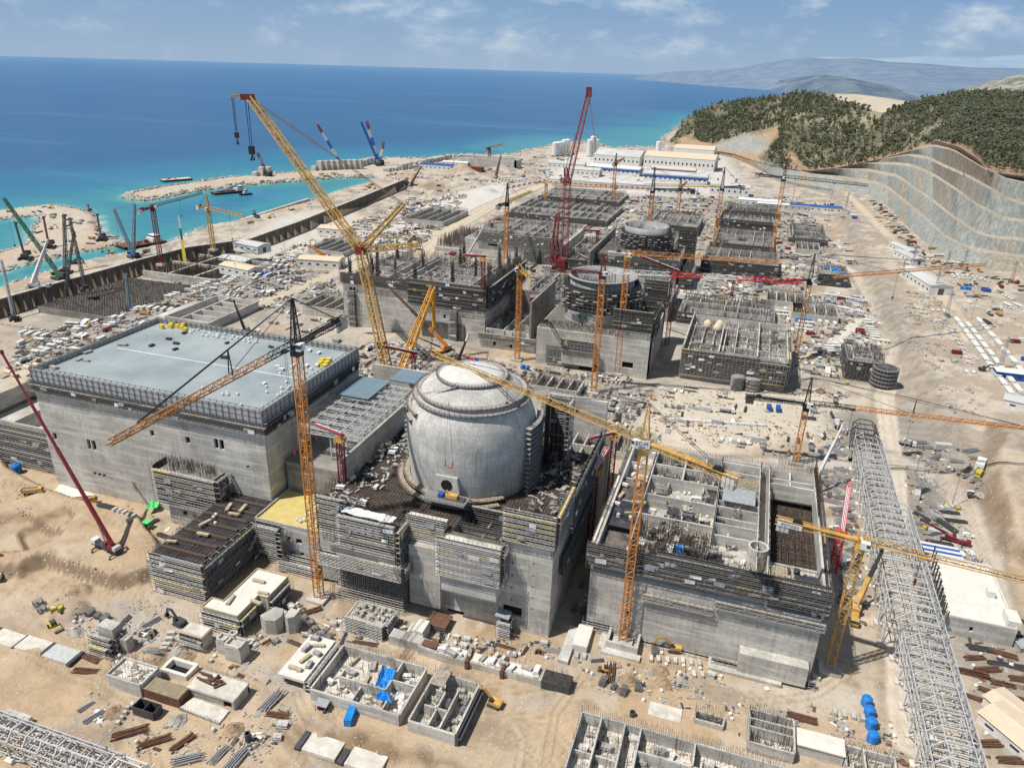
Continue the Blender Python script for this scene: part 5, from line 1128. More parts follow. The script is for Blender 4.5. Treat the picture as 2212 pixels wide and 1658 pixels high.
lattice_crawler('tall blue and white double boom crane on the far quay',(818,356),(792,262),'bluep','bluegrey',3.6,2,alt=['bluep','steel_grey','bluep','steel_grey','maroon'],tip2=(780,264),hook=0,c=.8,d=.45)
lattice_crawler('short blue boom crane leaning right beside the tall striped crane',(820,358),(829,306),'bluep','bluegrey',3,1.4,alt=['bluep','steel_grey','maroon'],hook=0,c=.75,d=.42)
# ---- piling rigs on the peninsula
def piling_rig(label,base,top,m_='charcoal',sc=1.):
    b=at(*base); t=thing('piling_rig',label,'piling rig',b,0,'piling rigs on the peninsula'); f=Vector(b)+Vector((0,0,2)); T=at_z(*top,f); crawler(None,b,R(300),sc,m_,t,'charcoal')
    a=MB(); a.beam(f,T,1.5*sc,1.5*sc,True); a.beam(f+Vector((-5,3,0)),f+(T-f)*.55,.6); a.build('leader_mast',M[m_],t,w=True)
    a=MB(); a.rod(f+Vector((1.5,-1,-1)),T+Vector((1.5,-1,-2)),.45,8); a.build('drill_string',M['steel_dark'],t,w=True)
    a=MB(); a.cbox(tuple(T+Vector((.5,0,.5))),(3.2,1.4,1.4)); a.build('mast_head',M[m_],t,w=True)
piling_rig('red piling rig on the peninsula behind the harbour',(107,536),(94,470),'maroon',1.3); piling_rig('dark piling rig at the left of the peninsula',(55,560),(33,482),'charcoal',1.3)
piling_rig('dark piling rig at the right tip of the peninsula',(220,520),(210,464),'charcoal',1.2); piling_rig('faded red rig on the seaward edge of the peninsula',(193,460),(190,444),'maroon',.9)
# ================================================================= UNIT TWO and the further units
def roofscape(root,x0,y0,x1,y1,z,h=4,bars=500,nt=10,th=9,deb=120,mat='rebar_grey',grid=6):
    fr,pl,rbm,wl,db=MB(),MB(),MB(),MB(),MB()
    for k in range(int((x1-x0)/grid)): 
        x=x0+2+k*grid
        if rnd.random()<.8: wl.box(x,y0+1,z,x+.6,y1-1-rnd.random()*(y1-y0)*.4,z+h*rnd.uniform(.4,1))
    for k in range(int((y1-y0)/(grid*1.4))):
        y=y0+2+k*grid*1.4
        if rnd.random()<.8: wl.box(x0+1+rnd.random()*8,y,z,x1-1-rnd.random()*10,y+.6,z+h*rnd.uniform(.35,.9))
    wl.build('partition_wall',M['conc_light'],root,w=True)
    rebarfield(rbm,x0,y0,x1,y1,z,h*1.1,int(bars*.5),.15)
    for i in range(8): 
        y=rnd.uniform(y0,y1); rebarline(rbm,(x0,y,z),(x1,y,z),h*rnd.uniform(.7,1.3),.8,.14)
    rbm.build('starter_bar',M[mat],root,w=True)
    pts=[(rnd.uniform(x0,x1-3),rnd.uniform(y0,y1-3)) for _ in range(nt)]
    for p in pts: towers(fr,pl,[p],z,z+th*rnd.uniform(.5,1))
    if nt: fr.build('shoring_frame',M['scaf'],root,w=True)
    debris(db,x0,y0,x1,y1,z,deb,(.6,3.6),(.1,.5)); db.build('loose_plank',M['sheetwhite'],root,w=True)
h2=thing('turbine_hall','unfinished second concrete hall bristling with rebar columns, behind the blue-roofed one','building',(-275,460,0))
block(h2,-275.5,460,-6,-166,545,33,M['conc'],{'F':[(-270,-268.2,26,29.5),(-267.4,-265.4,26,29.5),(-196.8,-195.2,15,18),(-213,-211,-1,2),(-208,-206,-1,2)],'R':[(470,473,6,10),(490,493,6,10)]},roof=False)
MB().box(-275,460.4,32,-166.5,544.6,33.2).build('roof_deck',M['conc_dark'],h2,w=True)
d=MB(); d.box(-213,459,0,-181,459.98,12); d.build('pilaster',M['deck'],h2,w=True)
roofscape(h2,-273,462,-168,543,33.2,6,1500,34,11,420)
d=MB()
for (x,y) in [(-272,462),(-262,476),(-250,462),(-240,470),(-232,500),(-222,464),(-210,520),(-200,480),(-190,500),(-182,530),(-270,500),(-268,530),(-215,540),(-172,540),(-171,520),(-171,500),(-173,482)]:
    for k in range(26): d.tri((x+rnd.uniform(0,2.6),y+rnd.uniform(0,2.6),33),(x+rnd.uniform(0,2.6),y+rnd.uniform(0,2.6),46+rnd.uniform(0,7)),.26)
    for k in range(6): d.cbox((x+1.3,y+1.3,35+k*2.3),(2.9,2.9,.22))
d.build('column_cage',M['rebar_grey'],h2,w=True)
d=MB(); rebarline(d,(-167,461,33),(-167,544,33),13,.35,.2); rebarline(d,(-168.4,461,33),(-168.4,544,33),12,.45,.2); rebarline(d,(-275,461,33),(-167,461,33),6,.8,.17); d.build('wall_cage',M['rebar_grey'],h2,w=True)
scaffold('broad grey scaffold wrapping the right half of the unfinished hall front',[('x',-224,-165,460,23.5,41,-1),('y',460,544,-166,25,41,1),('y',460,544,-164,25,41,1)],lift=2,bay=2.2,t=.2,th=.4,fm='scaf_dark',yb=.12,dep=2)
scaffold('grey scaffold belt on the left half of the unfinished hall front',[('x',-277,-224,460,32,40,-1)],lift=2,bay=2.2,t=.2,th=.4,fm='scaf_dark',dep=2)
scaffold('narrow scaffold ladder tower at the left end of the unfinished hall',[('x',-272,-265,459.5,-2,27,-1)],lift=2,bay=2.2,t=.2,th=.4,dep=2.6)
scaffold('narrow scaffold stair near the right corner of the unfinished hall',[('x',-192,-186,459.5,0,22,-1)],lift=2,bay=2.2,t=.2,th=.4,dep=2.6)
lw=thing('concrete_annex','low concrete annex with decked top between second hall and ring building','building',(-169,455,0))
block(lw,-168,455,-6,-128,512,8,M['conc'],{'F':[(-158,-156,2,5),(-146,-144,2,4.4)]}); d=MB(); walls(d,[(-132,455,-132,516,36,1.4),(-168,515,-132,515,26,1)],8,36); d.build('wall',M['conc_dark'],lw,w=True)
roofscape(lw,-166,457,-134,512,8,6,500,10,10,120); 
scaffold('scaffold edging the low annex beside the ring building',[('x',-169,-127,455,6,10.5,-1)],lift=1.6,bay=2.2,t=.18,th=.35,dep=2)
r2=thing('reactor_building','half-built reactor base with an open ring wall, behind the dome','building',(-123,440,0))
block(r2,-123,440,-6,-50,512,24.8,M['conc'],{'F':[(-94,-82,0,5.4),(-66,-58,7,11),(-114,-110,8,12)]}); block(r2,-72,438.5,-6,-50,450,31.5,M['conc_light'],{'F':[(-66,-59,6,10)]}); block(r2,-105,436,4,-84,439.9,19,M['conc'])
d=MB(); rebarmat(d,-122,441,-51,511,25.2,1.8,.2); rebarfield(d,-122,441,-73,455,25,2.5,500,.15); rebarfield(d,-70,455,-51,511,25,4,400,.15); d.build('rebar_mat',M['rebar_grey'],r2,w=True)
def ringwall(root,cx,cy,r,zb,z0,z1,zt,rl,side):
    d=MB(); d.lathe([(r,zb),(r,z0+1)],72,(cx,cy)); a=d.build('ring_wall',M['conc_light'],root,smooth=True,w=True)
    d=MB(); d.lathe([(r+.1,z0),(r+.9,z0+1),(r+.9,z1),(r-1.4,z1),(r-1.4,z0)],72,(cx,cy)); d.build('formwork_ring',M['black'],root,smooth=False,w=True)
    d=MB(); d.lathe([(rl,z0),(rl,zt),(rl-.4,zt),(rl-.4,z0-6)],72,(cx,cy)); d.build('steel_liner',M['liner'],root,smooth=True,w=True)
    d=MB(); d.lathe([(.02,z0-5),(rl-.5,z0-5)],48,(cx,cy)); d.build('ring_floor',M['deck'],root,w=True)
    d=MB()
    for q in range(26): A=q*2.4; rr_=rl*.9*math.sqrt((q+.5)/26); towers(d,None,[(cx+rr_*math.cos(A),cy+rr_*math.sin(A))],z0-5,z1+rnd.uniform(-8,4),2.4)
    d.build('shoring_frame',M['scaf_dark'],root,w=True)
    fr,pl=MB(),MB(); n=56
    for i in range(n):
        A=2*PI*i/n; B=2*PI*(i+1)/n
        for rr_ in(r+1,r+3.4): fr.tri((cx+rr_*math.cos(A),cy+rr_*math.sin(A),z0-1),(cx+rr_*math.cos(A),cy+rr_*math.sin(A),z1+1.2*rnd.random()),.24)
        k=0; z=z0
        while z<z1:
            for rr_ in(r+1,r+3.4): fr.tri((cx+rr_*math.cos(A),cy+rr_*math.sin(A),z+1.1),(cx+rr_*math.cos(B),cy+rr_*math.sin(B),z+1.1),.2)
            if rnd.random()<.4: m_=(A+B)/2; pl.cbox((cx+(r+2.2)*math.cos(m_),cy+(r+2.2)*math.sin(m_),z),(2.2,2*PI*(r+2)/n*.96,.2),m_)
            z+=2.3
        if rnd.random()<.5: fr.tri((cx+(r+3.4)*math.cos(A),cy+(r+3.4)*math.sin(A),z0),(cx+(r+3.4)*math.cos(B),cy+(r+3.4)*math.sin(B),z0+4),.18)
        for q in range(3): fr.tri((cx+(r-.5)*math.cos(A+q*.03),cy+(r-.5)*math.sin(A+q*.03),z1),(cx+(r-.5)*math.cos(A+q*.03),cy+(r-.5)*math.sin(A+q*.03),z1+rnd.uniform(1,3)),.2)
    t=thing('scaffolding',side,'scaffolding',(cx-r,cy,z0)); fr.build('tube_frame',M['scaf_dark'],t,w=True); pl.build('deck_plank',M['plank_grey'],t,w=True)
M['liner']=pmat('grey_steel_liner',(.30,.305,.30),.35,.15,.6,.0)
ringwall(r2,-90,478,24.4,24.8,33,49,54,21.4,'ring of dark scaffold clinging round the open ring wall behind the dome')
d=MB(); d.lathe([(21.3,53.4),(23,53.4),(23,53.9),(21.3,53.9)],60,(-90,478))
for k in range(60): A=2*PI*k/60; d.tri((-90+23*math.cos(A),478+23*math.sin(A),53.9),(-90+23*math.cos(A),478+23*math.sin(A),55.3),.2)
d.build('rim_walkway',M['plank_grey'],r2,w=True)
d=MB()
for x in(-98,-95): d.rod((x,453,37-6),(x,454.5,37-6),1.5,14)
d.build('duct_pipe',M['greenp'],r2,w=True)
scaffold('scaffold on the stepped bay of the ring building base',[('x',-105.5,-83.5,436,14,21,-1)],lift=2,bay=2.2,t=.2,th=.4,yb=.2); scaffold('dark scaffold on the right upper corner of the ring building base',[('x',-74,-49.5,438.5,31,44,-1),('y',440,470,-50,24,42,1)],lift=2.1,bay=2.2,t=.2,th=.4,yb=.35,fm='scaf_dark')
scaffold('lower left scaffold on the ring building base front',[('x',-116,-104,440,2,14,-1)],lift=2,bay=2.2,t=.2,th=.4,yb=.3)
tw=MB(); tw.box(-64,505,10,-50,512,45); tag(tw.build('concrete_core',M['conc_dark']),'tall dark concrete core standing right behind the open ring wall','building')
scaffold('tall dark scaffold on the concrete core behind the ring wall',[('x',-65,-49,504.5,28,47,-1),('y',505,512,-50,28,47,1)],lift=2.1,bay=2.2,t=.22,th=.45,fm='scaf_dark')
a2=thing('auxiliary_building','scaffold-wrapped roofless concrete block right of the ring building','building',(-31,450,0))
block(a2,-31,450,-4,32,522,19,M['conc_dark'],{'F':[(-26,-24,8,10),(-4,-2,7,9),(20,22,4,6)]},roof=False); MB().box(-30.5,450.5,14.5,31.5,521.5,15.4).build('floor_slab',M['conc'],a2,w=True)
roofscape(a2,-30,452,31,520,15.4,5.5,900,16,7,420,'rebar_grey',7)
d=MB(); walls(d,[(-30.6,450,-30.6,522,22),(31.6,450,31.6,522,22),(14,450,14,522,21),(-31,521.6,32,521.6,21),(-9,450,-9,510,21)],15.4,22,.8); d.build('wall',M['conc_light'],a2,w=True)
for k,(x,y) in enumerate(((-20,505),(-12,508),(-13,500))): tag(MB().lathe([(3,19),(2.9,20.5),(2.3,22),(1,23),(.02,23.3)],18,(x,y)).build('dome_tank',M['roofsand'],smooth=True),'small beige domed cap on the scaffold-wrapped block, '+('leftmost','right rear','right front')[k],'tank lid','beige domed caps')
scaffold('olive-striped scaffold across the front of the block right of the ring building',[('x',-31,16,450,3,20,-1),('x',16,32,449,5,18,-1),('y',450,520,32,4,22,1)],lift=2,bay=2.2,t=.2,th=.4,fm='scaf',yb=.4,pm='plank')
for k,(x,y,r_,h_) in enumerate(((4.8,445.6,3.6,8.5),(13.6,447,4.4,7.5))):
    tk=thing('ring_tank','round concrete ring tank before the scaffold-wrapped block, '+('left of the pair','right of the pair with scaffold hoops')[k],'tank',(x,y,0),0,'pair of round ring tanks'); MB().lathe([(r_,-1),(r_,h_),(.02,h_+.5)],28,(x,y)).build('tank_wall',M['conc_dark'],tk,w=True)
    d=MB()
    for j in range(7 if k==0 else 3): d.lathe([(r_+.05,1+j*(1.1 if k==0 else 2.4)),(r_+.5,1+j*(1.1 if k==0 else 2.4)),(r_+.5,1.35+j*(1.1 if k==0 else 2.4)),(r_+.05,1.35+j*(1.1 if k==0 else 2.4))],28,(x,y))
    d.build('hoop',M['plank_grey'],tk,w=True)
bt=thing('ring_tank','big round tank under dark scaffold hoops beside the haul road','tank',(92,486,0)); MB().lathe([(6.4,-1),(6.4,12),(.02,12.6)],36,(92,486)).build('tank_wall',M['steel_dark'],bt,w=True)
d=MB()
for j in range(5): d.lathe([(6.5,2+j*2.5),(7.8,2+j*2.5),(7.8,2.4+j*2.5),(6.5,2.4+j*2.5)],36,(92,486))
for k in range(24): A=2*PI*k/24; d.tri((92+7.7*math.cos(A),486+7.7*math.sin(A),0),(92+7.7*math.cos(A),486+7.7*math.sin(A),13),.2)
for k in range(12): A=2*PI*k/12; d.beam((92,486,12.9),(92+6.4*math.cos(A),486+6.4*math.sin(A),12.4),.25)
d.build('hoop',M['scaf'],bt,w=True)
s_=thing('concrete_building','dark unfinished block with rebar roof beside the big hooped tank','building',(70,490,0)); block(s_,71,490,-2,92,524,12,M['conc_dark'])
roofscape(s_,71,490,92,524,12,3,600,4,4,40,'rebar'); scaffold('dark scaffold tiers on the block beside the hooped tank',[('x',70,93,490,0,13,-1),('y',490,524,71,0,13,-1)],lift=2,bay=2.2,t=.2,th=.4,fm='scaf_dark',pm='plank_grey')
s_=thing('concrete_building','small dark scaffolded block with blue tarps on top below the stepped slope','building',(64,726,0)); block(s_,65,728,-2,88,768,11,M['conc_dark']); roofscape(s_,66,730,87,766,11,3,300,6,5,40)
d=MB()
for k in range(5): d.cbox((rnd.uniform(67,84),rnd.uniform(732,760),12.5+rnd.random()),(rnd.uniform(4,8),rnd.uniform(3,6),.4),rnd.random(),rnd.uniform(-.2,.2))
tag(d.build('tarpaulin',M['tarp']),'crumpled blue tarps on the small scaffolded block below the stepped slope','tarpaulin')
scaffold('dark scaffold round the small block with blue tarps',[('x',64,89,728,0,11,-1),('y',728,768,88,0,11,1)],lift=2,bay=2.6,t=.26,th=.5,fm='scaf_dark')
# ---- third unit
h3=thing('turbine_hall','third concrete hall at half height with scaffolded top, beyond the second','building',(-275,698,0))
block(h3,-275,698,-6,-174,795,18,M['conc'],{'F':[(-250,-240,12.5,16)]}); roofscape(h3,-273,700,-176,793,18,7,1600,40,9,420,'rebar_grey',9)
block(h3,-311,704,-6,-275.1,780,4,M['conc']); d=MB(); rebarfield(d,-310,706,-276,778,4,10,700,.3); d.build('wall_cage',M['rebar_grey'],h3,w=True)
scaffold('grey scaffold crowning the third hall front',[('x',-262,-173,698,15,26,-1),('x',-212,-173,697,-2,14,-1)],lift=2.2,bay=2.8,t=.26,th=.5,dep=2)
r3=thing('reactor_building','third reactor base carrying a dark open ring, left of far sheds','building',(-130,655,0))
block(r3,-132,662,-6,-58,735,24,M['conc'],{'F':[(-70,-62,12,17)]}); d=MB(); walls(d,[(-134,640,-134,760,30,1.5)],0,30); d.build('wall',M['conc_dark'],r3,w=True)
d=MB(); rebarfield(d,-131,663,-59,735,24,4,700,.25); rebarmat(d,-131,663,-59,735,24.4,2.5,.3); d.build('rebar_mat',M['rebar_grey'],r3,w=True)
ringwall(r3,-92,686,22,24,29,44,49,20,'ring of dark scaffold round the farther open ring wall')
scaffold('scaffold along the front of the third reactor base',[('x',-132,-58,661.5,14,25,-1)],lift=2.2,bay=2.8,t=.26,th=.5,fm='scaf_dark',dep=2)
c3=MB(); c3.box(-64,712,0,-50,740,44); tag(c3.build('concrete_core',M['conc_dark']),'tall dark concrete core at the right of the farther ring wall','building')
scaffold('dark scaffold up the concrete core right of the farther ring wall',[('x',-65,-49,711.5,10,46,-1)],lift=2.4,bay=2.8,t=.3,th=.5,fm='scaf_dark')
b23=thing('concrete_building','long dark concrete building with level roof between the two ring walls','building',(-70,560,0)); block(b23,-126,562,-4,-52,618,15,M['conc_dark'],{'F':[(-70,-60,8,12)]}); roofscape(b23,-124,564,-54,616,15,3,500,10,6,150)
for nm,lab,(x0,y0,x1,y1,z) in (('auxiliary_building','dark scaffolded block of cells before the striped crane jib',(-43,733,28,800,11)),('auxiliary_building','far grey-walled block of cells between two orange cranes',(-45,960,22,1012,11)),('auxiliary_building','broad dark foundation field of rebar in front of the far white sheds',(-300,905,-172,1020,6)),('auxiliary_building','dark foundation pit with walls right of the farther ring',(-130,900,-62,985,9)),('auxiliary_building','pale low foundation walls beyond the two dark blocks of cells',(-40,1060,30,1110,6)),
 ('concrete_building','low rebar-topped link block between third hall and farther ring',(-172,690,-136,790,8)),('concrete_building','narrow dark block at the right foot of the farther ring base',(-56,662,-45,708,12)),('concrete_building','low rebar field left of the long dark level-roofed building',(-172,560,-130,640,6)),('concrete_building','wide low slab of walls behind the olive-striped block',(-46,565,26,615,7)),('concrete_building','low dark cells between the two scaffolded blocks of cells',(-42,830,24,925,8)),('concrete_building','low dark foundation behind the farther ring',(-130,785,-62,880,8)),('concrete_building','farthest dark rebar foundation before the front white sheds',(-300,1050,-185,1140,6)),('concrete_building','small rebar foundation below the row sheds',(40,905,82,990,6))):
    b_=thing(nm,lab,'building',(x0,y0,0)); block(b_,x0,y0,-4,x1,y1,z,M['conc_dark']); roofscape(b_,x0+2,y0+2,x1-2,y1-2,z,6,1300,10,7,200,'rebar_grey',10)
    scaffold('scaffold before the '+' '.join(lab.split(' ')[:11]),[('x',x0,x1,y0,0,z+2,-1)],lift=2.4,bay=3,t=.3,th=.5,fm='scaf_dark',dep=2)
# ================================================================= steel galleries
def gallery(label,x0,x1,ya,yb,zl,zm,zr,bay=6,mat='steel_grey',hip=2.6,dark_from=None,foot=0.,ax='y',levels=3):
    t=thing('steel_gallery',label,'steel frame',(x0,ya,foot) if ax=='y' else (ya,x0,foot))
    Pt=(lambda a,l,z:(a,l,z)) if ax=='y' else (lambda a,l,z:(l,a,z))
    n=round((yb-ya)/bay); main,lon,br,rf=MB(),MB(),MB(),MB(); w_=x1-x0
    for k in range(n+1):
        y=ya+(yb-ya)*k/n; g0=foot
        for x in(x0,x1): main.beam(Pt(x,y,g0 if k%2==0 else zl),Pt(x,y,zm+(rnd.random()*1.6 if rnd.random()<.2 else 0)),.4)
        rf.beam(Pt(x0,y,zm),Pt(x0+hip,y,zr),.4); (rf.beam(Pt(x0+hip,y,zr),Pt(x1-hip,y,zr),.4) if rnd.random()<.85 else rf.beam(Pt(x0,y,zm),Pt(x0,y,zr+1.5),.4)); rf.beam(Pt(x1-hip,y,zr),Pt(x1,y,zm),.4)
        for z in np.linspace(zl,zm,levels): main.beam(Pt(x0,y,z),Pt(x1,y,z),.3)
        main.beam(Pt(x0-1.6,y,zl+1.5),Pt(x0,y,zl+1.5),.3); main.beam(Pt(x1,y,zl+2.6),Pt(x1+2.2,y,zl+2.6),.3)
        if k<n:
            y2=ya+(yb-ya)*(k+1)/n
            for x in(x0,x1):
                A,B=(zl,zm) if k%2 else (zm,zl); (br.beam(Pt(x,y,A),Pt(x,y2,B),.2) if rnd.random()<.6 else None)
                if k%2==0: br.beam(Pt(x,y,g0),Pt(x,y2,zl),.26)
                else: br.beam(Pt(x,y,zl),Pt(x,y2,g0),.26)
            (br.beam(Pt(x0,y,zl),Pt(x1,y2,zl),.2) if rnd.random()<.5 else None)
            for z in np.linspace(zl,zm,levels):
                for x in(x0,x0+w_*.5,x1)+((x0+w_*rnd.uniform(.1,.9),) if rnd.random()<.5 else ()): (lon.beam(Pt(x,y,z+.3),Pt(x,y2,z+.3),.26) if rnd.random()<.82 else None)
            for x in(x0+hip,x1-hip,x0,x1): rf.beam(Pt(x,y,zr if x in(x0+hip,x1-hip) else zm),Pt(x,y2,zr if x in(x0+hip,x1-hip) else zm),.24)
    main.build('portal_frame',M[mat],t,w=True); lon.build('floor_beam',M[mat],t,w=True); br.build('brace',M[mat],t,w=True); rf.build('roof_frame',M[mat],t,w=True)  # the floor part holds the lengthwise floor beams
    fo=MB()
    for k in range(0,n+1,2):
        y=ya+(yb-ya)*k/n
        for x in(x0,x1): c=Pt(x,y,foot+.5); fo.box(c[0]-1.3,c[1]-1.3,foot-.6,c[0]+1.3,c[1]+1.3,foot+1)
    fo.build('footing',M['slab'],t,w=True); return t
gallery('far dark end of the long steel gallery beside the haul road',64.5,75.5,372,390,7,13,15.5,6,'steel_dark')
gallery('middle stretch of the long hipped grey steel gallery',64,76,304,372,7,13.5,16,5.6,'steel_grey',3)
gallery('wide two-storey stretch of steel gallery beside the white flat roof',63,79,232,303,8,15,17.5,5.6,'steel_grey',3)
gallery('nearest stretch of pale steel gallery running out of the bottom right corner',66,79.5,138,231,6,13.5,17,5.4,'steel_grey',3.4,levels=4)
sg=gallery('dark grey steel gallery frame lying across the bottom left corner',99,106.5,-215,-140,2,6.5,9,5.4,'steel_grey',2.2,ax='x')
g_=gallery('bright white end cage closing the steel gallery in the bottom left corner',99.5,106.2,-139,-131.5,2,6.5,8,7.4,'whitep',2,ax='x')
d=MB()
for k in range(9): d.beam((81.5+.35*k,243+k*4.4,7.5),(81.5+.35*k,243+k*4.4,15),.45); d.beam((79.5,243+k*4.4,11),(83,243+k*4.4,11),.4)
for k in range(9): d.beam((82.8+.2*k,241+k*4.4,8),(82.8+.2*k,241+k*4.4,13),.35)
tag(d.build('steel_post_row',M['steel_dark']),'row of dark steel cantilever posts between gallery and white flat roof','steel frame')
ws=thing('flat_roofed_building','white flat-roofed concrete building under the long yellow jib','building',(81,244,0))
block(ws,84,246,-2,106,284,7.2,M['conc_light'],{'F':[(92,93.2,3,5)]},roof=False); d=MB(); d.box(84.2,246.2,6.6,105.8,283.8,7); d.build('roof',M['whiteroof'] if 'whiteroof' in M else M['white_slab'],ws,w=True)
d=MB(); walls(d,[(84,246.3,106,246.3),(84,283.7,106,283.7),(84.3,246,84.3,284),(105.7,246,105.7,284)],7.21,8,.4); d.build('parapet',M['white_slab'],ws,w=True)
d=MB(); d.box(100.5,263,7.02,103,266,9.6); d.box(103,247,7.02,107,254,10); o=d.build('roof_hut',M['white_slab'],ws,w=True)
st=thing('striped_roof_shed','shed roof with blue and white stripes at the end of the white flat roof','shed',(84,287,0)); block(st,84,287,-1,98,297,5,M['cabin'],roof=False)
for k in range(5): MB().add([(84+.0,287+2*k,6.2-.2*k),(98,287+2*k,6.2-.2*k),(98,289+2*k,6-.2*k),(84,289+2*k,6-.2*k)],[(0,1,2,3)]).build('roof_strip',M['bluep' if k%2 else 'sheetwhite'],st,w=True)
# ================================================================= low structures in the foreground
def lowstruct(label,x0,y0,x1,y1,h,segs=(),mat='conc_light',floor='slab',wall=.6,bars=200,rb_=4,zf=.2,cat='foundation',zb=-1.5,deb=20,bt=.1):
    t=thing('foundation_walls',label,cat,(x0,y0,0)); z0=max(gz(*p) for p in((x0,y0),(x1,y0),(x0,y1),(x1,y1)))
    d=MB(); walls(d,[(x0,y0,x1,y0),(x0,y1,x1,y1),(x0,y0+wall/2,x0,y1-wall/2),(x1,y0+wall/2,x1,y1-wall/2)],z0+zb,z0+h,wall); d.build('outer_wall',M[mat],t,w=True)
    d=MB(); d.box(x0+wall/2+.01,y0+wall/2+.01,z0+zb,x1-wall/2-.01,y1-wall/2-.01,z0+zf); d.build('floor_slab',M[floor],t,w=True)
    if segs: d=MB(); walls(d,[(*s_[:4],z0+(s_[4] if len(s_)>4 else h-.01)) for s_ in segs],z0+zf+.01,z0+h,wall*.8); d.build('inner_wall',M[mat],t,w=True)
    if bars:
        d=MB(); rebarline(d,(x0,y0,z0+h),(x1,y0,z0+h),rb_*.35,.9,bt); rebarline(d,(x0,y1,z0+h),(x1,y1,z0+h),rb_*.6,.6,bt); rebarline(d,(x0,y0,z0+h),(x0,y1,z0+h),rb_*.4,.7,bt); rebarfield(d,x0,y0,x1,y1,z0+zf,h+.6,bars,bt); d.build('starter_bar',M['rebar_grey'],t,w=True)
    if deb: d=MB(); debris(d,x0+1,y0+1,x1-1,y1-1,z0+zf,deb,(.6,2.6)); d.build('loose_plank',M['plank'],t,w=True)
    return t
lowstruct('walled concrete basin under a big blue tarp, front centre',-107,145.4,-77.4,165.2,4.2,[(-101.3,152.8,-85.5,152.8),(-101.3,152.8,-101.3,156),(-85.5,152.8,-85.5,165),(-94,146,-94,152.8,2.5),(-83.4,146,-83.4,152.8,3.6),(-85.5,157,-77.8,157)],deb=45)
d=MB()
n=16
def cloth(name,label,pts,m,sag=.6,seg=12,cat='tarpaulin',seed=1):
    (a,b,c_,e)=[Vector(p) for p in pts]; r_=random.Random(seed); V=[];Fc=[]
    for i in range(seg+1):
        for j in range(seg+1):
            u,v=i/seg,j/seg; p=(a*(1-u)+b*u)*(1-v)+(e*(1-u)+c_*u)*v
            V.append(p+Vector((r_.uniform(-.12,.12),r_.uniform(-.12,.12),-sag*math.sin(u*PI)*math.sin(v*PI)+r_.uniform(-.28,.28)+.25*math.sin(u*13+v*4)+.2*math.sin(v*17))))
    for i in range(seg):
        for j in range(seg): k=i*(seg+1)+j; Fc.append((k,k+1,k+seg+2,k+seg+1))
    return tag(MB().add(V,Fc).build(name,m),label,cat)
cloth('tarpaulin','big crumpled blue tarp hanging over an inner wall of the basin, front centre',[(-90.5,160.5,4.9),(-85.2,160.2,5.2),(-86,152.2,2.4),(-89.5,153,3.)],M['tarp'],.5)
cloth('tarpaulin','smaller blue tarp over the cell in front of the big tarp',[(-86.8,151.4,4.8),(-84.4,151.8,4.9),(-81.5,149.4,3.6),(-86.6,148.6,3.9)],M['tarp'],.4,8,seed=3)
cloth('tarpaulin','white crumpled sheet beside the smaller blue tarp',[(-81.6,152.5,4.6),(-79.2,153.2,4.9),(-78.6,151,4.4),(-81.4,150.4,4.3)],M['sheetwhite'],.2,6,seed=4)
lowstruct('deep narrow-celled concrete basin with a brown roofed frame, right of the blue tarps',-74,144.6,-59.4,164.6,4.2,[(-68,145,-68,158),(-64.5,145,-64.5,160),(-72,151.5,-64.5,151.5),(-71,158,-68,158)],bars=160,deb=30)
d=MB(); d.box(-58.9,144.4,2.6,-57.5,164.8,3.0); d.box(-58.8,144.5,-1,-58.4,164.7,4); o=tag(d.build('formwork_wall',M['steel_dark']),'slanted dark formwork wall on the right side of the deep basin','formwork')
t=thing('shelter','brown roofed frame shelter standing in the deep basin','shelter',(-72,158,0)); d=MB(); d.box(-72.6,157.5,6.4,-68.4,165.8,6.7); d.build('roof',M['plank'],t,w=True); d=MB()
for x in(-72.2,-68.8):
    for y in(158,161,165): d.beam((x,y,0),(x,y,6.4),.3)
d.build('post',M['scaf_dark'],t,w=True)
tr=thing('trench_wall','long stepped concrete duct with open top running across the front','foundation',(-95,174,0))
d=MB(); d.box(-95.5,174.6,-1.5,-84.6,178.6,3.6); d.add([(-84.6,173.6,-1),(-78,173.6,-1),(-78,177.9,-1),(-84.6,177.9,-1),(-84.6,173.6,3.6),(-78,173.6,2.6),(-78,177.9,2.6),(-84.6,177.9,3.6)],[(0,1,5,4),(1,2,6,5),(2,3,7,6),(4,5,6,7),(3,0,4,7)])
d.build('duct_section',M['conc_light'],tr,w=True)
d=MB(); d.box(-77.9,173.4,-1,-67.6,178,3.); d.build('duct_section',M['conc'],tr,w=True); d=MB(); d.box(-66.4,173.5,-1,-55.6,178,2.8); d.build('duct_section',M['conc_light'],tr,w=True); d=MB(); d.box(-54.4,173.7,-1,-42.2,178.4,2.8); d.build('duct_section',M['conc'],tr,w=True)
d=MB(); d.box(-42.1,173.5,-.6,-33,178.6,2.9); d.build('formwork_section',M['charcoal'],tr,w=True); d=MB(); rebarmat(d,-42,173.6,-33,178.5,3,.7,.12); rebarfield(d,-42,173.6,-33,178.5,2.9,1.5,80,.1); d.build('rebar_mat',M['rebar_grey'],tr,w=True)
for x in(-67.0,-55.0): d=MB(); d.box(x-.55,172.6,-.5,x+.55,179,3.6); rebarfield(d,x-.5,172.8,x+.5,179,3.6,1.2,18,.1); d.build('joint_formwork',M['brown'],tr,w=True)
for (x0,x1) in((-77.5,-68),(-66,-56),(-54,-43)): d=MB(); d.box(x0+.4,174,2.81 if x0>-70 else 3.01,x1-.3,177.5,3.15); d.build('capping_slab',M['white_slab'],tr,w=True)
d=MB(); d.box(-83.6,174.4,3.4,-78.4,177.2,3.75); d.build('rust_plate',M['brown'],tr,w=True)
d=MB()
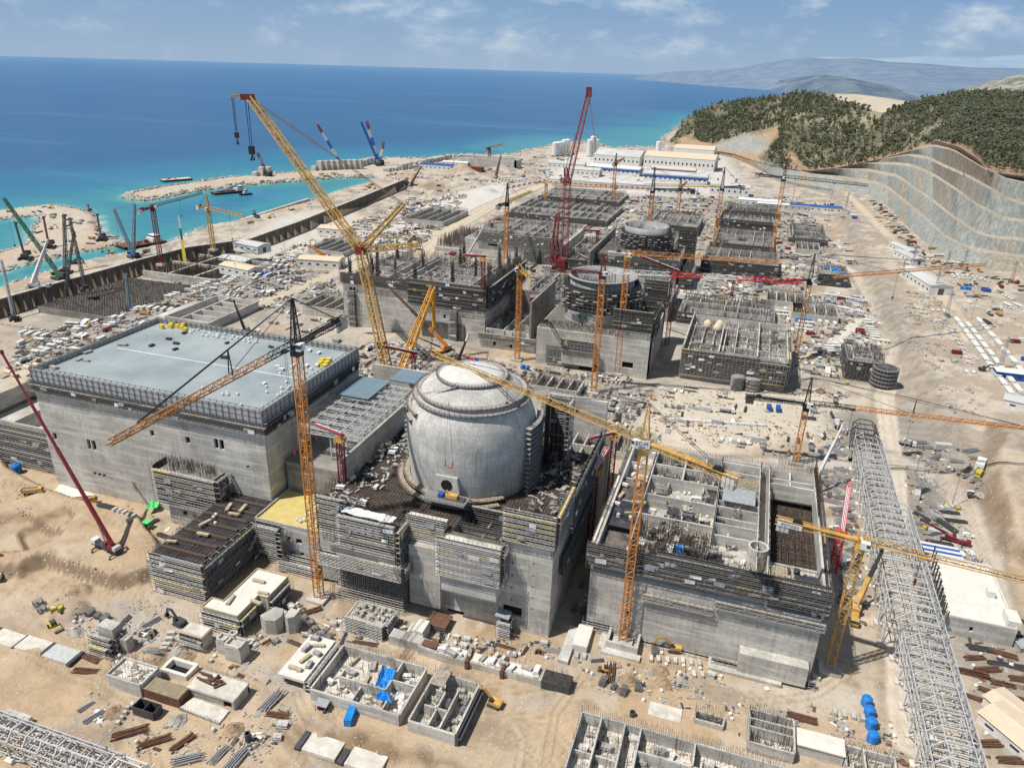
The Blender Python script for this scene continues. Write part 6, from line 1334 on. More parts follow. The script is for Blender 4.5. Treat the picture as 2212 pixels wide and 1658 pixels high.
for k in range(40): x=rnd.uniform(-95,-34); d.tri((x,178.4,2.8),(x,178.4,4+rnd.random()*2.2),.1); d.tri((x+.3,173.8,2.8),(x+.3,173.8,3.6+rnd.random()*2),.1)
d.build('starter_bar',M['rebar_grey'],tr,w=True)
dk=thing('plank_deck_structure','concrete deck heaped with poles and planks at the left of the front basin','foundation',(-119,147,0)); d=MB(); d.box(-119.5,147,3.6,-110.2,165.6,4.6); d.build('deck_slab',M['white_slab'],dk,w=True); d=MB(); d.box(-119.3,148.5,-1,-118.6,165.4,3.6); d.box(-111,147.4,-1,-110.3,165.4,3.6); d.box(-119,158,-1,-110.6,158.6,3.6); d.build('wall',M['conc'],dk,w=True)
scaffold('scaffold down the right side of the plank-covered deck',[('y',147,165.5,-110,0,4.4,1)],lift=1.5,bay=1.8,t=.13)
blk=lowstruct('scaffolded small block carrying white crates at the foot of the birdcage scaffold',-112.4,176.4,-98.4,185,5.4,[],floor='conc',zf=5,bars=0,deb=20)
scaffold('grey scaffold round the block carrying white crates',[('x',-113,-98,176.2,0,5.6,-1),('y',176.4,185,-98.2,0,5.6,1)],lift=1.5,bay=1.7,t=.14)
wd=thing('concrete_block','white wedge-shaped concrete block in front of the reactor door','foundation',(-91,178,0)); MB().add([(-91.5,178.6,-1),(-85,178.6,-1),(-85,184.6,-1),(-91.5,184.6,-1),(-88.5,178.6,4.8),(-85,178.6,4.8),(-85,184.6,4.8),(-88.5,184.6,4.8),(-91.5,178.6,2.2),(-91.5,184.6,2.2)],[(0,1,5,4,8),(1,2,6,5),(2,3,9,7,6),(4,5,6,7),(8,4,7,9),(3,0,8,9)]).build('wedge_wall',M['white_slab'],wd,w=True)
for k,(x0,x1,lab) in enumerate(((-99,-88.5,'left pale slab panel on the ground at the bottom edge'),(-85.5,-75,'right pale slab panel on the ground at the bottom edge'))):
    y0=127.6; z=max(gz(x0,y0),gz(x1,y0),gz(x0,133.6),gz(x1,133.6))+.05; s_=thing('ground_slab',lab,'slab',(x0,y0,z)); MB().box(x0,y0,z-1,x1,133.7,z+.25).build('slab',M['slab'],s_,w=True); MB().box(x0-2.4,y0,z-1,x0-.6,133.7,z+.1).build('drain_channel',M['steel_dark'],s_,w=True)
lowstruct('big maze of rebar-topped walls at the bottom edge, right of centre',-27,136,30,164.4,4.6,[(-21,140,-21,164),(-14,136,-14,164),(-9.4,136,-9.4,164),(-27,152,-14,152,3),(-9,156,29,156),(-9,148,29,148,4),(6,148,6,164),(16,136,16,160,4),(-21,146,-14,146),(24,140,24,156)],bars=650,rb_=5,deb=120)
lowstruct('rebar-topped channel walls behind the bottom maze',20.5,171,33,183.5,4,[(20.5,176.8,33,176.8),(20.5,180,33,180)],bars=200,rb_=5,deb=25,mat='conc')
lowstruct('small rebar-rimmed pit on the sand behind the bottom maze',5,176.2,13.4,179.6,1.6,[],floor='deck',bars=80,rb_=5,deb=6)
wr=thing('concrete_block','bright white roofed concrete block beside the bottom maze','foundation',(34,175,0)); MB().box(34,174.8,-1,46.4,180.6,3.6).build('wall',M['conc_light'],wr,w=True); MB().box(33.7,174.5,3.61,46.7,180.9,4).build('roof',M['white_slab'],wr,w=True)
lowstruct('low wall frame scattered with broken formwork right of the bright white block',47,172,60,180,3,[(52,172,52,180)],bars=90,deb=60)
z=gz(-4,177); MB; sl=MB().box(-8.6,174.2,z-.5,1.2,179.6,z+.3).build('ground_slab',M['slab']); tag(sl,'pale square slab lying on the sand before the cellular block','slab')
for k,(x,y) in enumerate(((67.5,201),(68.5,193.5))):
    z=gz(x,y); f_=MB(); f_.box(x-1,y-2.4,z-.5,x+5,y+2.4,z+1.2); f_.box(x,y-1.6,z+1.21,x+1.6,y-.2,z+1.8); f_.box(x+2.6,y+.2,z+1.21,x+4.2,y+1.6,z+1.8); tag(f_.build('footing',M['slab']),('farther','nearer')[k]+' pale concrete footing with bolts beside the blue water tanks','footing','gallery footings')
# left foreground group
fd=lowstruct('pale walled slab with rusty beams and timber joists at lower left',-168,128.8,-155.2,136.4,4,[],floor='slab',zf=3.2,bars=30,deb=25)
tj=thing('timber_formwork','dark pit covered with yellow timber joists at lower left','formwork',(-155,129,0)); MB().box(-155,129,-1,-141.6,134,3.3).build('formwork_box',M['brown'],tj,w=True); d=MB()
for k in range(12): d.beam((-154.8,129.2+k*.42,3.7),(-141.8,129.2+k*.42,3.7),.16)
for k in range(16): d.beam((-154.6+k*.84,129,3.5),(-154.6+k*.84,134,3.5),.16)
d.build('timber_joist',M['timber'],tj,w=True)
sd=thing('culvert','square concrete culvert with a pale roof and dark mouth under steel beams','foundation',(-142,133,0)); d=MB(); d.box(-142.6,133.6,3.2,-125.8,141.4,4); d.build('roof',M['slab'],sd,w=True); d=MB(); d.box(-142.4,133.8,-1,-141.6,141.2,3.2); d.box(-126.8,133.8,-1,-126,141.2,3.2); d.box(-142.4,140.6,-1,-126,141.2,3.2); d.box(-142.3,134,-1,-130,134.5,3.19); d.build('wall',M['conc'],sd,w=True)
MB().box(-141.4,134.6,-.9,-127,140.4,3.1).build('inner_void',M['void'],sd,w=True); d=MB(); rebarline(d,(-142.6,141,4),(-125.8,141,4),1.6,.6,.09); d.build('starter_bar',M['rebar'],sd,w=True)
d=MB()
for k in range(9): x=rnd.uniform(-139,-131); y=rnd.uniform(135.5,139.5); A=rnd.uniform(0,PI); d.beam((x,y,4.4+.35*(k%3)),(x+rnd.uniform(3,6)*math.cos(A),y+3*math.sin(A),4.4+.35*(k%3)),.5)
tag(d.build('steel_beam_pile',M['brown']),'tangle of rust-brown steel beams on the culvert roof','steel beams')
ss=thing('sloping_slab','sloping pale slab with rusty edge bars in front of the culvert','slab',(-141,128,0)); d=MB(); d.add([(-141.4,128.4,1.1),(-127,127.8,.6),(-127,132.8,.9),(-139.8,133,1.4),(-141.4,128.4,-1),(-127,127.8,-1),(-127,132.8,-1),(-139.8,133,-1)],[(0,1,2,3),(4,5,1,0),(5,6,2,1),(6,7,3,2),(7,4,0,3)]); d.build('slab',M['slab'],ss,w=True); d=MB(); rebarline(d,(-141.4,128.3,.6),(-127,127.7,.4),1.6,.35,.1); d.build('edge_bar',M['brown'],ss,w=True)
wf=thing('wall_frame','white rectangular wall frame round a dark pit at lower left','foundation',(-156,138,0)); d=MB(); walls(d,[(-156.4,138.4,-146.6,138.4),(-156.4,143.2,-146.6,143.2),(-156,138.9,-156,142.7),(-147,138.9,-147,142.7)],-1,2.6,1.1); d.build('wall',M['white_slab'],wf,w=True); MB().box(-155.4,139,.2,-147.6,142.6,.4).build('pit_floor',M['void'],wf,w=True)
cr=lowstruct('crate-like steel formwork box with open top on the sand at lower left',-153,122.8,-145.4,126.2,3,[(-149.2,122.8,-149.2,126.2)],mat='charcoal',floor='void',bars=0,wall=.25,deb=0,cat='formwork')
tw=thing('concrete_tower','square concrete shaft wrapped in scaffold with timber stacked on top, lower left','building',(-183,141,0)); block(tw,-183.2,141.2,-1,-177,145,9,M['conc'],{'F':[(-181.5,-180.3,2,4)]})
scaffold('scaffold platforms round the square shaft at lower left',[('x',-186.5,-176.5,140.2,0,6.5,-1),('y',140,146,-176.6,0,6.5,1),('x',-185,-177,138.6,0,3.5,-1)],lift=1.7,bay=1.7,t=.13,yb=.35)
tw=MB(); tw.box(-175.6,142,-1,-173.2,145,5); tag(tw.build('concrete_pier',M['conc']),'slim concrete pier right of the square shaft','pier')
yb_=thing('concrete_block','concrete cube with a yellow-banded formwork top, lower left','foundation',(-159,151,0)); MB().box(-158.8,151,-1,-150.8,155.6,3.4).build('wall',M['conc_light'],yb_,w=True); MB().box(-159.2,150.7,3.41,-150.5,155.9,5.8).build('formwork_band',M['timber'],yb_,w=True); MB().box(-158.8,151.1,5.81,-150.9,155.5,6).build('roof',M['slab'],yb_,w=True); scaffold('rough yellow scaffold on the banded concrete cube',[('x',-159.4,-150.3,150.6,2.8,6,-1)],lift=1,bay=1.5,t=.1,yb=.8)
for k,(x0,y0,x1,y1,h,lab) in enumerate(((-146,151.6,-142.6,155,5.4,'left of two small concrete piers with hollow tops'),(-141.6,150,-135.6,154.6,5.8,'larger right-hand concrete pier with pale top'),(-142.8,153.6,-140,156,6.6,'rear small concrete pier of the group'))):
    p_=thing('concrete_pier',lab,'pier',(x0,y0,0),0,'concrete piers at lower left'); MB().box(x0,y0,-1,x1,y1,h).build('wall',M['conc'],p_,w=True); d=MB(); walls(d,[(x0+.3,y0+.3,x1-.3,y0+.3),(x0+.3,y1-.3,x1-.3,y1-.3),(x0+.3,y0+.6,x0+.3,y1-.6),(x1-.3,y0+.6,x1-.3,y1-.6)],h+.01,h+1,.5); d.build('rim',M['slab'],p_,w=True)
hx=thing('concrete_pier','grey many-sided concrete pier beside the L-shaped roof','pier',(-136,167,0)); MB().prism([(-139.4,166.2),(-136.4,164.6),(-133.2,165.6),(-132.4,168.6),(-134,171.8),(-137.4,171.6)],-1,6).build('wall',M['conc'],hx,w=True); MB().prism([(-130.9,168),(-129.2,167.2),(-127.6,168.6),(-127.6,172),(-131,172)],-1,7).build('wall',M['conc_light'],hx,w=True)
rs=thing('road_slab','strip of pale concrete road panels with dark joints, far lower left','slab',(-222,131,0)); 
for k in range(4): x0=-232+k*11.6; z=max(gz(x0,131.5),gz(x0+11,136.5),gz(x0+5,134)); MB().box(x0,131,z-1,x0+10.2,136.8,z+.3).build('panel',M['steel_grey' if k==3 else 'slab'],rs,w=True); MB().box(x0+10.25,130.8,z-1,x0+11.5,137,z+.35).build('joint',M['charcoal'],rs,w=True)
gb=MB(); gb.box(-187,107.6,-1,-178,111,2.2); tag(gb.build('concrete_cover',M['conc_light']),'flat grey concrete cover above the steel gallery, bottom left','cover')
cb=thing('crane_base','square walled concrete pit holding the foot of the crane with the sign','foundation',(-25,198,0)); d=MB(); walls(d,[(-26.5,197.8,-15.8,197.8),(-26.5,205,-15.8,205),(-26.1,198.2,-26.1,204.6),(-16.2,198.2,-16.2,204.6)],-2,3.4,.8); d.build('wall',M['conc_light'],cb,w=True); d=MB(); d.box(-29,196.4,-2,-26.6,204,1.2); d.box(-27.5,194.6,-2,-14.5,197.3,1.); d.build('step',M['conc'],cb,w=True)
for k,(x0,y0,x1,y1,h) in enumerate(((-37,193,-32,203.5,2.6),(-40,186,-36.6,203,1.2))):
    MBk=MB(); MBk.box(x0,y0,-1,x1,y1,h); tag(MBk.build('concrete_wall',M['white_slab' if k==0 else 'conc_light']),('pale concrete box at the mouth of the alley by the reactor corner','low concrete kerb wall at the mouth of the alley')[k],'foundation')
for lab,(x0,y0,x1,y1),h in (('low dark-windowed concrete block left of the second hall',(-318,470,-282,500),7),('small walled foundation between slope road and orange crane',(48,860,72,900),5),('low foundation cells left of the lone right-hand shed',(40,610,74,640),5),('rebar-rimmed foundation beside the blue-tarped block',(20,640,50,668),5),('open concrete cells in the yard before the sea wall',(-420,640,-380,690),5),('long walled foundation in the yard left of the third hall',(-400,820,-350,900),6),('broad low walls in the yard beyond the third hall',(-300,840,-190,880),6),('small foundation cells before the ring building',(-110,395,-84,412),4),('low rebar-topped walls between dome and second hall',(-160,372,-128,392),4),('long low foundation walls behind the free-standing wall',(-70,330,-30,350),4)):
    lowstruct(lab,x0,y0,x1,y1,h,[(x0+(x1-x0)*f,y0,x0+(x1-x0)*f,y1) for f in (.25,.5,.75)],mat='conc',floor='conc_dark',wall=1,bars=300,rb_=6,deb=60,bt=.2)
# pump house basin behind the blue roof and the long grid foundation near the sea wall
ph=lowstruct('square concrete tank with dark inside and cross walls behind the blue-grey roof',*G(455,668,5)[:2],*G(510,648,5)[:2],8,[]) if False else None
p0=Vector(G(340,690,6)); p1=Vector(G(447,697,6)); p2=Vector(G(502,652,6)); x0,y0,x1,y1=p0.x,p1.y,p1.x+2,p2.y+8
ph=thing('pump_basin','big square concrete tank with dark open inside behind the blue-grey roof','building',(x0,y0,0)); d=MB(); walls(d,[(x0,y0,x1,y0),(x0,y1,x1,y1),(x0,y0,x0,y1),(x1,y0,x1,y1),((x0+x1)/2-6,y0,(x0+x1)/2-6,y1)]+[((x0+x1)/2-6,y0+(y1-y0)*k/5,x1,y0+(y1-y0)*k/5) for k in range(1,5)],-3,6.5,1.2); d.build('wall',M['conc_light'],ph,w=True); MB().box(x0,y0,-3,x1,y1,-1).build('floor_slab',M['conc_dark'],ph,w=True)
d=MB(); d.box(x0-14,y0-3,-3,x0-.7,y1-10,3); d.build('annex',M['conc'],ph,w=True)
for nm,lab,pts,hh in (('grid_foundation','wide dark rebar-covered concrete raft in the pit at the far left',[(45,730),(150,765),(190,720),(110,675)],3),('grid_foundation','dark trench works and rebar at the foot of the sea wall',[(190,690),(330,620),(430,575),(480,560)],3)):
    pass
gx0,gy0=G(40,745,-8)[:2]; 
gf=thing('grid_foundation','wide dark rebar-covered concrete raft in the pit at the far left','foundation',(-492,440,-12)); MB().box(-532,425,-14,-448,520,-8).build('raft',M['conc_dark'],gf,w=True); d=MB(); rebarmat(d,-531,426,-449,519,-7.8,2.6,.4); rebarfield(d,-531,426,-449,519,-8,2.4,1300,.3); d.build('rebar_mat',M['rebar_grey'],gf,w=True)
gf=thing('grid_foundation','dark trench works full of rebar at the foot of the sea wall','foundation',(-500,540,-12)); d=MB(); walls(d,[(-534,540,-450,540),(-534,580,-455,580),(-530,612,-450,612),(-450,540,-450,612),(-478,540,-478,612),(-506,540,-506,612)],-14,-6,2); d.build('wall',M['conc'],gf,w=True); d=MB(); rebarfield(d,-534,540,-450,610,-13,8,1300,.34); rebarmat(d,-532,542,-450,612,-9,4,.4); d.build('rebar_mat',M['rebar'],gf,w=True)
# sea wall of dark bored piles
m,t=newmat('bored_pile_wall'); g=t.n('NewGeometry').outputs['Position']; mp=t.n('Mapping'); mp.inputs['Scale'].default_value=(.3,.3,.03); t.l(g,mp.inputs[0]); f=t.noise(mp.outputs[0],1,6,.7); x=t.mix(t.ramp(f,.35,.7),(.075,.065,.055),(.26,.235,.20)); t.out(x,.95,0,.1); M['pilewall']=m
sw=thing('sea_wall','long dark bored-pile retaining wall between harbour road and pit','wall',(-505,600,-12)); d=MB()
for (xa,ya),(xb,yb) in zip(WALL,WALL[1:]):
    L=math.hypot(xb-xa,yb-ya); n=int(L/2.4)
    for k in range(n): f=(k+.5)/n; d.lathe([(1.35,-15),(1.35,.35),(.02,.36)],7,(xa+(xb-xa)*f+.6,ya+(yb-ya)*f))
d.build('bored_pile',M['pilewall'],sw,w=True)
d=MB()
for (xa,ya),(xb,yb) in zip(WALL,WALL[1:]): d.beam((xa-.3,ya,.5),(xb-.3,yb,.5),2.6,.9,True)
d.build('capping_beam',M['slab'],sw,w=True)
qw=MB(); a=G(515,484,SEA); b=G(662,437,SEA); qw.beam((a[0]+4,a[1],-2.5),(b[0]+4,b[1],-2.5),4,5,True); tag(qw.build('quay_wall',M['conc_light']),'pale concrete block quay wall along the harbour basin','quay')
# ================================================================= patterns for repeated things
def pat(name,parts):
    """parts: list of (part name, MB, material, parent index or None). Returns the pattern root (removed at the end)."""
    o=bpy.data.objects.new(name,None); o.empty_display_size=.5; col.objects.link(o); made=[]
    for nm,mb,mt,pi in parts: made.append(mb.build(nm,mt,o if pi is None else made[pi]))
    PATS.append(o); return o
def pat1(name,mb,mt): o=mb.build(name,mt); PATS.append(o); return o
PATS=[]
def B(*a): return MB().box(*a)
def ribbed(x0,y0,z0,x1,y1,z1,n=12):
    m=MB(); m.box(x0,y0,z0,x1,y1,z1)
    for k in range(n):
        x=x0+(x1-x0)*(k+.5)/n; m.box(x-.12,y0-.06,z0+.15,x+.12,y0,z1-.15); m.box(x-.12,y1,z0+.15,x+.12,y1+.06,z1-.15)
    return m
def cabin(wall,roof,L=6,W=2.5,H=2.6,name='site_cabin'):
    b=ribbed(-L/2,-W/2,.15,L/2,W/2,H,int(L*1.6)); r=B(-L/2-.12,-W/2-.12,H+.004,L/2+.12,W/2+.12,H+.2); r.box(-L/2+.4,-.05,H+.2,L/2-.4,.05,H+.24)
    parts=[('wall',b,wall,None),('roof',r,roof,None),('door',B(-L*.34,-W/2-.1,.2,-L*.34+.95,-W/2-.062,2.2),M['steel_grey'],None)]
    for x in(-.05,.22,.38)[:2 if L<7 else 3]: parts.append(('window',B(L*x,-W/2-.11,1.1,L*x+1.1,-W/2-.062,2),M['glass'],None))
    parts.append(('air_conditioner',B(L/2+.01,-.5,1.5,L/2+.35,.4,2.1),M['whitep'],None))
    return pat(name,parts)
def container(wall,L=6.1):
    b=ribbed(-L/2,-1.2,.12,L/2,1.2,2.6,int(L*2.2)); r=B(-L/2,-1.2,2.604,L/2,1.2,2.66); d=B(L/2+.004,-1.15,.2,L/2+.06,-.02,2.5); d.box(L/2+.004,.02,.2,L/2+.06,1.15,2.5); q=MB()
    for y in(-.9,-.3,.3,.9): q.beam((L/2+.1,y,.25),(L/2+.1,y,2.45),.06)
    return pat('shipping_container',[('wall',b,wall,None),('roof',r,wall,None),('door',d,wall,None),('locking_bar',q,M['steel'],2)])
def wheelmb(x,y,r,w=.28):
    m=MB(); m.rod((x,y-w/2,r),(x,y+w/2,r),r,12); return m
def carbody(L,W,H,prof,hood=True):
    # profile in x,z, widened in y with slight tumblehome
    m=MB(); n=len(prof); v=[]
    for y,k in((-W/2,1),(W/2,1)):
        for x,z in prof: v.append((x,y*(1 if z<H*.56 else .86),z))
    m.add(v,[tuple(range(n)),tuple(range(n,2*n))[::-1]]+[(k,n+k,n+(k+1)%n,(k+1)%n) for k in range(n)]); return m
def vehicle(name,L,W,H,prof,glass,wheels,r,mat,extra=()):
    parts=[('body',carbody(L,W,H,prof),mat,None)]
    g=MB()
    for (x0,z0,x1,z1,x2,z2,x3,z3) in glass:
        for s_ in(-1,1):
            def yy(z): return s_*(W/2*(1 if z<H*.56 else .86)+.012)
            g.add([(x0,yy(z0),z0),(x1,yy(z1),z1),(x2,yy(z2),z2),(x3,yy(z3),z3)],[(0,1,2,3)])
    parts.append(('side_window',g,M['glass'],None))
    for x in wheels:
        for y in(-W/2+.1,W/2-.1): parts.append(('wheel',wheelmb(x,y,r),M['tyre'],None))
    for nm,mb,mt in extra: parts.append((nm,mb,mt,None))
    return pat(name,parts)
def slant(p,q,w0,w1,off=.012):  # sloped screen between two x,z points
    d=Vector((q[0]-p[0],0,q[1]-p[1])); n=Vector((d.z,0,-d.x)).normalized()*off
    if n.z<0: n=-n
    return MB().add([(p[0]+n.x,-w0,p[1]+n.z),(p[0]+n.x,w0,p[1]+n.z),(q[0]+n.x,w1,q[1]+n.z),(q[0]+n.x,-w1,q[1]+n.z)],[(0,1,2,3)])
def car(mat): return vehicle('parked_car',4.4,1.85,1.6,[(-2.2,.35),(2.2,.35),(2.25,.75),(1.2,.95),(.5,1.58),(-1.6,1.6),(-2.2,1.0)],[(.95,1.0,.42,1.5,-1.45,1.52,-1.9,1.02)],(-1.35,1.35),.36,mat,[('windscreen',slant((1.1,1.0),(.55,1.53),.74,.7),M['glass']),('headlight',B(2.2,-.8,.62,2.27,-.45,.78),M['whitep']),('headlight',B(2.2,.45,.62,2.27,.8,.78),M['whitep'])])
def pickup(mat): return vehicle('pickup_truck',5.2,1.9,1.75,[(-2.6,.45),(2.6,.45),(2.6,.95),(1.5,1.1),(.8,1.72),(-.5,1.72),(-.7,1.05),(-2.6,1.05)],[(1.3,1.12,.75,1.62,-.4,1.62,-.55,1.12)],(-1.6,1.6),.4,mat,[('windscreen',slant((1.42,1.14),(.86,1.66),.78,.74),M['glass']),('load_bed',B(-2.5,-.75,1.06,-.8,.75,1.1),M['charcoal'])])
def van(mat): return vehicle('minibus',6,2.1,2.6,[(-3,.4),(3,.4),(3.05,1.1),(2.5,1.4),(1.9,2.5),(-2.9,2.6),(-3,2.2)],[(2.2,1.5,1.75,2.25,-2.7,2.3,-2.75,1.5)],(-1.9,1.9),.38,mat,[('windscreen',slant((2.46,1.45),(1.95,2.4),.86,.82),M['glass'])])
def bus(mat): return vehicle('coach',11,2.5,3.3,[(-5.5,.45),(5.5,.45),(5.6,1.4),(5.4,3.1),(-5.4,3.3),(-5.5,1)],[(5.1,1.6,5.0,2.7,-5.1,2.8,-5.2,1.6)],(-3.3,3.4),.5,mat,[('windscreen',slant((5.58,1.5),(5.42,2.9),1.06,1.02),M['glass']),('roof_unit',B(-2,-.8,3.22,1,.8,3.5),M['whitep'])])
def truck(cabm,load,kind='flat'):
    parts=[('chassis',B(-4,-.9,.75,4,.9,1.0),M['charcoal'],None),('cab',MB().add([(2.2,-1.2,.8),(4.2,-1.2,.8),(4.2,1.2,.8),(2.2,1.2,.8),(2.3,-1.15,3),(3.9,-1.15,3),(3.9,1.15,3),(2.3,1.15,3)],[(0,3,2,1),(4,5,6,7),(0,1,5,4),(1,2,6,5),(2,3,7,6),(3,0,4,7)]),cabm,None),('windscreen',slant((4.13,1.75),(3.95,2.75),1,.98),M['glass'],1)]
    for x in(3.2,-1.4,-2.8):
        for y in(-1.05,1.05): parts.append(('wheel',wheelmb(x,y,.52,.35),M['tyre'],None))
    if kind=='mixer':
        d=MB(); n=14; pr=[(-3.9,.5),(-3.2,1.0),(-1.2,1.25),(.6,1.15),(1.7,.5)]
        for a_,b_ in zip(pr,pr[1:]): d.rod((a_[0],0,2.3-.12*a_[0]),(b_[0],0,2.3-.12*b_[0]),a_[1],n,b_[1])
        parts+=[('mixer_drum',d,load,None),('chute',MB().beam((-3.9,0,2.2),(-5,0,1.2),.5,.2,True),M['steel'],None)]
    elif kind=='tip':
        d=MB(); v=[(-4.1,-1.2,1.1),(1.9,-1.2,1.1),(1.9,1.2,1.1),(-4.1,1.2,1.1),(-4.4,-1.25,2.5),(2.1,-1.25,2.7),(2.1,1.25,2.7),(-4.4,1.25,2.5)]
        d.add(v,[(0,3,2,1),(0,1,5,4),(1,2,6,5),(2,3,7,6),(3,0,4,7)]); parts+=[('tipper_body',d,load,None),('load',B(-4,-1.1,1.11,1.8,1.1,2.2),M['soil'],None)]
    else:
        d=B(-4.3,-1.25,1.1,1.9,1.25,1.25); d.box(1.8,-1.25,1.26,1.95,1.25,2.4); parts.append(('flat_bed',d,load,None)); l=MB()
        for k in range(5): l.beam((-4,-.9+.45*k,1.5),(1.4,-.9+.45*k,1.5),.3)
        parts.append(('load',l,M['steel'],None))
    return pat('lorry',parts)
def excavator(mat):
    tr=MB()
    for s_ in(-1.25,1.25):
        n=12; pr=[(2.1*math.copysign(abs(math.cos(2*PI*k/n))**.5,math.cos(2*PI*k/n)),.45+.45*math.sin(2*PI*k/n)) for k in range(n)]
        tr.add([(x,s_-.3,z) for x,z in pr]+[(x,s_+.3,z) for x,z in pr],[tuple(range(n)),tuple(range(n,2*n))[::-1]]+[(k,(k+1)%n,n+(k+1)%n,n+k) for k in range(n)])
    bd=B(-2.2,-1.35,1.05,1.3,1.35,2.1); bd.box(-2.5,-1.3,1.1,-2.2,1.3,2.0)
    cb_=MB().add([(.1,.35,2.1),(1.6,.35,1.5),(1.6,1.35,1.5),(.1,1.35,2.1),(.1,.4,3.1),(1.25,.4,3.1),(1.25,1.3,3.1),(.1,1.3,3.1)],[(0,3,2,1),(4,5,6,7),(0,1,5,4),(1,2,6,5),(2,3,7,6),(3,0,4,7)])
    bm=MB(); bm.beam((1,-.3,1.8),(3.6,-.3,4.7),.55,.7,True); bm.beam((3.5,-.3,4.65),(5.6,-.3,4.2),.5,.6,True)
    st=MB().beam((5.5,-.3,4.5),(6.6,-.3,1.9),.42,.5,True); bu=MB().add([(6.2,-.9,1.9),(7.2,-.9,1.6),(6.6,-.9,.5),(5.7,-.9,.9),(6.2,.3,1.9),(7.2,.3,1.6),(6.6,.3,.5),(5.7,.3,.9)],[(0,1,2,3),(4,7,6,5),(0,4,5,1),(1,5,6,2),(2,6,7,3)])
    ra=MB().beam((2.2,-.3,2.4),(3.4,-.3,4.1),.18,.18); ra.beam((3.8,-.3,5.1),(5.4,-.3,4.8),.18)
    return pat('excavator',[('crawler_track',tr,M['charcoal'],None),('body',bd,mat,None),('cab',cb_,M['glass'],None),('boom',bm,mat,None),('stick',st,mat,None),('bucket',bu,M['charcoal'],None),('hydraulic_ram',ra,M['steel'],None)])
def stackof(name,n,mk,mt,bearer=True):
    m=MB(); mk(m); parts=[('load',m,mt,None)]
    if bearer: b=MB(); b.box(-1.6,-1.2,0,-1.4,1.2,.12); b.box(1.4,-1.2,0,1.6,1.2,.12); parts.append(('bearer',b,M['plank'],None))
    return pat(name,parts)
def planks(m,L=4,nx=6,nz=5,w=.3,h=.16):
    for j in range(nz):
        for i in range(nx):
            if j==nz-1 and rnd.random()<.4: continue
            o=rnd.uniform(-.25,.25); y=(i-(nx-1)/2)*(w+.03); m.box(-L/2+o,y-w/2,.13+j*(h+.02),L/2+o,y+w/2,.13+j*(h+.02)+h)
def tubes(m,L=6,n=5,r=.16):
    for j in range(n):
        for i in range(n-j): y=(i-(n-j-1)/2)*2*r; o=rnd.uniform(-.3,.3); m.rod((-L/2+o,y,.13+r+j*r*1.75),(L/2+o,y,.13+r+j*r*1.75),r,6)
def bars(m,L=8,n=36,s=.9):
    for k in range(n): y=rnd.uniform(-s,s); z=.15+rnd.random()*.5*(1-abs(y)/s)+.03; o=rnd.uniform(-.8,.8); m.tri((-L/2+o,y+rnd.uniform(-.1,.1),z),(L/2+o,y+rnd.uniform(-.15,.15),z+.03),.1)
def panels(m,n=7):
    for k in range(n): m.cbox((rnd.uniform(-.25,.25),rnd.uniform(-.2,.2),.2+k*.2),(2.7+rnd.uniform(0,.5),1.5+rnd.uniform(-.1,.2),.15),rnd.uniform(-.08,.08))
def heap(r,h,seed,n=18,k=7):
    r_=random.Random(seed); m=MB(); V=[(0,0,h)];Fc=[]
    for j in range(1,k+1):
        for i in range(n):
            f=j/k; a=2*PI*i/n; q=r*f*(1+r_.uniform(-.14,.14)); V.append((q*math.cos(a),q*math.sin(a),max(-.3,h*(1-f)**1.15+r_.uniform(-.12,.12)*h*(1-f)-(.3 if j==k else 0))))
    for i in range(n): Fc.append((0,1+i,1+(i+1)%n))
    for j in range(k-1):
        for i in range(n): a=1+j*n+i; b=1+j*n+(i+1)%n; Fc.append((a,a+n,b+n,b))
    return m.add(V,Fc)
def blobbox(a,b,h,seed,seg=5):
    r_=random.Random(seed); m=MB(); V=[]
    prof=[(1,.0),(1.08,.3),(1.05,.7),(.8,.95),(.02,1.03)]
    n=12
    for p,z in prof:
        for i in range(n):
            t_=2*PI*i/n; c_,s_=math.cos(t_),math.sin(t_); q=1/max(abs(c_),abs(s_))**.65; V.append((a*p*q*c_*(1+r_.uniform(-.07,.07)),b*p*q*s_*(1+r_.uniform(-.07,.07)),h*z*(1+r_.uniform(-.06,.06))))
    return m.add(V,[(j*n+i,j*n+(i+1)%n,(j+1)*n+(i+1)%n,(j+1)*n+i) for j in range(len(prof)-1) for i in range(n)])
K={}
K['cabin']=cabin(M['cabin'],M['cabinroof']); K['cabin2']=cabin(M['steel_grey'],M['cabinroof'],7.2); K['cabinL']=cabin(M['cabin'],M['white_slab'],12,3)
K['cabinB']=cabin(M['bluep'],M['cabinroof'],9); K['contW']=container(M['whitep']); K['contR']=container(M['maroon']); K['contB']=container(M['bluep']); K['contG']=container(M['steel_grey'])
K['carW']=car(M['whitep']); K['carG']=car(M['steel_grey']); K['carK']=car(M['charcoal']); K['pick']=pickup(M['whitep']); K['van']=van(M['whitep']); K['bus']=bus(M['whitep'])
K['lorry']=truck(M['whitep'],M['steel_dark']); K['lorryB']=truck(M['bluep'],M['steel_dark']); K['mixer']=truck(M['whitep'],M['steel_grey'],'mixer'); K['tip']=truck(M['ochre'],M['ochre'],'tip'); K['tipR']=truck(M['maroon'],M['maroon'],'tip')
K['exc']=excavator(M['ochre']); K['excD']=excavator(M['charcoal'])
K['plankG']=stackof('plank_stack',0,lambda m:planks(m),M['plank_grey']); K['plankY']=stackof('plank_stack',0,lambda m:planks(m,5,5,4,.26,.2),M['timber']); K['plankB']=stackof('plank_stack',0,lambda m:planks(m,4.5,7,3),M['plank'])
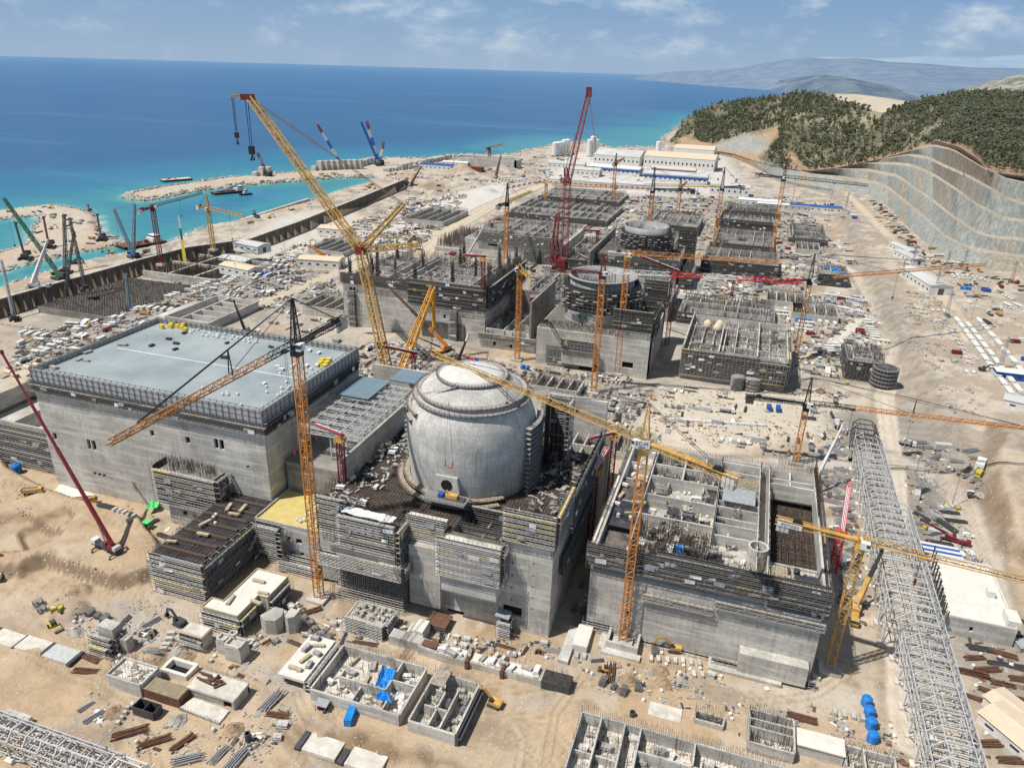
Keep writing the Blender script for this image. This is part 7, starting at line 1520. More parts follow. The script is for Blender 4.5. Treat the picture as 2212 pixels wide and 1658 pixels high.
K['pipe']=stackof('pipe_stack',0,lambda m:tubes(m),M['steel']); K['pipeB']=stackof('pipe_stack',0,lambda m:tubes(m,8,4,.26),M['steel_dark']); K['bars']=stackof('rebar_bundle',0,lambda m:bars(m),M['rebar']); K['barsG']=stackof('rebar_bundle',0,lambda m:bars(m,10,50,1.3),M['rebar_grey'])
K['beams']=stackof('steel_beam_stack',0,lambda m:[m.beam((-5+rnd.uniform(-.6,.6),-1.4+.7*i,.4+.5*j),(5+rnd.uniform(-.6,.6),-1.4+.7*i,.4+.5*j),.32,.42,True) for j in range(2) for i in range(5-j)],M['steel_dark']); K['beamsR']=stackof('steel_beam_stack',0,lambda m:[m.beam((-4+rnd.uniform(-1,1),-1.2+.6*i,.4+.45*j),(4+rnd.uniform(-1,1),-1.2+.6*i+rnd.uniform(-.3,.3),.4+.45*j),.3,.4,True) for j in range(2) for i in range(5-j)],M['brown']); K['beamsW']=stackof('steel_beam_stack',0,lambda m:[m.beam((-4+rnd.uniform(-1,1),-1.6+.8*i,.4+.45*j),(4+rnd.uniform(-1,1),-1.6+.8*i+rnd.uniform(-.4,.4),.4+.45*j),.3,.4,True) for j in range(2) for i in range(5-j)],M['steel'])
K['panels']=stackof('formwork_panel_stack',0,lambda m:panels(m),M['plank_grey']); K['panelsK']=stackof('formwork_panel_stack',0,lambda m:panels(m,5),M['charcoal']); K['panelsW']=stackof('formwork_panel_stack',0,lambda m:panels(m,6),M['sheetwhite'])
def frames(m):
    for k in range(9):
        y=-1+.24*k
        for x in(-1.6,1.6): m.tri((x,y,.1),(x,y,2.1),.12)
        for z in(.3,1.2,2.1): m.tri((-1.6,y,z),(1.6,y,z),.11)
        m.tri((-1.6,y,.3),(1.6,y,2.1),.1)
K['frames']=stackof('scaffold_frame_stack',0,frames,M['scaf'],False)
pl=MB()
for y in(-.5,0,.5): pl.box(-.6,y-.06,0,.6,y+.06,.1)
pl.box(-.62,-.58,.1,.62,.58,.14); K['pallet']=pat('loaded_pallet',[('pallet',pl,M['plank'],None),('wrapped_load',blobbox(.52,.5,1.15,3),M['whitebag'],None)])
pl=MB().box(-.6,-.55,0,.6,.55,.13); br=MB()
for k in range(3):
    for i in range(2): br.box(-.55+i*.56,-.5,.14+k*.33,-.02+i*.56,.5,.14+k*.33+.31)
K['crate']=pat('loaded_pallet',[('pallet',pl,M['plank'],None),('block_load',br,M['conc_light'],None)])
K['bag']=pat1('bulk_bag',blobbox(.55,.55,1.1,5),M['whitebag']); K['blk']=pat1('concrete_block_unit',MB().box(-1.2,-.6,0,1.2,.6,1.2),M['conc_light']); K['blkL']=pat1('concrete_block_unit',MB().box(-2.2,-.9,0,2.2,.9,1.8).box(-2.2,-.9,1.8,-.6,.9,2.3),M['conc'])
sk=MB(); sk.add([(-1.2,-.8,.1),(1.2,-.8,.1),(1.2,.8,.1),(-1.2,.8,.1),(-1.8,-.9,1.3),(1.8,-.9,1.3),(1.8,.9,1.3),(-1.8,.9,1.3)],[(0,3,2,1),(0,1,5,4),(1,2,6,5),(2,3,7,6),(3,0,4,7)]); K['skip']=pat('waste_skip',[('bin',sk,M['ochre'],None),('waste',MB().box(-1.5,-.8,.6,1.5,.8,1.05),M['rubble'],None)])
dm=MB(); dm.rod((0,-.6,.9),(0,.6,.9),.55,14)
fl=MB(); fl.rod((0,-.68,.9),(0,-.6,.9),.9,18); fl.rod((0,.6,.9),(0,.68,.9),.9,18); K['drum']=pat('cable_drum',[('core',dm,M['black'],None),('flange',fl,M['plank'],None)])
tk=MB().lathe([(1.35,0),(1.35,2.6),(1.0,3.0),(.35,3.15),(.35,3.3),(.02,3.3)],20); hp=MB()
for z in(.6,1.2,1.8,2.4): hp.lathe([(1.36,z),(1.42,z+.05),(1.36,z+.1)],20)
K['tank']=pat('water_tank',[('tank_shell',tk,M['tank'],None),('hoop',hp,M['tank'],None)])
K['heap']=pat1('spoil_heap',heap(3.2,2,1),M['soil']); K['heapG']=pat1('gravel_heap',heap(3,1.8,2),M['soilgrey']); K['boulders']=pat1('boulder',heap(1.4,1.3,5,7,3),M['stone'])
K['cpipe']=pat1('concrete_pipe',MB().lathe([(1.3,0),(1.3,5.5),(1.05,5.5),(1.05,0),(1.3,0)],18),M['roofsand'])
cg=MB(); 
for x in(-1,1):
    for y in(-.7,.7): cg.beam((x,y,0),(x,y,1.9),.09)
for z in(.1,1,1.9):
    for p,q in(((-1,-.7),(1,-.7)),((1,-.7),(1,.7)),((1,.7),(-1,.7)),((-1,.7),(-1,-.7))): cg.beam((*p,z),(*q,z),.08)
ge=MB().box(-.9,-.6,.15,.9,.6,1.5); K['gen']=pat('generator',[('frame',cg,M['steel_dark'],None),('housing',ge,M['yellowbox'],None)])
K['hut']=pat('shed',[('wall',MB().box(-2.5,-2,0,2.5,2,2.3),M['plank_grey'],None),('roof',MB().add([(-2.8,-2.3,2.2),(2.8,-2.3,2.2),(2.8,2.3,2.7),(-2.8,2.3,2.7),(-2.8,-2.3,2.1),(2.8,-2.3,2.1),(2.8,2.3,2.6),(-2.8,2.3,2.6)],[(0,1,2,3),(4,7,6,5),(0,4,5,1),(1,5,6,2),(2,6,7,3),(3,7,4,0)]),M['grating'],None)])
sc_=MB(); pk=MB(); scafmesh(sc_,pk,pk,'x',-2.4,2.4,.8,0,5.4,lift=1.8,bay=1.6,t=.12,th=.12); K['scafT']=pat('scaffold_tower',[('tube_frame',sc_,M['scaf'],None),('plank_deck',pk,M['plank_grey'],None)])
lp=MB(); lp.rod((0,0,0),(0,0,16),.22,6,.12); lh=MB()
for k in(-1,1): lh.cbox((k*.9,0,15.9),(1.0,.5,.35),0,k*.3)
K['lamp']=pat('floodlight_mast',[('pole',lp,M['steel'],None),('floodlight',lh,M['steel_dark'],None)])
py=MB(); py.lattice((0,0,0),(0,0,22),2.2,.9,2.4,.18,.12,up=(0,1,0)); pa=MB(); pa.lattice((-3,0,19),(3,0,19),.7,.4,1,.12,.08); K['pylon']=pat('lattice_mast',[('tower',py,M['steel'],None),('floodlight',pa,M['steel'],None)])
# a walking person grown as one skin
def person_mesh(pose):
    st=pose; a=MB()
    def ell(c,r,n=8,k=6):
        V=[];Fc=[]
        for j in range(k+1):
            t_=PI*j/k
            for i in range(n): V.append((c[0]+r[0]*math.sin(t_)*math.cos(2*PI*i/n),c[1]+r[1]*math.sin(t_)*math.sin(2*PI*i/n),c[2]+r[2]*math.cos(t_)))
        a.add(V,[(j*n+i,j*n+(i+1)%n,(j+1)*n+(i+1)%n,(j+1)*n+i) for j in range(k) for i in range(n)])
    ell((0,0,1.62),(.1,.1,.13)); a.rod((0,0,1.42),(0,0,1.54),.06,8)
    for s_ in(-1,1):
        a.rod((0,s_*.2,1.4),(.04*s_*st,s_*.27,1.1),.06,7,.05); a.rod((.04*s_*st,s_*.27,1.1),(.12*s_*st+.06,s_*.26,.84),.05,7,.035)
    return a
def person(vest,st,name='person'):
    skin=person_mesh(st); tr=MB(); ve=MB()
    for s_ in(-1,1):
        k=(0,s_*.1,.9); kn=(.1*s_*st+.03,s_*.1,.48); f=(.2*s_*st-.04,s_*.1,.06); tr.rod(k,kn,.095,8,.07); tr.rod(kn,f,.07,8,.05); tr.cbox((f[0]+.06,f[1],.05),(.27,.1,.1))
    n=10
    V=[];pr=[(.15,.11,.84),(.17,.12,.95),(.16,.11,1.1),(.2,.13,1.3),(.19,.11,1.42),(.07,.06,1.48)]
    for a_,b_,z in pr:
        for i in range(n): V.append((b_*math.cos(2*PI*i/n),a_*math.sin(2*PI*i/n),z))
    ve.add(V,[(j*n+i,j*n+(i+1)%n,(j+1)*n+(i+1)%n,(j+1)*n+i) for j in range(len(pr)-1) for i in range(n)])
    he=MB().lathe([(.135,1.64),(.14,1.66),(.12,1.74),(.06,1.79),(.01,1.8)],10)
    return pat(name,[('body',skin,M['skin'],None),('trousers',tr,M['trouser'],None),('vest',ve,vest,None),('helmet',he,M['whitep'],None)])
K['person']=person(M['hivis'],1); K['personO']=person(M['hivis2'],-1); K['personS']=person(M['hivis'],.3)
# ================================================================= scattering by yard
FOOT=[]
for o in list(col.objects):
    if o.type=='MESH' and o.name.split('.')[0] in('wall','outer_wall','raft','deck_slab','slab','panel','duct_section','formwork_section','base_block','base','building','foundation_step','concrete_core','concrete_pier','ground_slab','tank_wall','formwork_box','footing','formwork_wall','wedge_wall','concrete_wall','crawler_track','inner_void'):
        v=np.array([tuple(q.co) for q in o.data.vertices]); 
        if len(v) and o not in PATS and (o.parent is None or o.parent not in PATS): FOOT.append((v[:,0].min()-1,v[:,1].min()-1,v[:,0].max()+1,v[:,1].max()+1))
for g in((63,230,80,400),(65,130,80,232),(-216,98,-130,107.5)): FOOT.append(g)
FA=np.array(FOOT)
ROADS=[(px(l,z),w_) for l,z,w_ in (([(860,600),(900,560),(960,500),(1060,445),(1180,395),(1300,370)],0,9),([(330,740),(480,690),(700,600),(800,560)],0,6),([(-20,850),(60,800),(200,760),(330,735)],0,6),([(1960,1600),(1930,1000),(1910,860),(1945,740),(1900,680),(1850,590),(1790,560)],0,5),([(1800,740),(1860,690),(1930,690)],0,4),([(2150,1300),(2120,1150),(2050,1040),(1940,990),(1800,1000),(1500,1000)],0,5),([(2100,740),(2010,600),(1900,490),(1830,420)],6,5),([(1540,1500),(1760,1505),(1960,1530)],0,4))]
OCC={}
_RD=np.full(_HX.shape,1e9)
for l,w_ in ROADS: _RD=np.minimum(_RD,pdist(l,_HX,_HY)-w_)
def free(x,y,r,foot=True,road=True):
    if road and _RD[min(max(int((y-_RY)/_RS),0),_RD.shape[0]-1),min(max(int((x-_RX)/_RS),0),_RD.shape[1]-1)]<r*.5: return False
    if foot and ((FA[:,0]-r*.6<x)&(x<FA[:,2]+r*.6)&(FA[:,1]-r*.6<y)&(y<FA[:,3]+r*.6)).any(): return False
    c=(int(x//6),int(y//6))
    for i in(-2,-1,0,1,2):
        for j in(-2,-1,0,1,2):
            for (a,b,q) in OCC.get((c[0]+i,c[1]+j),()):
                if (a-x)**2+(b-y)**2<(q+r)**2*.8: return False
    return True
def occ(x,y,r): OCC.setdefault((int(x//6),int(y//6)),[]).append((x,y,r))
META={ # radius, label start, category, group
'cabin':(2.9,'white site cabin','site cabin','white site cabins'),'cabin2':(3.4,'grey site cabin','site cabin','grey site cabins'),'cabinL':(5.4,'long white cabin','site cabin','long white cabins'),'cabinB':(4.2,'blue-walled cabin','site cabin','blue-walled cabins'),
'contW':(3,'white shipping container','container','white containers'),'contR':(3,'dark red shipping container','container','red containers'),'contB':(3,'blue shipping container','container','blue containers'),'contG':(3,'grey shipping container','container','grey containers'),
'carW':(2.2,'white car','car','white cars'),'carG':(2.2,'grey car','car','grey cars'),'carK':(2.2,'dark car','car','dark cars'),'pick':(2.5,'white pickup','pickup','white pickups'),'van':(3,'white minibus','minibus','white minibuses'),'bus':(5,'white coach','coach','white coaches'),
'lorry':(4,'white flatbed lorry','lorry','white flatbed lorries'),'lorryB':(4,'blue flatbed lorry','lorry','blue lorries'),'mixer':(4,'white mixer lorry','concrete mixer','mixer lorries'),'tip':(4,'ochre tipper lorry','tipper lorry','ochre tipper lorries'),'tipR':(4,'dark red tipper lorry','tipper lorry','red tipper lorries'),
'exc':(4,'ochre excavator','excavator','ochre excavators'),'excD':(4,'dark excavator','excavator','dark excavators'),
'plankG':(1.9,'stack of grey planks','plank stack','grey plank stacks'),'plankY':(2.2,'stack of yellow timber','timber stack','yellow timber stacks'),'plankB':(2,'stack of brown planks','plank stack','brown plank stacks'),
'pipe':(2.6,'stack of grey pipes','pipe stack','grey pipe stacks'),'pipeB':(3.4,'stack of dark pipes','pipe stack','dark pipe stacks'),'bars':(3.2,'bundle of rusty rebar','rebar bundle','rusty rebar bundles'),'barsG':(4,'bundle of grey rebar','rebar bundle','grey rebar bundles'),
'beams':(4,'stack of dark beams','beam stack','dark beam stacks'),'beamsR':(3.4,'stack of rusty beams','beam stack','rusty beam stacks'),'beamsW':(3.4,'stack of pale steel beams','beam stack','pale beam stacks'),
'panels':(1.6,'stack of grey formwork panels','formwork','grey panel stacks'),'panelsK':(1.6,'stack of dark formwork panels','formwork','dark panel stacks'),'panelsW':(1.6,'stack of white panels','formwork','white panel stacks'),'frames':(1.8,'row of leaning scaffold frames','scaffold frames','stored scaffold frames'),
'pallet':(.9,'white wrapped pallet','pallet','white wrapped pallets'),'crate':(.9,'pallet of grey blocks','pallet','pallets of grey blocks'),'bag':(.8,'white bulk bag','bulk bag','white bulk bags'),'blk':(1.3,'pale concrete block','concrete block','pale concrete blocks'),'blkL':(2.3,'stepped concrete block','concrete block','stepped concrete blocks'),
'skip':(1.9,'ochre waste skip','skip','ochre waste skips'),'drum':(1.1,'cable drum','cable drum','cable drums'),'tank':(1.6,'blue water tank','water tank','blue water tanks'),'heap':(2.6,'heap of brown soil','spoil heap','brown soil heaps'),'heapG':(2.4,'heap of grey gravel','gravel heap','grey gravel heaps'),'boulders':(1.2,'pale boulder','boulder','pale boulders'),
'gen':(1.3,'yellow caged generator','generator','yellow generators'),'hut':(2.8,'lean-to shed','shed','lean-to sheds'),'scafT':(2.6,'free-standing scaffold tower','scaffolding','scaffold towers'),'lamp':(.8,'floodlight pole','floodlight','floodlight poles'),'pylon':(1.5,'lattice floodlight mast','floodlight','lattice floodlight masts'),
'person':(.4,'worker in yellow vest walking','person','workers on site'),'personO':(.4,'worker in orange vest walking','person','workers on site'),'personS':(.4,'worker in yellow vest standing','person','workers on site'),'cpipe':(1.5,'cream concrete pipe','pipe','cream concrete pipes')}
COUNT={}
MANY=[]
def put(k,x,y,rz=0,z=None,where='',label=None,sc=None):
    r,lab,cat,grp=META[k]; sc=sc or (rnd.uniform(.72,1.05) if r<4.1 and 'stack' in K[k].name or 'bundle' in K[k].name else None); z=gz(x,y) if z is None else z
    nm=K[k].name.split('.')[0]; COUNT[nm]=COUNT.get(nm,0)+1
    o=dup(K[k],(x,y,z),rz,label or f'{lab} {where}',None,sc); o['category']=cat; o['group']=grp if not label else grp; 
    if not label: MANY.append(o)
    occ(x,y,r); return o
def inside(P,x,y):
    c=False; n=len(P)
    for i in range(n):
        x0,y0=P[i]; x1,y1=P[(i+1)%n]
        if (y0>y)!=(y1>y) and x<(x1-x0)*(y-y0)/(y1-y0)+x0: c=not c
    return c
def yard(pts,where,items,ang=(0,PI/2),jit=.12,z=0,foot=True,road=True,tries=60):
    P=px(pts,z); xs=[p[0] for p in P]; ys=[p[1] for p in P]
    for k,n in items:
        r=META[k][0]; left=n; nm=K[k].name.split('.')[0]; step=r*(2.35 if r<3 else 1.75)
        big=k in('exc','excD','lorry','lorryB','mixer','tip','tipR','lamp','pylon','person','personO','personS','heap','heapG','hut','scafT','skip','gen','van','bag')
        for _ in range(n):
            if left<=0 or COUNT.get(nm,0)>=240: break
            for t_ in range(tries):
                x=rnd.uniform(min(xs),max(xs)); y=rnd.uniform(min(ys),max(ys))
                if not inside(P,x,y) or not free(x,y,r,foot,road): continue
                zz=gz(x,y)
                if zz<SEA+1.2 and x<-590: continue
                rz=rnd.choice(ang)+rnd.uniform(-jit,jit); m_=1 if big else rnd.choice((2,3,4,5,7)); th=rz+PI/2
                for q in range(m_):
                    xx=x+math.cos(th)*step*q*.86+rnd.uniform(-.15,.15)*r; yy=y+math.sin(th)*step*q*.86+rnd.uniform(-.15,.15)*r
                    if left<=0 or COUNT.get(nm,0)>=240: break
                    if q and (not inside(P,xx,yy) or not free(xx,yy,r*.8,foot,road)): break
                    z_=gz(xx,yy)
                    if abs(z_-zz)>1.5: break
                    put(k,xx,yy,rz+rnd.uniform(-.05,.05),z_,where); left-=1
                break
def rowof(k,a,b,n,where,rz=None,off=0,z=None):
    A=at(*a); B_=at(*b)
    for i in range(n):
        f=(i+.5)/n; x=A[0]+(B_[0]-A[0])*f; y=A[1]+(B_[1]-A[1])*f; put(k,x,y,math.atan2(B_[1]-A[1],B_[0]-A[0])+off if rz is None else rz,z,where)
# ---- singles first so that the yards keep clear of them
def mobile_crane(label,base,az,boom_tip,boom='red',body='red',truckm='whitep',sec=4,w_=1.3,sc=1.,tipm=None,outr=True,base_px=True,z=None):
    b=at(*base); t=thing('mobile_crane',label,'mobile crane',b,0,'mobile telescopic cranes'); ca,sa=math.cos(az),math.sin(az)
    def L(x,y,zz): return (b[0]+(x*ca-y*sa)*sc,b[1]+(x*sa+y*ca)*sc,b[2]+zz*sc)
    m=MB(); m.cbox(L(0,0,1.25),(14*sc,2.7*sc,.8*sc),az); m.cbox(L(1,0,1.8),(9*sc,2.4*sc,.3*sc),az); m.build('chassis',M[truckm if truckm!='whitep' else 'charcoal'],t,w=True)
    m=MB(); m.cbox(L(6,0,2.2),(2.2*sc,2.7*sc,1.9*sc),az); c_=m.build('cab',M[truckm],t,w=True); m=MB(); m.cbox(L(6.75,0,2.55),(.8*sc,2.55*sc,.9*sc),az); m.build('windscreen',M['glass'],c_)
    for x in(-5.4,-3.8,-2.2,2.6,4.2):
        for y in(-1.25,1.25):
            m=MB(); m.rod(L(x,y-.25,.65),L(x,y+.25,.65),.65*sc,12); m.build('wheel',M['tyre'],t,w=True)
    m=MB(); m.cbox(L(-2.4,0,2.7),(5.2*sc,2.6*sc,1.3*sc),az); m.cbox(L(-1,1.1,3.4),(1.6*sc,.9*sc,1.6*sc),az); m.build('superstructure',M[body],t,w=True)
    m=MB(); m.cbox(L(-5.8,0,2.6),(1.5*sc,2.9*sc,1.5*sc),az); m.build('counterweight',M['steel_grey'],t,w=True)
    if outr:
        m=MB()
        for x in(-6.4,3.4):
            m.beam(L(x,-3.8,1.1),L(x,3.8,1.1),.4*sc)
            for y in(-3.8,3.8): m.beam(L(x,y,1.1),L(x,y,.1),.25*sc); m.cbox(L(x,y,.08),(.9*sc,.9*sc,.16),az)
        m.build('outrigger',M['charcoal'],t,w=True)
    f=Vector(L(-3.6,0,3.4)); T=at_z(*boom_tip,f) if base_px else Vector(boom_tip); D=T-f
    ms=boom if isinstance(boom,(list,tuple)) else [boom]*sec
    for k in range(sec):
        m=MB(); ww=w_*sc*(1-.16*k); m.beam(f+D*(k/sec-.01*k),f+D*((k+1)/sec),ww,ww*1.15,True); m.build('boom_section',M[ms[k]],t,w=True)
    g_=f+D*.42; m=MB(); m.rod(L(0,0,2.6),tuple(f+D*.2),.3*sc,8); m.build('lift_ram',M['steel'],t,w=True)
    m=MB(); m.cbox(tuple(T),(1.4*sc,1*sc,1.4*sc),az); m.build('boom_head',M[ms[-1]],t,w=True)
    occ(b[0],b[1],6*sc); occ(L(5,0,0)[0],L(5,0,0)[1],3*sc); return t
mobile_crane('red telescopic truck crane on the earth bank before the blue-roofed hall',(232,1186),R(172),(3,760),['maroon','maroon','maroon','maroon'],'maroon','whitep',w_=1.3)
mobile_crane('red truck crane with white cab cut off by the left picture edge',(10,1235),R(300),(-60,1175),'maroon','maroon','whitep')
mobile_crane('mobile crane with long dark boom leaning left before the second hall',(955,762),R(250),(813,592),['orange','charcoal','brown','brown'],'orange','ochre',w_=1.5,sc=1.2)
mobile_crane('mobile crane with upright black boom behind the blue roof',(540,720),R(20),(505,650),['black','black','black','black'],'charcoal','whitep',w_=1.5)
mobile_crane('mobile crane with short black boom and white tip behind the dome',(1000,790),R(40),(1012,722),['black','black','black','whitep'],'charcoal','whitep',w_=1.4)
mobile_crane('mobile crane with grey boom and orange base behind the cellular block',(1752,1062),R(80),(1822,915),['orange','steel_grey','steel_grey','steel_grey'],'orange','orange',w_=1.5)
mobile_crane('yellow mobile crane with dark tipped boom between cellular block and steel gallery',(1846,1330),R(262),(1905,1190),['ochre','ochre','black','black'],'ochre','ochre',w_=1.9)
mobile_crane('dark red mobile crane with lowered boom on the pale pad right of the gallery',(2062,1170),R(345),(1990,1122),['maroon','maroon','maroon','maroon'],'maroon','maroon',w_=1.1,sc=.8)
mobile_crane('white telescopic crane at the left harbour edge',(86,622),R(20),(102,520),'whitep','steel_grey','steel_grey',w_=2.,sc=1.3)
mobile_crane('yellow telescopic crane with thin grey top at the sea wall foot',(411,578),R(10),(386,469),['yellowbox','yellowbox','greenp','steel_grey'],'yellowbox','charcoal',w_=2.4,sc=1.3)
mobile_crane('pale mobile crane with slim boom on top of the yard left of the red giant',(1000,590),R(60),(1046,488),['ochre','steel_grey','steel_grey','steel_grey'],'ochre','whitep',w_=1.5,sc=1.2)
mobile_crane('thin dark mobile crane standing by the far concrete pens',(1072,385),R(100),(1082,337),['brown','charcoal','charcoal','charcoal'],'charcoal','whitep',w_=2.6,sc=1.4)
mobile_crane('thin brown mobile crane near the end of the sea wall',(893,402),R(60),(910,360),['brown','brown','brown','brown'],'charcoal','whitep',w_=2.2,sc=1.2)
mobile_crane('mobile crane with low orange boom in the yard near the sea wall',(690,560),R(200),(668,530),['orange','orange','orange','orange'],'orange','bluep',w_=2.,sc=1.3)
def single(k,u,v,rz,label,sc=None,dz=0):
    p=at(u,v); o=put(k,p[0],p[1],rz,p[2]+dz,label=label,sc=sc); return o
single('exc',1068,1522,R(172),'yellow excavator reaching left toward the deep basin, bottom centre')
single('excD',388,1348,R(170),'dark excavator with rusty arm behind the square shaft, lower left'); single('exc',1455,1405,R(190),'orange excavator working at the foot of the cellular block',dz=.3)
single('exc',240,548,R(200),'sand-coloured excavator on the harbour edge, left',sc=1.3); single('excD',160,570,R(20),'black excavator on the peninsula',sc=1.4); single('excD',555,470,R(150),'black long-arm excavator on the harbour wall road',sc=1.6)
single('tip',72,1100-34,R(28),'ochre tipper lorry on the pale pad left of the red truck crane'); single('tip',240//2+68,1085,R(28),'ochre tipper lorry at the right end of the pale pad')
for nm,u,v in(('far left',15,1205),):
    pass
for k,(u,v) in enumerate(((1883,1600),(1880,1570),(1876,1545),(1870,1522))): single('tank',u,v,0,('nearest','second nearest','third nearest','farthest')[k]+' of the four blue water tanks in a row',sc=1.15)
rl=thing('road_roller','yellow-green road roller on the sand at lower left','road roller',at(118,1358)); b=rl.location; m=MB(); m.rod((b.x+1.6,b.y-1.6,b.z+.8),(b.x+2.6,b.y+.6,b.z+.8),.8,16); m.build('drum',M['steel'],rl,w=True); m=MB(); m.cbox((b.x-1.3,b.y+.5,b.z+1.3),(2.6,1.8,1.0),R(-24)); m.cbox((b.x+2,b.y-.5,b.z+1.2),(1.8,2.6,.3),R(-24)); m.build('body',M['yellowbox'],rl,w=True); m=MB(); m.cbox((b.x-.4,b.y+.2,b.z+2.3),(1.5,1.5,1.3),R(-24)); m.build('cab',M['glass'],rl,w=True); m=MB(); m.cbox((b.x-.4,b.y+.2,b.z+3.05),(1.8,1.8,.15),R(-24)); m.build('roof',M['charcoal'],rl,w=True)
for dx,dy in((-2.2,-.2),(-1.6,1.6)): m=MB(); m.rod((b.x+dx,b.y+dy-.3,b.z+.75),(b.x+dx+.2,b.y+dy+.3,b.z+.75),.75,12); m.build('wheel',M['tyre'],rl,w=True)
occ(b.x,b.y,3)
ld=thing('skid_loader','small brown wheel loader on the sand before the alley','loader',at(1308,1449)); b=ld.location; m=MB(); m.box(b.x-1.2,b.y-.8,b.z+.6,b.x+1,b.y+.8,b.z+1.4); m.build('body',M['ochre'],ld,w=True); m=MB(); m.box(b.x-.6,b.y-.6,b.z+1.41,b.x+.6,b.y+.6,b.z+2.3); m.build('cab',M['glass'],ld,w=True); m=MB(); m.cbox((b.x-2,b.y,b.z+.5),(.8,2,.8),0,.3); m.build('bucket',M['brown'],ld,w=True)
for dx in(-.8,.8):
    for dy in(-.9,.9): m=MB(); m.rod((b.x+dx,b.y+dy-.2,b.z+.5),(b.x+dx,b.y+dy+.2,b.z+.5),.5,10); m.build('wheel',M['tyre'],ld,w=True)
tb=thing('tarped_container','container wholly wrapped in a blue tarp before the front basin','container',at(757,1553)); b=tb.location; MB().cbox((b.x,b.y,b.z+1.3),(2.2,5.6,2.6),R(12)).build('tarp_cover',M['tarp'],tb,w=True)
d=MB(); d.cbox((b.x,b.y,b.z+.06),(2.8,6.2,.12),R(12)); d.build('base_frame',M['plank'],tb,w=True); occ(b.x,b.y,3.5)
s_=thing('shelter','small grey roofed tool shelter left of the blue wrapped container','shelter',at(697,1530)); b=s_.location; MB().cbox((b.x,b.y,b.z+2.5),(4,3,.15),.1,.08).build('roof',M['grating'],s_,w=True); d=MB()
for dx in(-1.7,1.7):
    for dy in(-1.2,1.2): d.beam((b.x+dx,b.y+dy,b.z),(b.x+dx,b.y+dy,b.z+2.5),.14)
d.build('post',M['scaf_dark'],s_,w=True); d=MB(); debris(d,b.x-1.5,b.y-1,b.x+1.5,b.y+1,b.z+.3,14,(.4,1.2),(.3,.9)); d.build('workbench',M['steel_dark'],s_,w=True); occ(b.x,b.y,3)
for k,(u,v,h) in enumerate(((537,1600,3.2),(1366,1545,1.6))):
    b=at(u,v); p_=MB(); p_.lathe([(.9,-.3),(.9,h),(.66,h),(.66,.1)],16,(b[0],b[1])); o=tag(p_.build('steel_pipe',M['steel_dark'],smooth=False),('upright dark steel pipe in the sand at lower left','short concrete manhole ring on the sand before the bottom maze')[k],'pipe'); o.location.z=b[2]
z0=gz(-283,205)
for k,(u,v) in enumerate(((15,805),(28,812),(55,795),(75,790))):
    b=at(u,v); o=put('cpipe',b[0],b[1],0,b[2]+1.3,label=('farthest left','second','third','rightmost')[k]+' of the cream concrete pipes lying left of the blue roof'); o.rotation_euler=(0,R(90),R(-12)); 
pd=at(155,1075); d=MB(); tag(d.prism([p[:2] for p in (at(95,1062),at(130,1046),at(212,1070),at(178,1096))],pd[2]-1,pd[2]+.35).build('ground_slab',M['white_slab']),'white concrete pad beside the hall foot, between two ochre tippers','slab')
gt=at(330,1103); cloth('tarpaulin','bright green canopy sheet at the foot of the hall front',[tuple(Vector(at(316,1112))+Vector((0,0,2.6))),tuple(Vector(at(342,1106))+Vector((0,0,2.6))),tuple(Vector(at(350,1092))+Vector((0,0,3))),tuple(Vector(at(326,1094))+Vector((0,0,3)))],M['brightgreen'],.2,8)
b=at(318,1136); d=MB(); d.box(b[0]-1.4,b[1]-.8,b[2],b[0]+1.4,b[1]+.8,b[2]+1.2); d.box(b[0]-1.6,b[1]-1.4,b[2]+2.2,b[0]+1.6,b[1]+1.6,b[2]+2.3); tag(d.build('stall',M['brightgreen']),'bright green crates under a small lean-to, below the green canopy','crates')
b=at(38,1020); o=put('tank',b[0],b[1],0,b[2],label='lone blue water tank by the low annex at far left',sc=1.5)
# things lying on the blue-grey roof
for k,(x,y) in enumerate(((-272,281),(-268.5,283),(-265.5,284.5),(-262,283.5),(-258.5,282),(-270,285.5),(-264,286.5))):
    o=MB().box(x-1,y-.8,54.2,x+1,y+.8,56.2); tag(o.build('yellow_box',M['yellowbox']),f'yellow crate on the far left corner of the blue-grey roof, {["first","second","third","fourth","fifth","sixth","seventh"][k]} from left','crate','yellow crates at the far roof corner')
for k,(x,y) in enumerate(((-174.5,268),(-172,269.5),(-175.5,271.5),(-171,266),(-173,273))):
    o=MB().box(x-1.1,y-1,54.2,x+1.1,y+1,56); tag(o.build('yellow_box',M['yellowbox']),f'yellow crate near the right edge of the blue-grey roof, {["middle","right rear","left rear","front right","rearmost"][k]}','crate','yellow crates at the right roof edge')
def roofput(k,x0,y0,x1,y1,z,n,where):
    for _ in range(n):
        for t_ in range(30):
            x=rnd.uniform(x0,x1); y=rnd.uniform(y0,y1)
            if COUNT.get(K[k].name.split('.')[0],0)<295 and free(x,y,META[k][0],False,False): put(k,x,y,rnd.choice((0,PI/2))+rnd.uniform(-.3,.3),z,where); break
roofput('bag',-256,279,-215,286,54.2,26,'behind on the blue roof'); roofput('bag',-185,232,-172,262,54.2,16,'right on the blue roof'); roofput('pallet',-205,218,-175,228,54.2,8,'front on the blue roof'); roofput('plankG',-279,221,-268,262,54.2,5,'left on the blue roof'); roofput('panelsK',-260,256,-200,284,54.2,8,'on the blue-grey roof'); roofput('panelsW',-192,236,-174,284,54.2,10,'right on the blue roof')
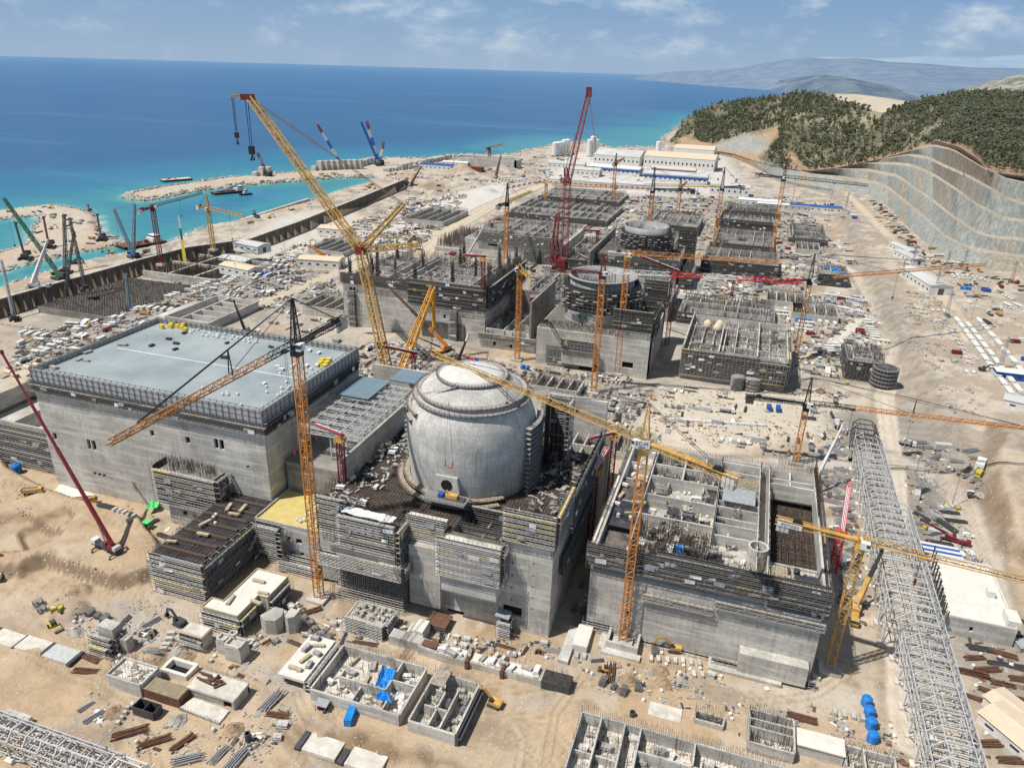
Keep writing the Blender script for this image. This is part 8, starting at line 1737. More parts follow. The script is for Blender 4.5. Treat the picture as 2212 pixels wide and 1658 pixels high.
roofput('plankY',-184,173,-167,205,17.5,6,'on the dark ribbed roof'); roofput('bag',-184,173,-167,205,17.5,3,'on the dark ribbed roof'); roofput('bag',-150,203,-138,223,16.9,16,'on the yellow roof'); roofput('pallet',-150,203,-137,222,16.9,12,'on the yellow roof'); roofput('plankY',-153,167,-142,184,8,4,'on the L-shaped white roof'); roofput('crate',-110.5,178,-99,184,5.5,16,'under the birdcage scaffold')
roofput('panelsW',-132,200,-118,245,34.2,7,'left of the dome'); roofput('plankG',-132,198,-118,262,34.2,8,'left of the dome'); roofput('plankG',-64,215,-48,262,34.2,10,'right of the dome'); roofput('bag',-64,210,-48,262,34.2,6,'right of the dome'); roofput('pallet',-130,213,-118,240,34.2,5,'left of the dome')
roofput('panelsW',-34,212,-25,288,30,7,'on the left cellular strip'); roofput('plankY',-34,226,-25,262,30,5,'on the left cellular strip')
for k_,n_ in(('plankY',6),('plankG',14),('panelsW',14),('bag',20),('pallet',12),('panels',10),('frames',8)): roofput(k_,-23,214,16,288,25.1,n_,'inside the cellular block')
for k_,n_ in(('plankG',6),('panelsW',8),('bag',6),('panelsK',5)): roofput(k_,22,207,37,228,25.1,n_,'on the front cellular corner')
for k_,n_ in(('plankG',8),('bars',4),('panelsW',6)): roofput(k_,-74,270,-50,294,25.1,n_,'on the annex roof')
cloth('tarpaulin','blue tarp on the rebar floor inside the cellular block',[(-9.5,226,27.5),(-6,226.5,27.5),(-5.5,221.5,25.8),(-8.5,221,26)],M['tarp'],.2,6,seed=8); cloth('tarpaulin','white sheet beside the blue tarp inside the cellular block',[(-12.5,226,27),(-10,226.5,27),(-10,222,26.4),(-12.8,222,26.4)],M['sheetwhite'],.2,6,seed=9)
cloth('tarpaulin','long white sheet draped over the left balcony scaffold of the reactor front',[(-120,190,37),(-101,190,37),(-101,194.5,36.8),(-120,194.5,37)],M['sheetwhite'],.3,14,seed=12)
for k in range(5): cloth('tarpaulin',f'hanging white sheet on the left balcony scaffold, {["leftmost","second from left","middle","second from right","rightmost"][k]}',[(-118+k*2.7,189.2,33.5),(-116+k*2.7,189.1,33.5),(-116.2+k*2.7,188.6,31.2),(-117.6+k*2.7,188.7,31)],M['sheetwhite'],.2,4,seed=20+k)
roofput('plankY',-117,149,-112,164,4.7,3,'on the pole-heaped deck'); roofput('pipe',-117,149,-112,164,4.7,4,'on the pole-heaped deck'); roofput('bars',-117,149,-112,164,4.7,3,'on the pole-heaped deck'); roofput('panels',-117,148,-112,164,4.7,4,'on the pole-heaped deck')
for k_,n_ in(('plankY',5),('panelsW',5),('plankG',6),('pallet',4),('bars',3)): roofput(k_,-105,147,-79,163.5,.6,n_,'in the tarped basin')
for k_,n_ in(('plankG',4),('frames',3),('panels',3)): roofput(k_,-72.5,146,-61,163,.6,n_,'in the deep basin')
for k_,n_ in(('plankY',9),('panelsW',10),('plankG',12),('panelsK',8),('bars',12),('frames',12)): roofput(k_,-25,138,28,163,.6,n_,'in the bottom maze')
for k_,n_ in(('plankG',5),('panelsW',4),('pallet',4)): roofput(k_,-77,174.5,-43,177,3.2,n_,'on the long concrete duct')
for k_,n_ in(('plankG',14),('panelsW',14),('frames',10),('bars',10),('pallet',12),('panels',10),('bag',10)): roofput(k_,-271,463,-170,541,33.4,n_,'on top of the second hall')
for k_,n_ in(('plankG',10),('panelsW',10),('frames',8),('bars',6),('pallet',8)): roofput(k_,-29,453,30,519,15.5,n_,'on the olive block')
for k_,n_ in(('plankG',12),('panelsW',12),('frames',8),('bars',8)): roofput(k_,-272,702,-178,790,18.2,n_,'on top of the third hall')
# person standing on the hatch platform and the yellow machine there
hm=thing('hydraulic_jack','orange and blue hydraulic machine on the hatch platform of the dome','machine',(-88,208,38.6)); MB().box(-89,208,39.2,-84.6,210,40.5).build('housing',M['ochre'],hm,w=True); MB().box(-91.8,207.8,38.7,-89.9,210.2,40.2).build('pump_unit',M['bluep'],hm,w=True); MB().box(-90,207.6,38.62,-82,210.4,39.19).build('skid',M['steel_dark'],hm,w=True)
put('person',-88.4,208.6,R(80),40.5,label='worker in yellow vest standing on the orange machine at the dome hatch')
ul=thing('lifting_frame','red U-shaped lifting frame hanging before the dome','lifting frame',(-88,208,52)); d=MB(); d.beam((-89.2,209,53.6),(-89.2,209,51.6),.35); d.beam((-89.2,209,51.6),(-86.6,209,51),.4); d.beam((-86.6,209,51),(-86.5,209,53.2),.35); d.build('yoke',M['pinkred'],ul,w=True); d=MB(); d.tri((-89.2,209,53.6),(-88,209.5,76),.09); d.tri((-86.5,209,53.2),(-88,209.5,76),.09); d.build('rope',M['rope'],ul,w=True)
# flags on the dome
for k,(x,m_) in enumerate(((-93,'brightred'),(-91,'bluep'))):
    f_=thing('flag',('red flag on the dome top','blue flag on the dome top')[k],'flag',(x,241,76.4)); MB().rod((x,241,76.3),(x,241,80),.06,5).build('pole',M['steel'],f_,w=True); MB().add([(x,241,80),(x+1.8,241.2,79.7),(x+1.7,240.9,78.5),(x,241,78.8)],[(0,1,2,3)]).build('cloth',M[m_],f_,w=True)
# arc rail stair on the dome shoulder
d=MB()
pp=[]
for k in range(15):
    A=R(196+k*5.2); q=k/14; r_=22.9-10.6*q**.8; z=60.2+14*q**.62; pp.append(Vector((DC[0]+(r_+.7)*math.cos(A),DC[1]+(r_+.7)*math.sin(A),z+.9)))
for a,b_ in zip(pp,pp[1:]): d.beam(a,b_,.9,.14); d.beam(a+Vector((0,0,1.1)),b_+Vector((0,0,1.1)),.12); d.tri(a,a+Vector((0,0,1.1)),.1)
tag(d.build('access_stair',M['scaf']),'curved access stair climbing the left shoulder of the dome','stair')
# ---- sheds and large halls of the far yard
def shed(label,c,w_,L,h,rz=0,wall='cabin',roof='whitep',band=None,rise=.1,z=None):
    if L>90: L*=.72
    x,y,z=at(*c) if z is None else G(*c,z); t=thing('industrial_shed',label,'shed',(x,y,z),rz,'sheds')
    mb=MB(); mb.box(-w_/2,-L/2,-1,w_/2,L/2,h); a=mb.build('wall',M[wall],t)
    r_=w_*rise; mb=MB(); e=.5
    mb.add([(-w_/2-e,-L/2-e,h+.02),(w_/2+e,-L/2-e,h+.02),(w_/2+e,L/2+e,h+.02),(-w_/2-e,L/2+e,h+.02),(0,-L/2-e,h+r_),(0,L/2+e,h+r_)],[(0,4,5,3),(1,2,5,4),(0,1,4),(2,3,5),(0,3,2,1)]); mb.build('roof',M[roof],t)
    if band: mb=MB(); mb.box(-w_/2-.06,-L/2-.06,h*.55,w_/2+.06,L/2+.06,h*.86); mb.build('band',M[band],t)
    mb=MB(); mb.box(-w_*.12,-L/2-.08,0,w_*.12,-L/2-.002,h*.7); mb.build('door',M['steel_dark'],t)
    n=int(L/8)
    mb=MB()
    for k in range(n):
        y_=-L/2+(k+.5)*L/n; mb.box(-w_/2-.09,y_-1.4,h*.4,-w_/2-.062,y_+1.4,h*.6); mb.box(w_/2+.062,y_-1.4,h*.4,w_/2+.09,y_+1.4,h*.6)
    mb.build('window_strip',M['glass'],t)
    FA_add(x,y,max(w_,L)/2); return t
def FA_add(x,y,r):
    global FA; FA=np.concatenate([FA,np.array([[x-r*.8,y-r*.8,x+r*.8,y+r*.8]])])
for a in (('big white shed at the back of the far shed group, beside the silos',(1340,352),84,130,18,R(88),'cabin','shedroof'),('big sand-roofed shed, tallest of the far group',(1470,362),70,190,22,R(88),'cabin','roofsand'),('sand-roofed shed with high gable nearest the hill',(1500,342),60,120,22,R(88),'cabin','roofsand'),
 ('white shed with blue wall band in the middle of the far group',(1330,375),34,130,12,R(88),'cabin','whitep','bluep'),('long white shed with blue band right of the middle',(1460,392),38,150,13,R(90),'cabin','shedroof','bluep'),('long low white shed at the front left of the far group',(1258,402),26,150,10,R(90),'cabin','shedroof'),('long low white shed at the front right of the far group',(1385,410),28,160,10,R(90),'cabin','shedroof'),
 ('white shed before the sand-roofed hall',(1455,378),30,110,12,R(90),'cabin','roofsand','bluep'),('small white shed at the left of the far group',(1262,378),30,60,11,R(90),'cabin','shedroof'),('white shed at the far left of the group by the quarry road',(1225,362),30,70,9,R(95),'cabin','shedroof'),('white shed below the front row, right side',(1450,418),26,110,9,R(90),'cabin','shedroof'),
 ('white shed with two-storey front at the hill foot',(1575,420),30,60,14,R(90),'cabin','shedroof'),('row shed with grey roof below the hill foot',(1640,442),20,60,7,R(90),'cabin','whitep'),('long blue-topped shed beside blue tanks by the slope',(1760,455),16,70,7,R(92),'cabin','bluep'),('long grey-roofed shed left of the blue-topped one',(1690,450),14,70,6,R(92),'steel_grey','cabinroof'),
 ('white-roofed shed standing alone right of the haul road',(1995,615),20,66,8,R(14),'cabin','shedroof'),('white shed at the slope foot with pale roof, upper of two',(1950,545),12,40,6,R(20),'cabin','shedroof'),('white shed at the slope foot, lower of two',(1962,562),12,40,6,R(20),'cabin','shedroof'),
 ('sand-roofed workshop near the sea wall yard',(725,505),22,36,8,R(95),'cabin','roofsand'),('white-roofed workshop in the middle of the left yard',(695,575),18,40,8,R(100),'cabin','roofsand'),('white workshop left of the big yellow crane knuckle',(515,620-48),18,36,7,R(80),'cabin','shedroof'),('white-roofed shed below the sea wall end',(545,540),18,34,7,R(80),'cabin','shedroof'),('pale shed with sand roof near the centre left yard',(520,590),16,36,7,R(80),'cabin','roofsand'),
 ('blue-roofed white barracks on the far quay',(945,366),22,60,9,R(92),'cabin','bluep'),('white barracks behind the blue-roofed one on the far quay',(985,358),18,50,7,R(92),'cabin','whitep'),('rusty-roofed open shed on the far quay',(1020,368),16,40,6,R(92),'brown','maroon'),
 ('white site office at the very right edge with blue skirt',(2195,818),9,26,5,R(92),'bluep','whitep'),('white prefab shed at the right edge above the basin',(2205,880),12,18,5,R(75),'cabin','shedroof'),
 ('beige prefab shed cut by the bottom right corner',(2190,1590),12,16,4,R(40),'cabin','roofsand'),('beige prefab hut in the bottom right corner, upper',(2170,1535),9,9,3.5,R(40),'cabin','roofsand')): shed(*a)
# silos
for k,(u,v,h,r_) in enumerate(((1198,338,30,6),(1204,337,30,6),(1211,336,30,6),(1218,335,33,6),(1225,334,33,6),(1272,338,36,6),(1279,337,42,6),(1287,337,36,6),(1421,330,26,6),(1305,341,18,6))):
    x,y,z=at(u,v); t=thing('silo','tall white cement silo by the far shore, '+('leftmost of five','second of five','middle of five','fourth of five','rightmost of five','left of three','tallest of three','right of three','alone beside the headland','short and alone behind the sheds')[k],'silo',(x,y,z),0,'white cement silos')
    MB().lathe([(r_,3),(r_,h-2),(r_*.4,h),(.02,h)],16).build('drum',M['whitep'],t,smooth=False); m=MB()
    for q in range(4): A=PI/4+q*PI/2; m.beam((r_*.8*math.cos(A),r_*.8*math.sin(A),0),(r_*.8*math.cos(A),r_*.8*math.sin(A),4),.7)
    m.build('leg',M['steel_grey'],t)
# far shore concrete works
for (u0,v0,u1,v1,h,lab) in ((830,372,900,362,10,'stacked pale concrete blocks in rows on the far quay'),(752,365,800,352,10,'pale concrete block stack left of the tall striped crane'),(905,356,960,345,8,'long wall of pale concrete blocks along the far shore')):
    a=at(u0,v0); b=at(u1,v1); n=0
    cols_=max(2,int(math.hypot(b[0]-a[0],b[1]-a[1])/16))
    for i in range(cols_):
        for j in range(3):
            f=(i+.5)/cols_; x=a[0]+(b[0]-a[0])*f; y=a[1]+(b[1]-a[1])*f+j*15; z=gz(x,y); hh=h*rnd.choice((.6,1,1)); o=MB().box(-6,-5.5,-1,6,5.5,hh).box(-6.3,-5.8,hh*.5,6.3,5.8,hh*.53); q=tag(o.build('concrete_block_stack',M['conc_light'],loc=(x,y,z)),lab,'concrete blocks',lab.split(' on')[0]); MANY.append(q)
for (u,v,n,h,lab) in ((553,380,3,14,'tall pale concrete block on the breakwater beside the lone crane'),(680,368,9,16,'big pale concrete block in a row on the breakwater arm')):
    a=at(u,v)
    for i in range(n):
        x=a[0]+i*9.5*.75; y=a[1]+i*9.5*.8; o=MB().box(-4.4,-4.4,-1,4.4,4.4,h*(1 if i else .5)); q=tag(o.build('concrete_block_unit',M['conc_light'],loc=(x,y,gz(x,y))),lab,'concrete block',lab.split(' on')[0]+'s'); MANY.append(q)
pens=thing('concrete_pens','open grey concrete pens with buttresses on the far shore','foundation',at(1045,362)); b=pens.location; d=MB(); walls(d,[(-60,0,60,0),(-60,40,60,40),(-60,0,-60,40),(60,0,60,40)]+[(-60+12*k,0,-60+12*k,9) for k in range(11)],-2,16,2.5); d.build('wall',M['conc'],pens); FA_add(b.x,b.y+20,60)
yd=at(935,445); 
# ---- yards, from far to near
A1=[(0,830),(60,700),(330,590),(560,535),(700,560),(735,640),(520,680),(340,700),(180,790)]
yard(A1,'in the left yard',[('cabin',46),('cabin2',10),('contG',8),('contW',8),('contR',3),('hut',8),('lorry',5),('mixer',3),('carW',12),('van',3),('bus',3),('tip',3),('pipe',18),('bars',28),('barsG',20),('beams',10),('beamsR',10),('plankG',34),('plankB',16),('panels',26),('panelsK',20),('panelsW',14),('frames',16),('blkL',16),('blk',22),('heapG',6),('heap',4),('tank',3),('skip',6),('pallet',14),('drum',5),('exc',2),('lamp',9),('scafT',6)],(R(8),R(98)))
B1=[(560,535),(890,410),(1010,420),(960,490),(880,560),(740,570)]
yard(B1,'near the sea wall',[('cabin',30),('cabinL',8),('contR',8),('contW',8),('contG',8),('hut',8),('lorry',8),('mixer',4),('carW',12),('bus',2),('tip',3),('pipe',10),('barsG',16),('beams',14),('plankG',16),('panels',14),('panelsW',16),('frames',12),('blkL',26),('heapG',6),('heap',5),('tank',4),('skip',4),('exc',2),('lamp',8),('scafT',10)],(R(5),R(95)))
C1=[(810,385),(960,352),(1100,345),(1240,330),(1180,390),(1000,410),(890,405)]
yard(C1,'on the far shore',[('cabin',8),('cabinL',6),('cabinB',3),('contW',5),('contB',3),('lorry',8),('tip',8),('exc',4),('carW',10),('blkL',20),('heap',10),('heapG',10),('tank',4),('pylon',3),('beams',6)],(R(5),R(95)))
D1=[(1190,350),(1440,325),(1640,400),(1650,440),(1440,430),(1180,420)]
yard(D1,'among the far sheds',[('cabinL',16),('cabin',16),('contW',8),('contB',6),('contG',6),('lorry',12),('mixer',4),('bus',6),('carW',20),('carG',6),('beams',12),('panelsW',10),('tank',3),('pylon',4),('blkL',8)],(R(2),R(92)))
E1=[(890,590),(1170,420),(1430,425),(1720,425),(1830,560),(1740,650),(1480,650),(1180,650),(1110,560),(980,590)]
yard(E1,'between the far blocks',[('cabin',40),('cabinL',14),('cabinB',5),('contR',12),('contW',10),('contG',10),('contB',6),('hut',16),('lorry',10),('lorryB',3),('mixer',6),('tip',4),('carW',16),('pick',6),('pipe',16),('bars',24),('barsG',30),('beams',18),('beamsR',12),('plankG',30),('panels',26),('panelsK',20),('panelsW',24),('frames',24),('blkL',24),('heap',10),('heapG',12),('tank',10),('skip',6),('exc',5),('lamp',6),('scafT',18)],(R(2),R(92)))
F1=[(1460,650),(1740,640),(1880,640),(1910,700),(1900,760),(1840,830),(1720,800),(1705,700),(1500,660)]
yard(F1,'left of the haul road',[('cabin',26),('cabinL',10),('cabinB',3),('contR',5),('contW',6),('contB',4),('hut',10),('lorry',4),('mixer',3),('carW',16),('pick',6),('van',3),('pipe',8),('bars',12),('barsG',10),('plankG',16),('panels',14),('panelsW',14),('frames',12),('beamsR',6),('blk',12),('heap',4),('tank',5),('skip',4),('lamp',4),('personO',8),('person',8)],(R(2),R(92)))
F2=[(1700,420),(1840,440),(1850,560),(1800,600),(1740,520)]
yard(F2,'below the stepped slope',[('cabinL',8),('cabin',12),('carW',14),('bus',4),('lorry',5),('contW',5),('contB',3),('heap',6),('exc',2),('pylon',4),('beams',5)],(R(5),R(95)))
rowof('cabinL',(2062,690),(2200,880),12,'in the left haul-road row'); rowof('cabinL',(2085,700),(2205,855),9,'in the middle haul-road row'); rowof('cabinL',(2108,690),(2212,815),7,'in the right haul-road row')
rowof('carW',(2052,705),(2098,790),9,'parked before the cabin rows',off=R(80)); rowof('cabinL',(1470,640),(1610,655),6,'behind the olive block'); rowof('cabin',(1780,640),(1870,655),7,'in the upper bend row'); rowof('cabin',(1785,662),(1865,680),6,'in the lower bend row')
G1=[(1960,540),(2060,560),(2212,640),(2212,900),(2090,870),(2010,720),(1960,600)]
yard(G1,'right of the haul road',[('carW',26),('carK',4),('pick',10),('van',5),('bus',3),('lorry',6),('mixer',4),('tip',2),('exc',3),('excD',2),('cabin',6),('contG',6),('contR',3),('contB',3),('hut',3),('beamsR',8),('plankG',8),('tank',4),('pylon',7),('lamp',4),('personO',9),('person',9),('blk',6)],(R(10),R(100)),road=True)
Q1=[(1880,440),(1940,480),(1990,560),(2100,605),(2212,625),(2212,650),(2060,610),(1960,560),(1900,500)]
yard(Q1,'at the slope foot',[('barsG',20),('beamsR',20),('beams',14),('panelsK',10),('contR',6),('lorry',6),('plankB',10),('pipe',8)],(R(20),R(60)))
H1=[(880,740),(1110,790),(1340,800),(1420,850),(1330,960),(1190,960),(1160,850),(900,870),(780,860),(770,740)]
yard(H1,'behind the dome',[('cabin',12),('contW',3),('contR',2),('hut',5),('lorry',3),('mixer',2),('carW',6),('pipe',14),('bars',14),('barsG',10),('beams',8),('beamsR',6),('plankG',26),('plankB',10),('panels',22),('panelsK',14),('panelsW',14),('frames',20),('blkL',12),('blk',20),('heap',4),('tank',4),('skip',4),('pallet',10),('scafT',9),('drum',4)],(R(0),R(90)))
V1=[(640,640),(740,690),(780,840),(770,900),(690,740),(560,690)]
yard(V1,'right of the blue roof',[('cabin',9),('contW',3),('carW',5),('plankG',8),('panels',8),('blkL',6),('pipe',6),('bars',6),('heap',4),('lorry',2),('hut',3)],(R(0),R(90)))
I1=[(1330,850),(1500,835),(1830,850),(1850,960),(1720,990),(1400,950),(1330,960)]
yard(I1,'behind the cellular block',[('cabin',8),('cabinL',5),('contG',3),('contB',2),('carW',7),('lorry',3),('mixer',1),('pipe',10),('pipeB',5),('bars',10),('plankG',12),('plankB',8),('panels',12),('panelsW',16),('frames',12),('blk',10),('heap',3),('skip',4),('person',12),('personO',6),('personS',5),('drum',4),('bag',8)],(R(0),R(90)))
rowof('panelsW',(1430,905),(1650,920),16,'in the long white row',rz=0)
N1=[(1740,1000),(1840,920),(1868,960),(1875,1300),(1820,1330),(1800,1100)]
yard(N1,'left of the steel gallery',[('beamsW',34),('pipe',14),('beams',10),('frames',10),('plankG',8),('panels',10),('lorry',3),('carW',3),('personO',5),('bag',5),('drum',3),('exc',1),('barsG',8)],(0.2,1.2,2.2,2.8),.5)
O1=[(1920,920),(1990,960),(2110,1010),(2130,1200),(2110,1330),(1990,1190),(1960,1080)]
yard(O1,'right of the steel gallery',[('beams',8),('beamsW',10),('pipe',6),('panels',10),('plankG',8),('contG',2),('gen',3),('heapG',5),('lorry',3),('carW',4),('personO',6),('person',4),('lamp',3),('blk',10),('panelsK',6)],(0.2,1.3,2.4),.4)
P1=[(2100,1330),(2212,1330),(2212,1658),(2130,1640),(2090,1420)]
yard(P1,'at bottom right',[('beamsR',22),('beams',22),('barsG',12),('pipeB',8),('plankB',8),('bag',4),('hut',2)],(R(0),R(14)),.2)
K1=[(560,1265),(700,1330),(930,1370),(1250,1390),(1270,1420),(1100,1430),(950,1390),(720,1390),(590,1400),(480,1400)]
yard(K1,'at the foot of the reactor',[('plankY',10),('plankG',16),('bars',12),('panels',12),('frames',12),('blk',8),('pipe',6),('pallet',10),('bag',8),('beamsR',6),('skip',2),('personO',3),('drum',2)],(R(5),R(60),R(95)),.3,tries=30)
L1=[(60,1300),(560,1380),(640,1560),(560,1658),(330,1658),(170,1530),(260,1450)]
yard(L1,'at lower left',[('plankY',9),('plankG',20),('beamsR',4),('beamsW',4),('barsG',3),('bars',6),('panels',10),('frames',8),('blk',5),('pipe',5),('bag',5),('drum',2),('heap',3),('heapG',3),('gen',2),('crate',8),('pallet',6)],(R(5),R(60),R(95)),.5,tries=30)
yard([(130,1390),(300,1410),(330,1480),(200,1480)],'in the timber dump',[('plankG',12),('plankY',5),('panels',10),('beamsR',2),('bars',5)],(0,1,2),.6,tries=40)
M1=[(1240,1420),(1420,1440),(1760,1500),(1980,1570),(1990,1658),(1640,1640),(1560,1540),(1300,1500)]
yard(M1,'on the sand at lower right',[('panels',6),('plankY',5),('bag',8),('heap',3),('beamsR',2),('bars',6),('blk',4),('frames',4),('pallet',4),('personO',2)],(R(0),R(90)),.3)
yard([(1400,1400),(1500,1400),(1780,1455),(1760,1475),(1500,1460),(1410,1440)],'before the cellular block',[('blk',10),('frames',6),('panels',8),('bag',8),('plankG',8),('mixer',2),('beams',4),('plankY',4)],(R(0),R(90)),.3)
yard([(1225,1300),(1290,1200),(1290,1420),(1215,1420)],'in the reactor alley',[('plankY',6),('panels',6),('frames',6),('blk',4)],(R(0),R(90)),.2)
yard([(230,1110),(380,1130),(370,1160),(280,1150)],'beside the red truck crane',[('panels',9),('plankG',6),('blk',6),('beams',3)],(R(0),R(90)),.3)
yard([(0,455),(110,446),(180,457),(215,490),(260,525),(170,540),(110,555),(40,565),(80,500)],'on the peninsula',[('cabin',5),('lorry',3),('tip',4),('exc',3),('beams',12),('barsG',10),('blkL',8),('carW',3),('hut',3),('panels',8)],(R(0),R(90)),.5,z=-3)
yard([(330,428),(640,385),(730,372),(730,380),(560,395),(330,432)],'on the breakwater',[('tip',3),('carW',3),('exc',1),('blkL',6)],(R(40),R(60)),.3,z=-3)
yard([(300,550),(420,512),(560,478),(730,430),(850,400),(800,398),(560,470),(320,540)],'on the harbour wall road',[('heap',6),('blkL',12),('exc',2),('tip',4),('carW',4),('beams',4)],(R(80),R(95)),.2)
# parked cars and coaches where the photograph shows rows of them
rowof('carW',(1625,468),(1700,474),10,'below the far row shed',off=PI/2); rowof('bus',(1090,408),(1190,388),9,'in the far coach row',off=.1); rowof('bus',(1190,385),(1240,378),4,'in the second coach row',off=.1)
rowof('carW',(1735,716),(1765,722),3,'under the olive block',off=PI/2)
for k,(u,v) in enumerate(((792,850),(805,853))): single('carW',u,v,R(70),('left','right')[k]+' white car on the sand right of the blue roof')
for k,(u,v) in enumerate(((1773,943),)): single('carW',u,v,R(120),'lone white car on the sand track behind the cellular block')
b=at(2115,1012); o=put('contW',b[0],b[1],R(70),label='white container standing above the excavation at right',sc=1.5); b=at(2112,1030); o=put('gen',b[0],b[1],R(60),label='yellow generator box beside the white container above the excavation',sc=2)
b=at(2035,970); put('contG',b[0],b[1],R(10),label='dark grey open container by the excavated hollow at right',sc=1.3)
for o in list(PATS):
    for ch in list(o.children):
        for g in list(ch.children): bpy.data.objects.remove(g)
        bpy.data.objects.remove(ch)
    bpy.data.objects.remove(o)
# ================================================================= pine wood on the hills
def treecrown(seed,h=8,r=3,n=70):
    r_=random.Random(seed); m=MB(); cl=[]
    for k in range(9):
        f=r_.random(); z=h*(.35+.6*f); q=r*(1-f*.75)*r_.uniform(.3,.95); A=r_.uniform(0,2*PI); cl.append((q*math.cos(A),q*math.sin(A),z,r*(.5-.22*f)))
    for k in range(n):
        c_=cl[k%9]; d_=Vector((r_.gauss(0,1),r_.gauss(0,1),r_.gauss(0,.7))).normalized()*c_[3]*r_.uniform(.5,1); p=Vector(c_[:3])+d_; s_=r_.uniform(.45,1.)
        u=Vector((r_.gauss(0,1),r_.gauss(0,1),r_.gauss(0,1))).normalized()*s_; v=u.cross(d_).normalized()*s_
        m.add([tuple(p-u),tuple(p-v*.6),tuple(p+u),tuple(p+v*.6)],[(0,1,2,3)])
    return m
def trunkmb(seed,h):
    r_=random.Random(seed); m=MB(); p=Vector((0,0,-.8)); pts=[p]
    for k in range(4): pts.append(Vector((r_.uniform(-.3,.3),r_.uniform(-.3,.3),h*.22*(k+1))))
    for k in range(4): m.rod(pts[k],pts[k+1],.28-.055*k,6,.28-.055*(k+1),False)
    for k in range(4): A=r_.uniform(0,6.28); q=pts[2+k%3]; m.rod(q,q+Vector((math.cos(A)*1.6,math.sin(A)*1.6,.9)),.09,4,.04,False)
    return m
TP=[]
for k in range(5):
    h=7+k*.8; o=bpy.data.objects.new('pine_tree',None); col.objects.link(o); treecrown(k+3,h,2.6+.3*(k%3)).build('crown',M['crown' if k%2 else 'crown2'],o); trunkmb(k,h).build('trunk',M['trunk'],o); TP.append(o)
FORB=[ORANGE,GREY2,SCAR,BROWN,[(1630,700),(1660,690),(1790,735),(2000,900),(2100,930),(2000,960),(1900,820),(1780,760)],[(640,940),(500,800),(420,850),(520,900)]]
FORp=[[CZ(*p) for p in poly] for poly in FORB]
cand=[]
nr0=HILLN-1; nR=HILLW.shape[0]-1
r2=random.Random(11)
mid=HILLW[nr0:nR]; 
def wpos(a,b):
    i=int(a); j=int(b); fi,fj=a-i,b-j; i2=min(i+1,mid.shape[0]-1); j2=min(j+1,mid.shape[1]-1)
    return (mid[i,j]*(1-fi)+mid[i2,j]*fi)*(1-fj)+(mid[i,j2]*(1-fi)+mid[i2,j2]*fi)*fj
# sample by area
cell=[]
for i in range(mid.shape[0]-1):
    a_=mid[i,:-1]; b_=mid[i,1:]; c_=mid[i+1,:-1]; ar=np.linalg.norm(np.cross(b_-a_,c_-a_),axis=1)
    for j,v in enumerate(ar): cell.append((v,i,j))
cw=np.cumsum([c_[0] for c_ in cell]); NT_=13000
rs=np.random.RandomState(4)
idx=np.searchsorted(cw,rs.rand(NT_)*cw[-1]); pos=[]
for q in idx:
    _,i,j=cell[q]; p=wpos(i+rs.rand(),j+rs.rand()); pos.append(p)
pos=np.array(pos); uv=np.array([proj(*p) for p in pos]); dens=fbm(pos[:,0],pos[:,1],60,4,77); ok=(dens+rs.rand(len(pos))*.35> .545)&(uv[:,0]>1380)&(uv[:,0]<2300)
for poly in FORp: ok&=sdist(poly,uv[:,0],uv[:,1])<0
ok&=~((uv[:,0]<1500)&(rs.rand(len(pos))<.75))
pos=pos[ok]; uv=uv[ok]
# scrub patch below the road and on the brown bank
extra=[]
for poly,n in(([(500,800),(560,760),(640,760),(750,850),(740,890),(640,880),(540,860)],150),([(1640,900),(1720,850),(1850,900),(1980,950),(1900,965),(1700,960),(1600,990)],130)):
    q=[CZ(*p) for p in poly]
    for k in range(n*6):
        i=rs.randint(0,HILLW.shape[0]-1); j=rs.randint(0,HILLW.shape[1]-1); p=HILLW[i,j]+np.array((rs.uniform(-6,6),rs.uniform(-6,6),0)); w_=proj(*p)
        if sdist(q,np.array([w_[0]]),np.array([w_[1]]))[0]>0: extra.append(p)
order=np.argsort(uv[:,2]); near=order[:270]; rest=order[270:]
TREES=[]
for k,q in enumerate(near):
    p=pos[q]; o=TP[k%5]; t_=dup(o,tuple(p),r2.uniform(0,6.28),('pale green pine','dark green pine','pale bushy pine','dark bushy pine','tall pale pine')[k%5]+' on the wooded hill','pine trees on the hill',r2.uniform(.75,1.35)); t_['category']='tree'; t_['group']='pine trees on the hill'; TREES.append(t_); MANY.append(t_)
for o in TP:
    for ch in list(o.children): bpy.data.objects.remove(ch)
    bpy.data.objects.remove(o)
def woods(name,P,s0,s1,seed,mats):
    r_=random.Random(seed); m=MB()
    for p in P:
        h=s0+(s1-s0)*r_.random()**1.6; m.cm=0 if r_.random()<.6 else 1
        for k in range(7):
            c_=Vector((p[0]+r_.uniform(-.32,.32)*h,p[1]+r_.uniform(-.32,.32)*h,p[2]+h*r_.uniform(.2,.95))); s_=h*r_.uniform(.14,.3)
            v=[c_+Vector((s_*r_.uniform(.6,1.2),0,r_.uniform(-.3,.3)*s_)),c_+Vector((-s_*.5,s_*r_.uniform(.6,1.1),0)),c_+Vector((-s_*.5,-s_*r_.uniform(.6,1.1),0)),c_+Vector((r_.uniform(-.3,.3)*s_,r_.uniform(-.3,.3)*s_,s_*r_.uniform(.7,1.2))),c_-Vector((0,0,s_*.7))]
            m.add([tuple(q) for q in v],[(0,1,3),(1,2,3),(2,0,3),(1,0,4),(2,1,4),(0,2,4)])
        m.cm=2; m.tri((p[0],p[1],p[2]-1),(p[0],p[1],p[2]+h*.5),.35)
    return m.build(name,mats)
wd_=woods('woods',[pos[q] for q in rest],2.2,11.5,5,[M['crown'],M['crown2'],M['trunk']]); tag(wd_,'dense pine wood covering the hills behind the site','wood',None,'stuff')
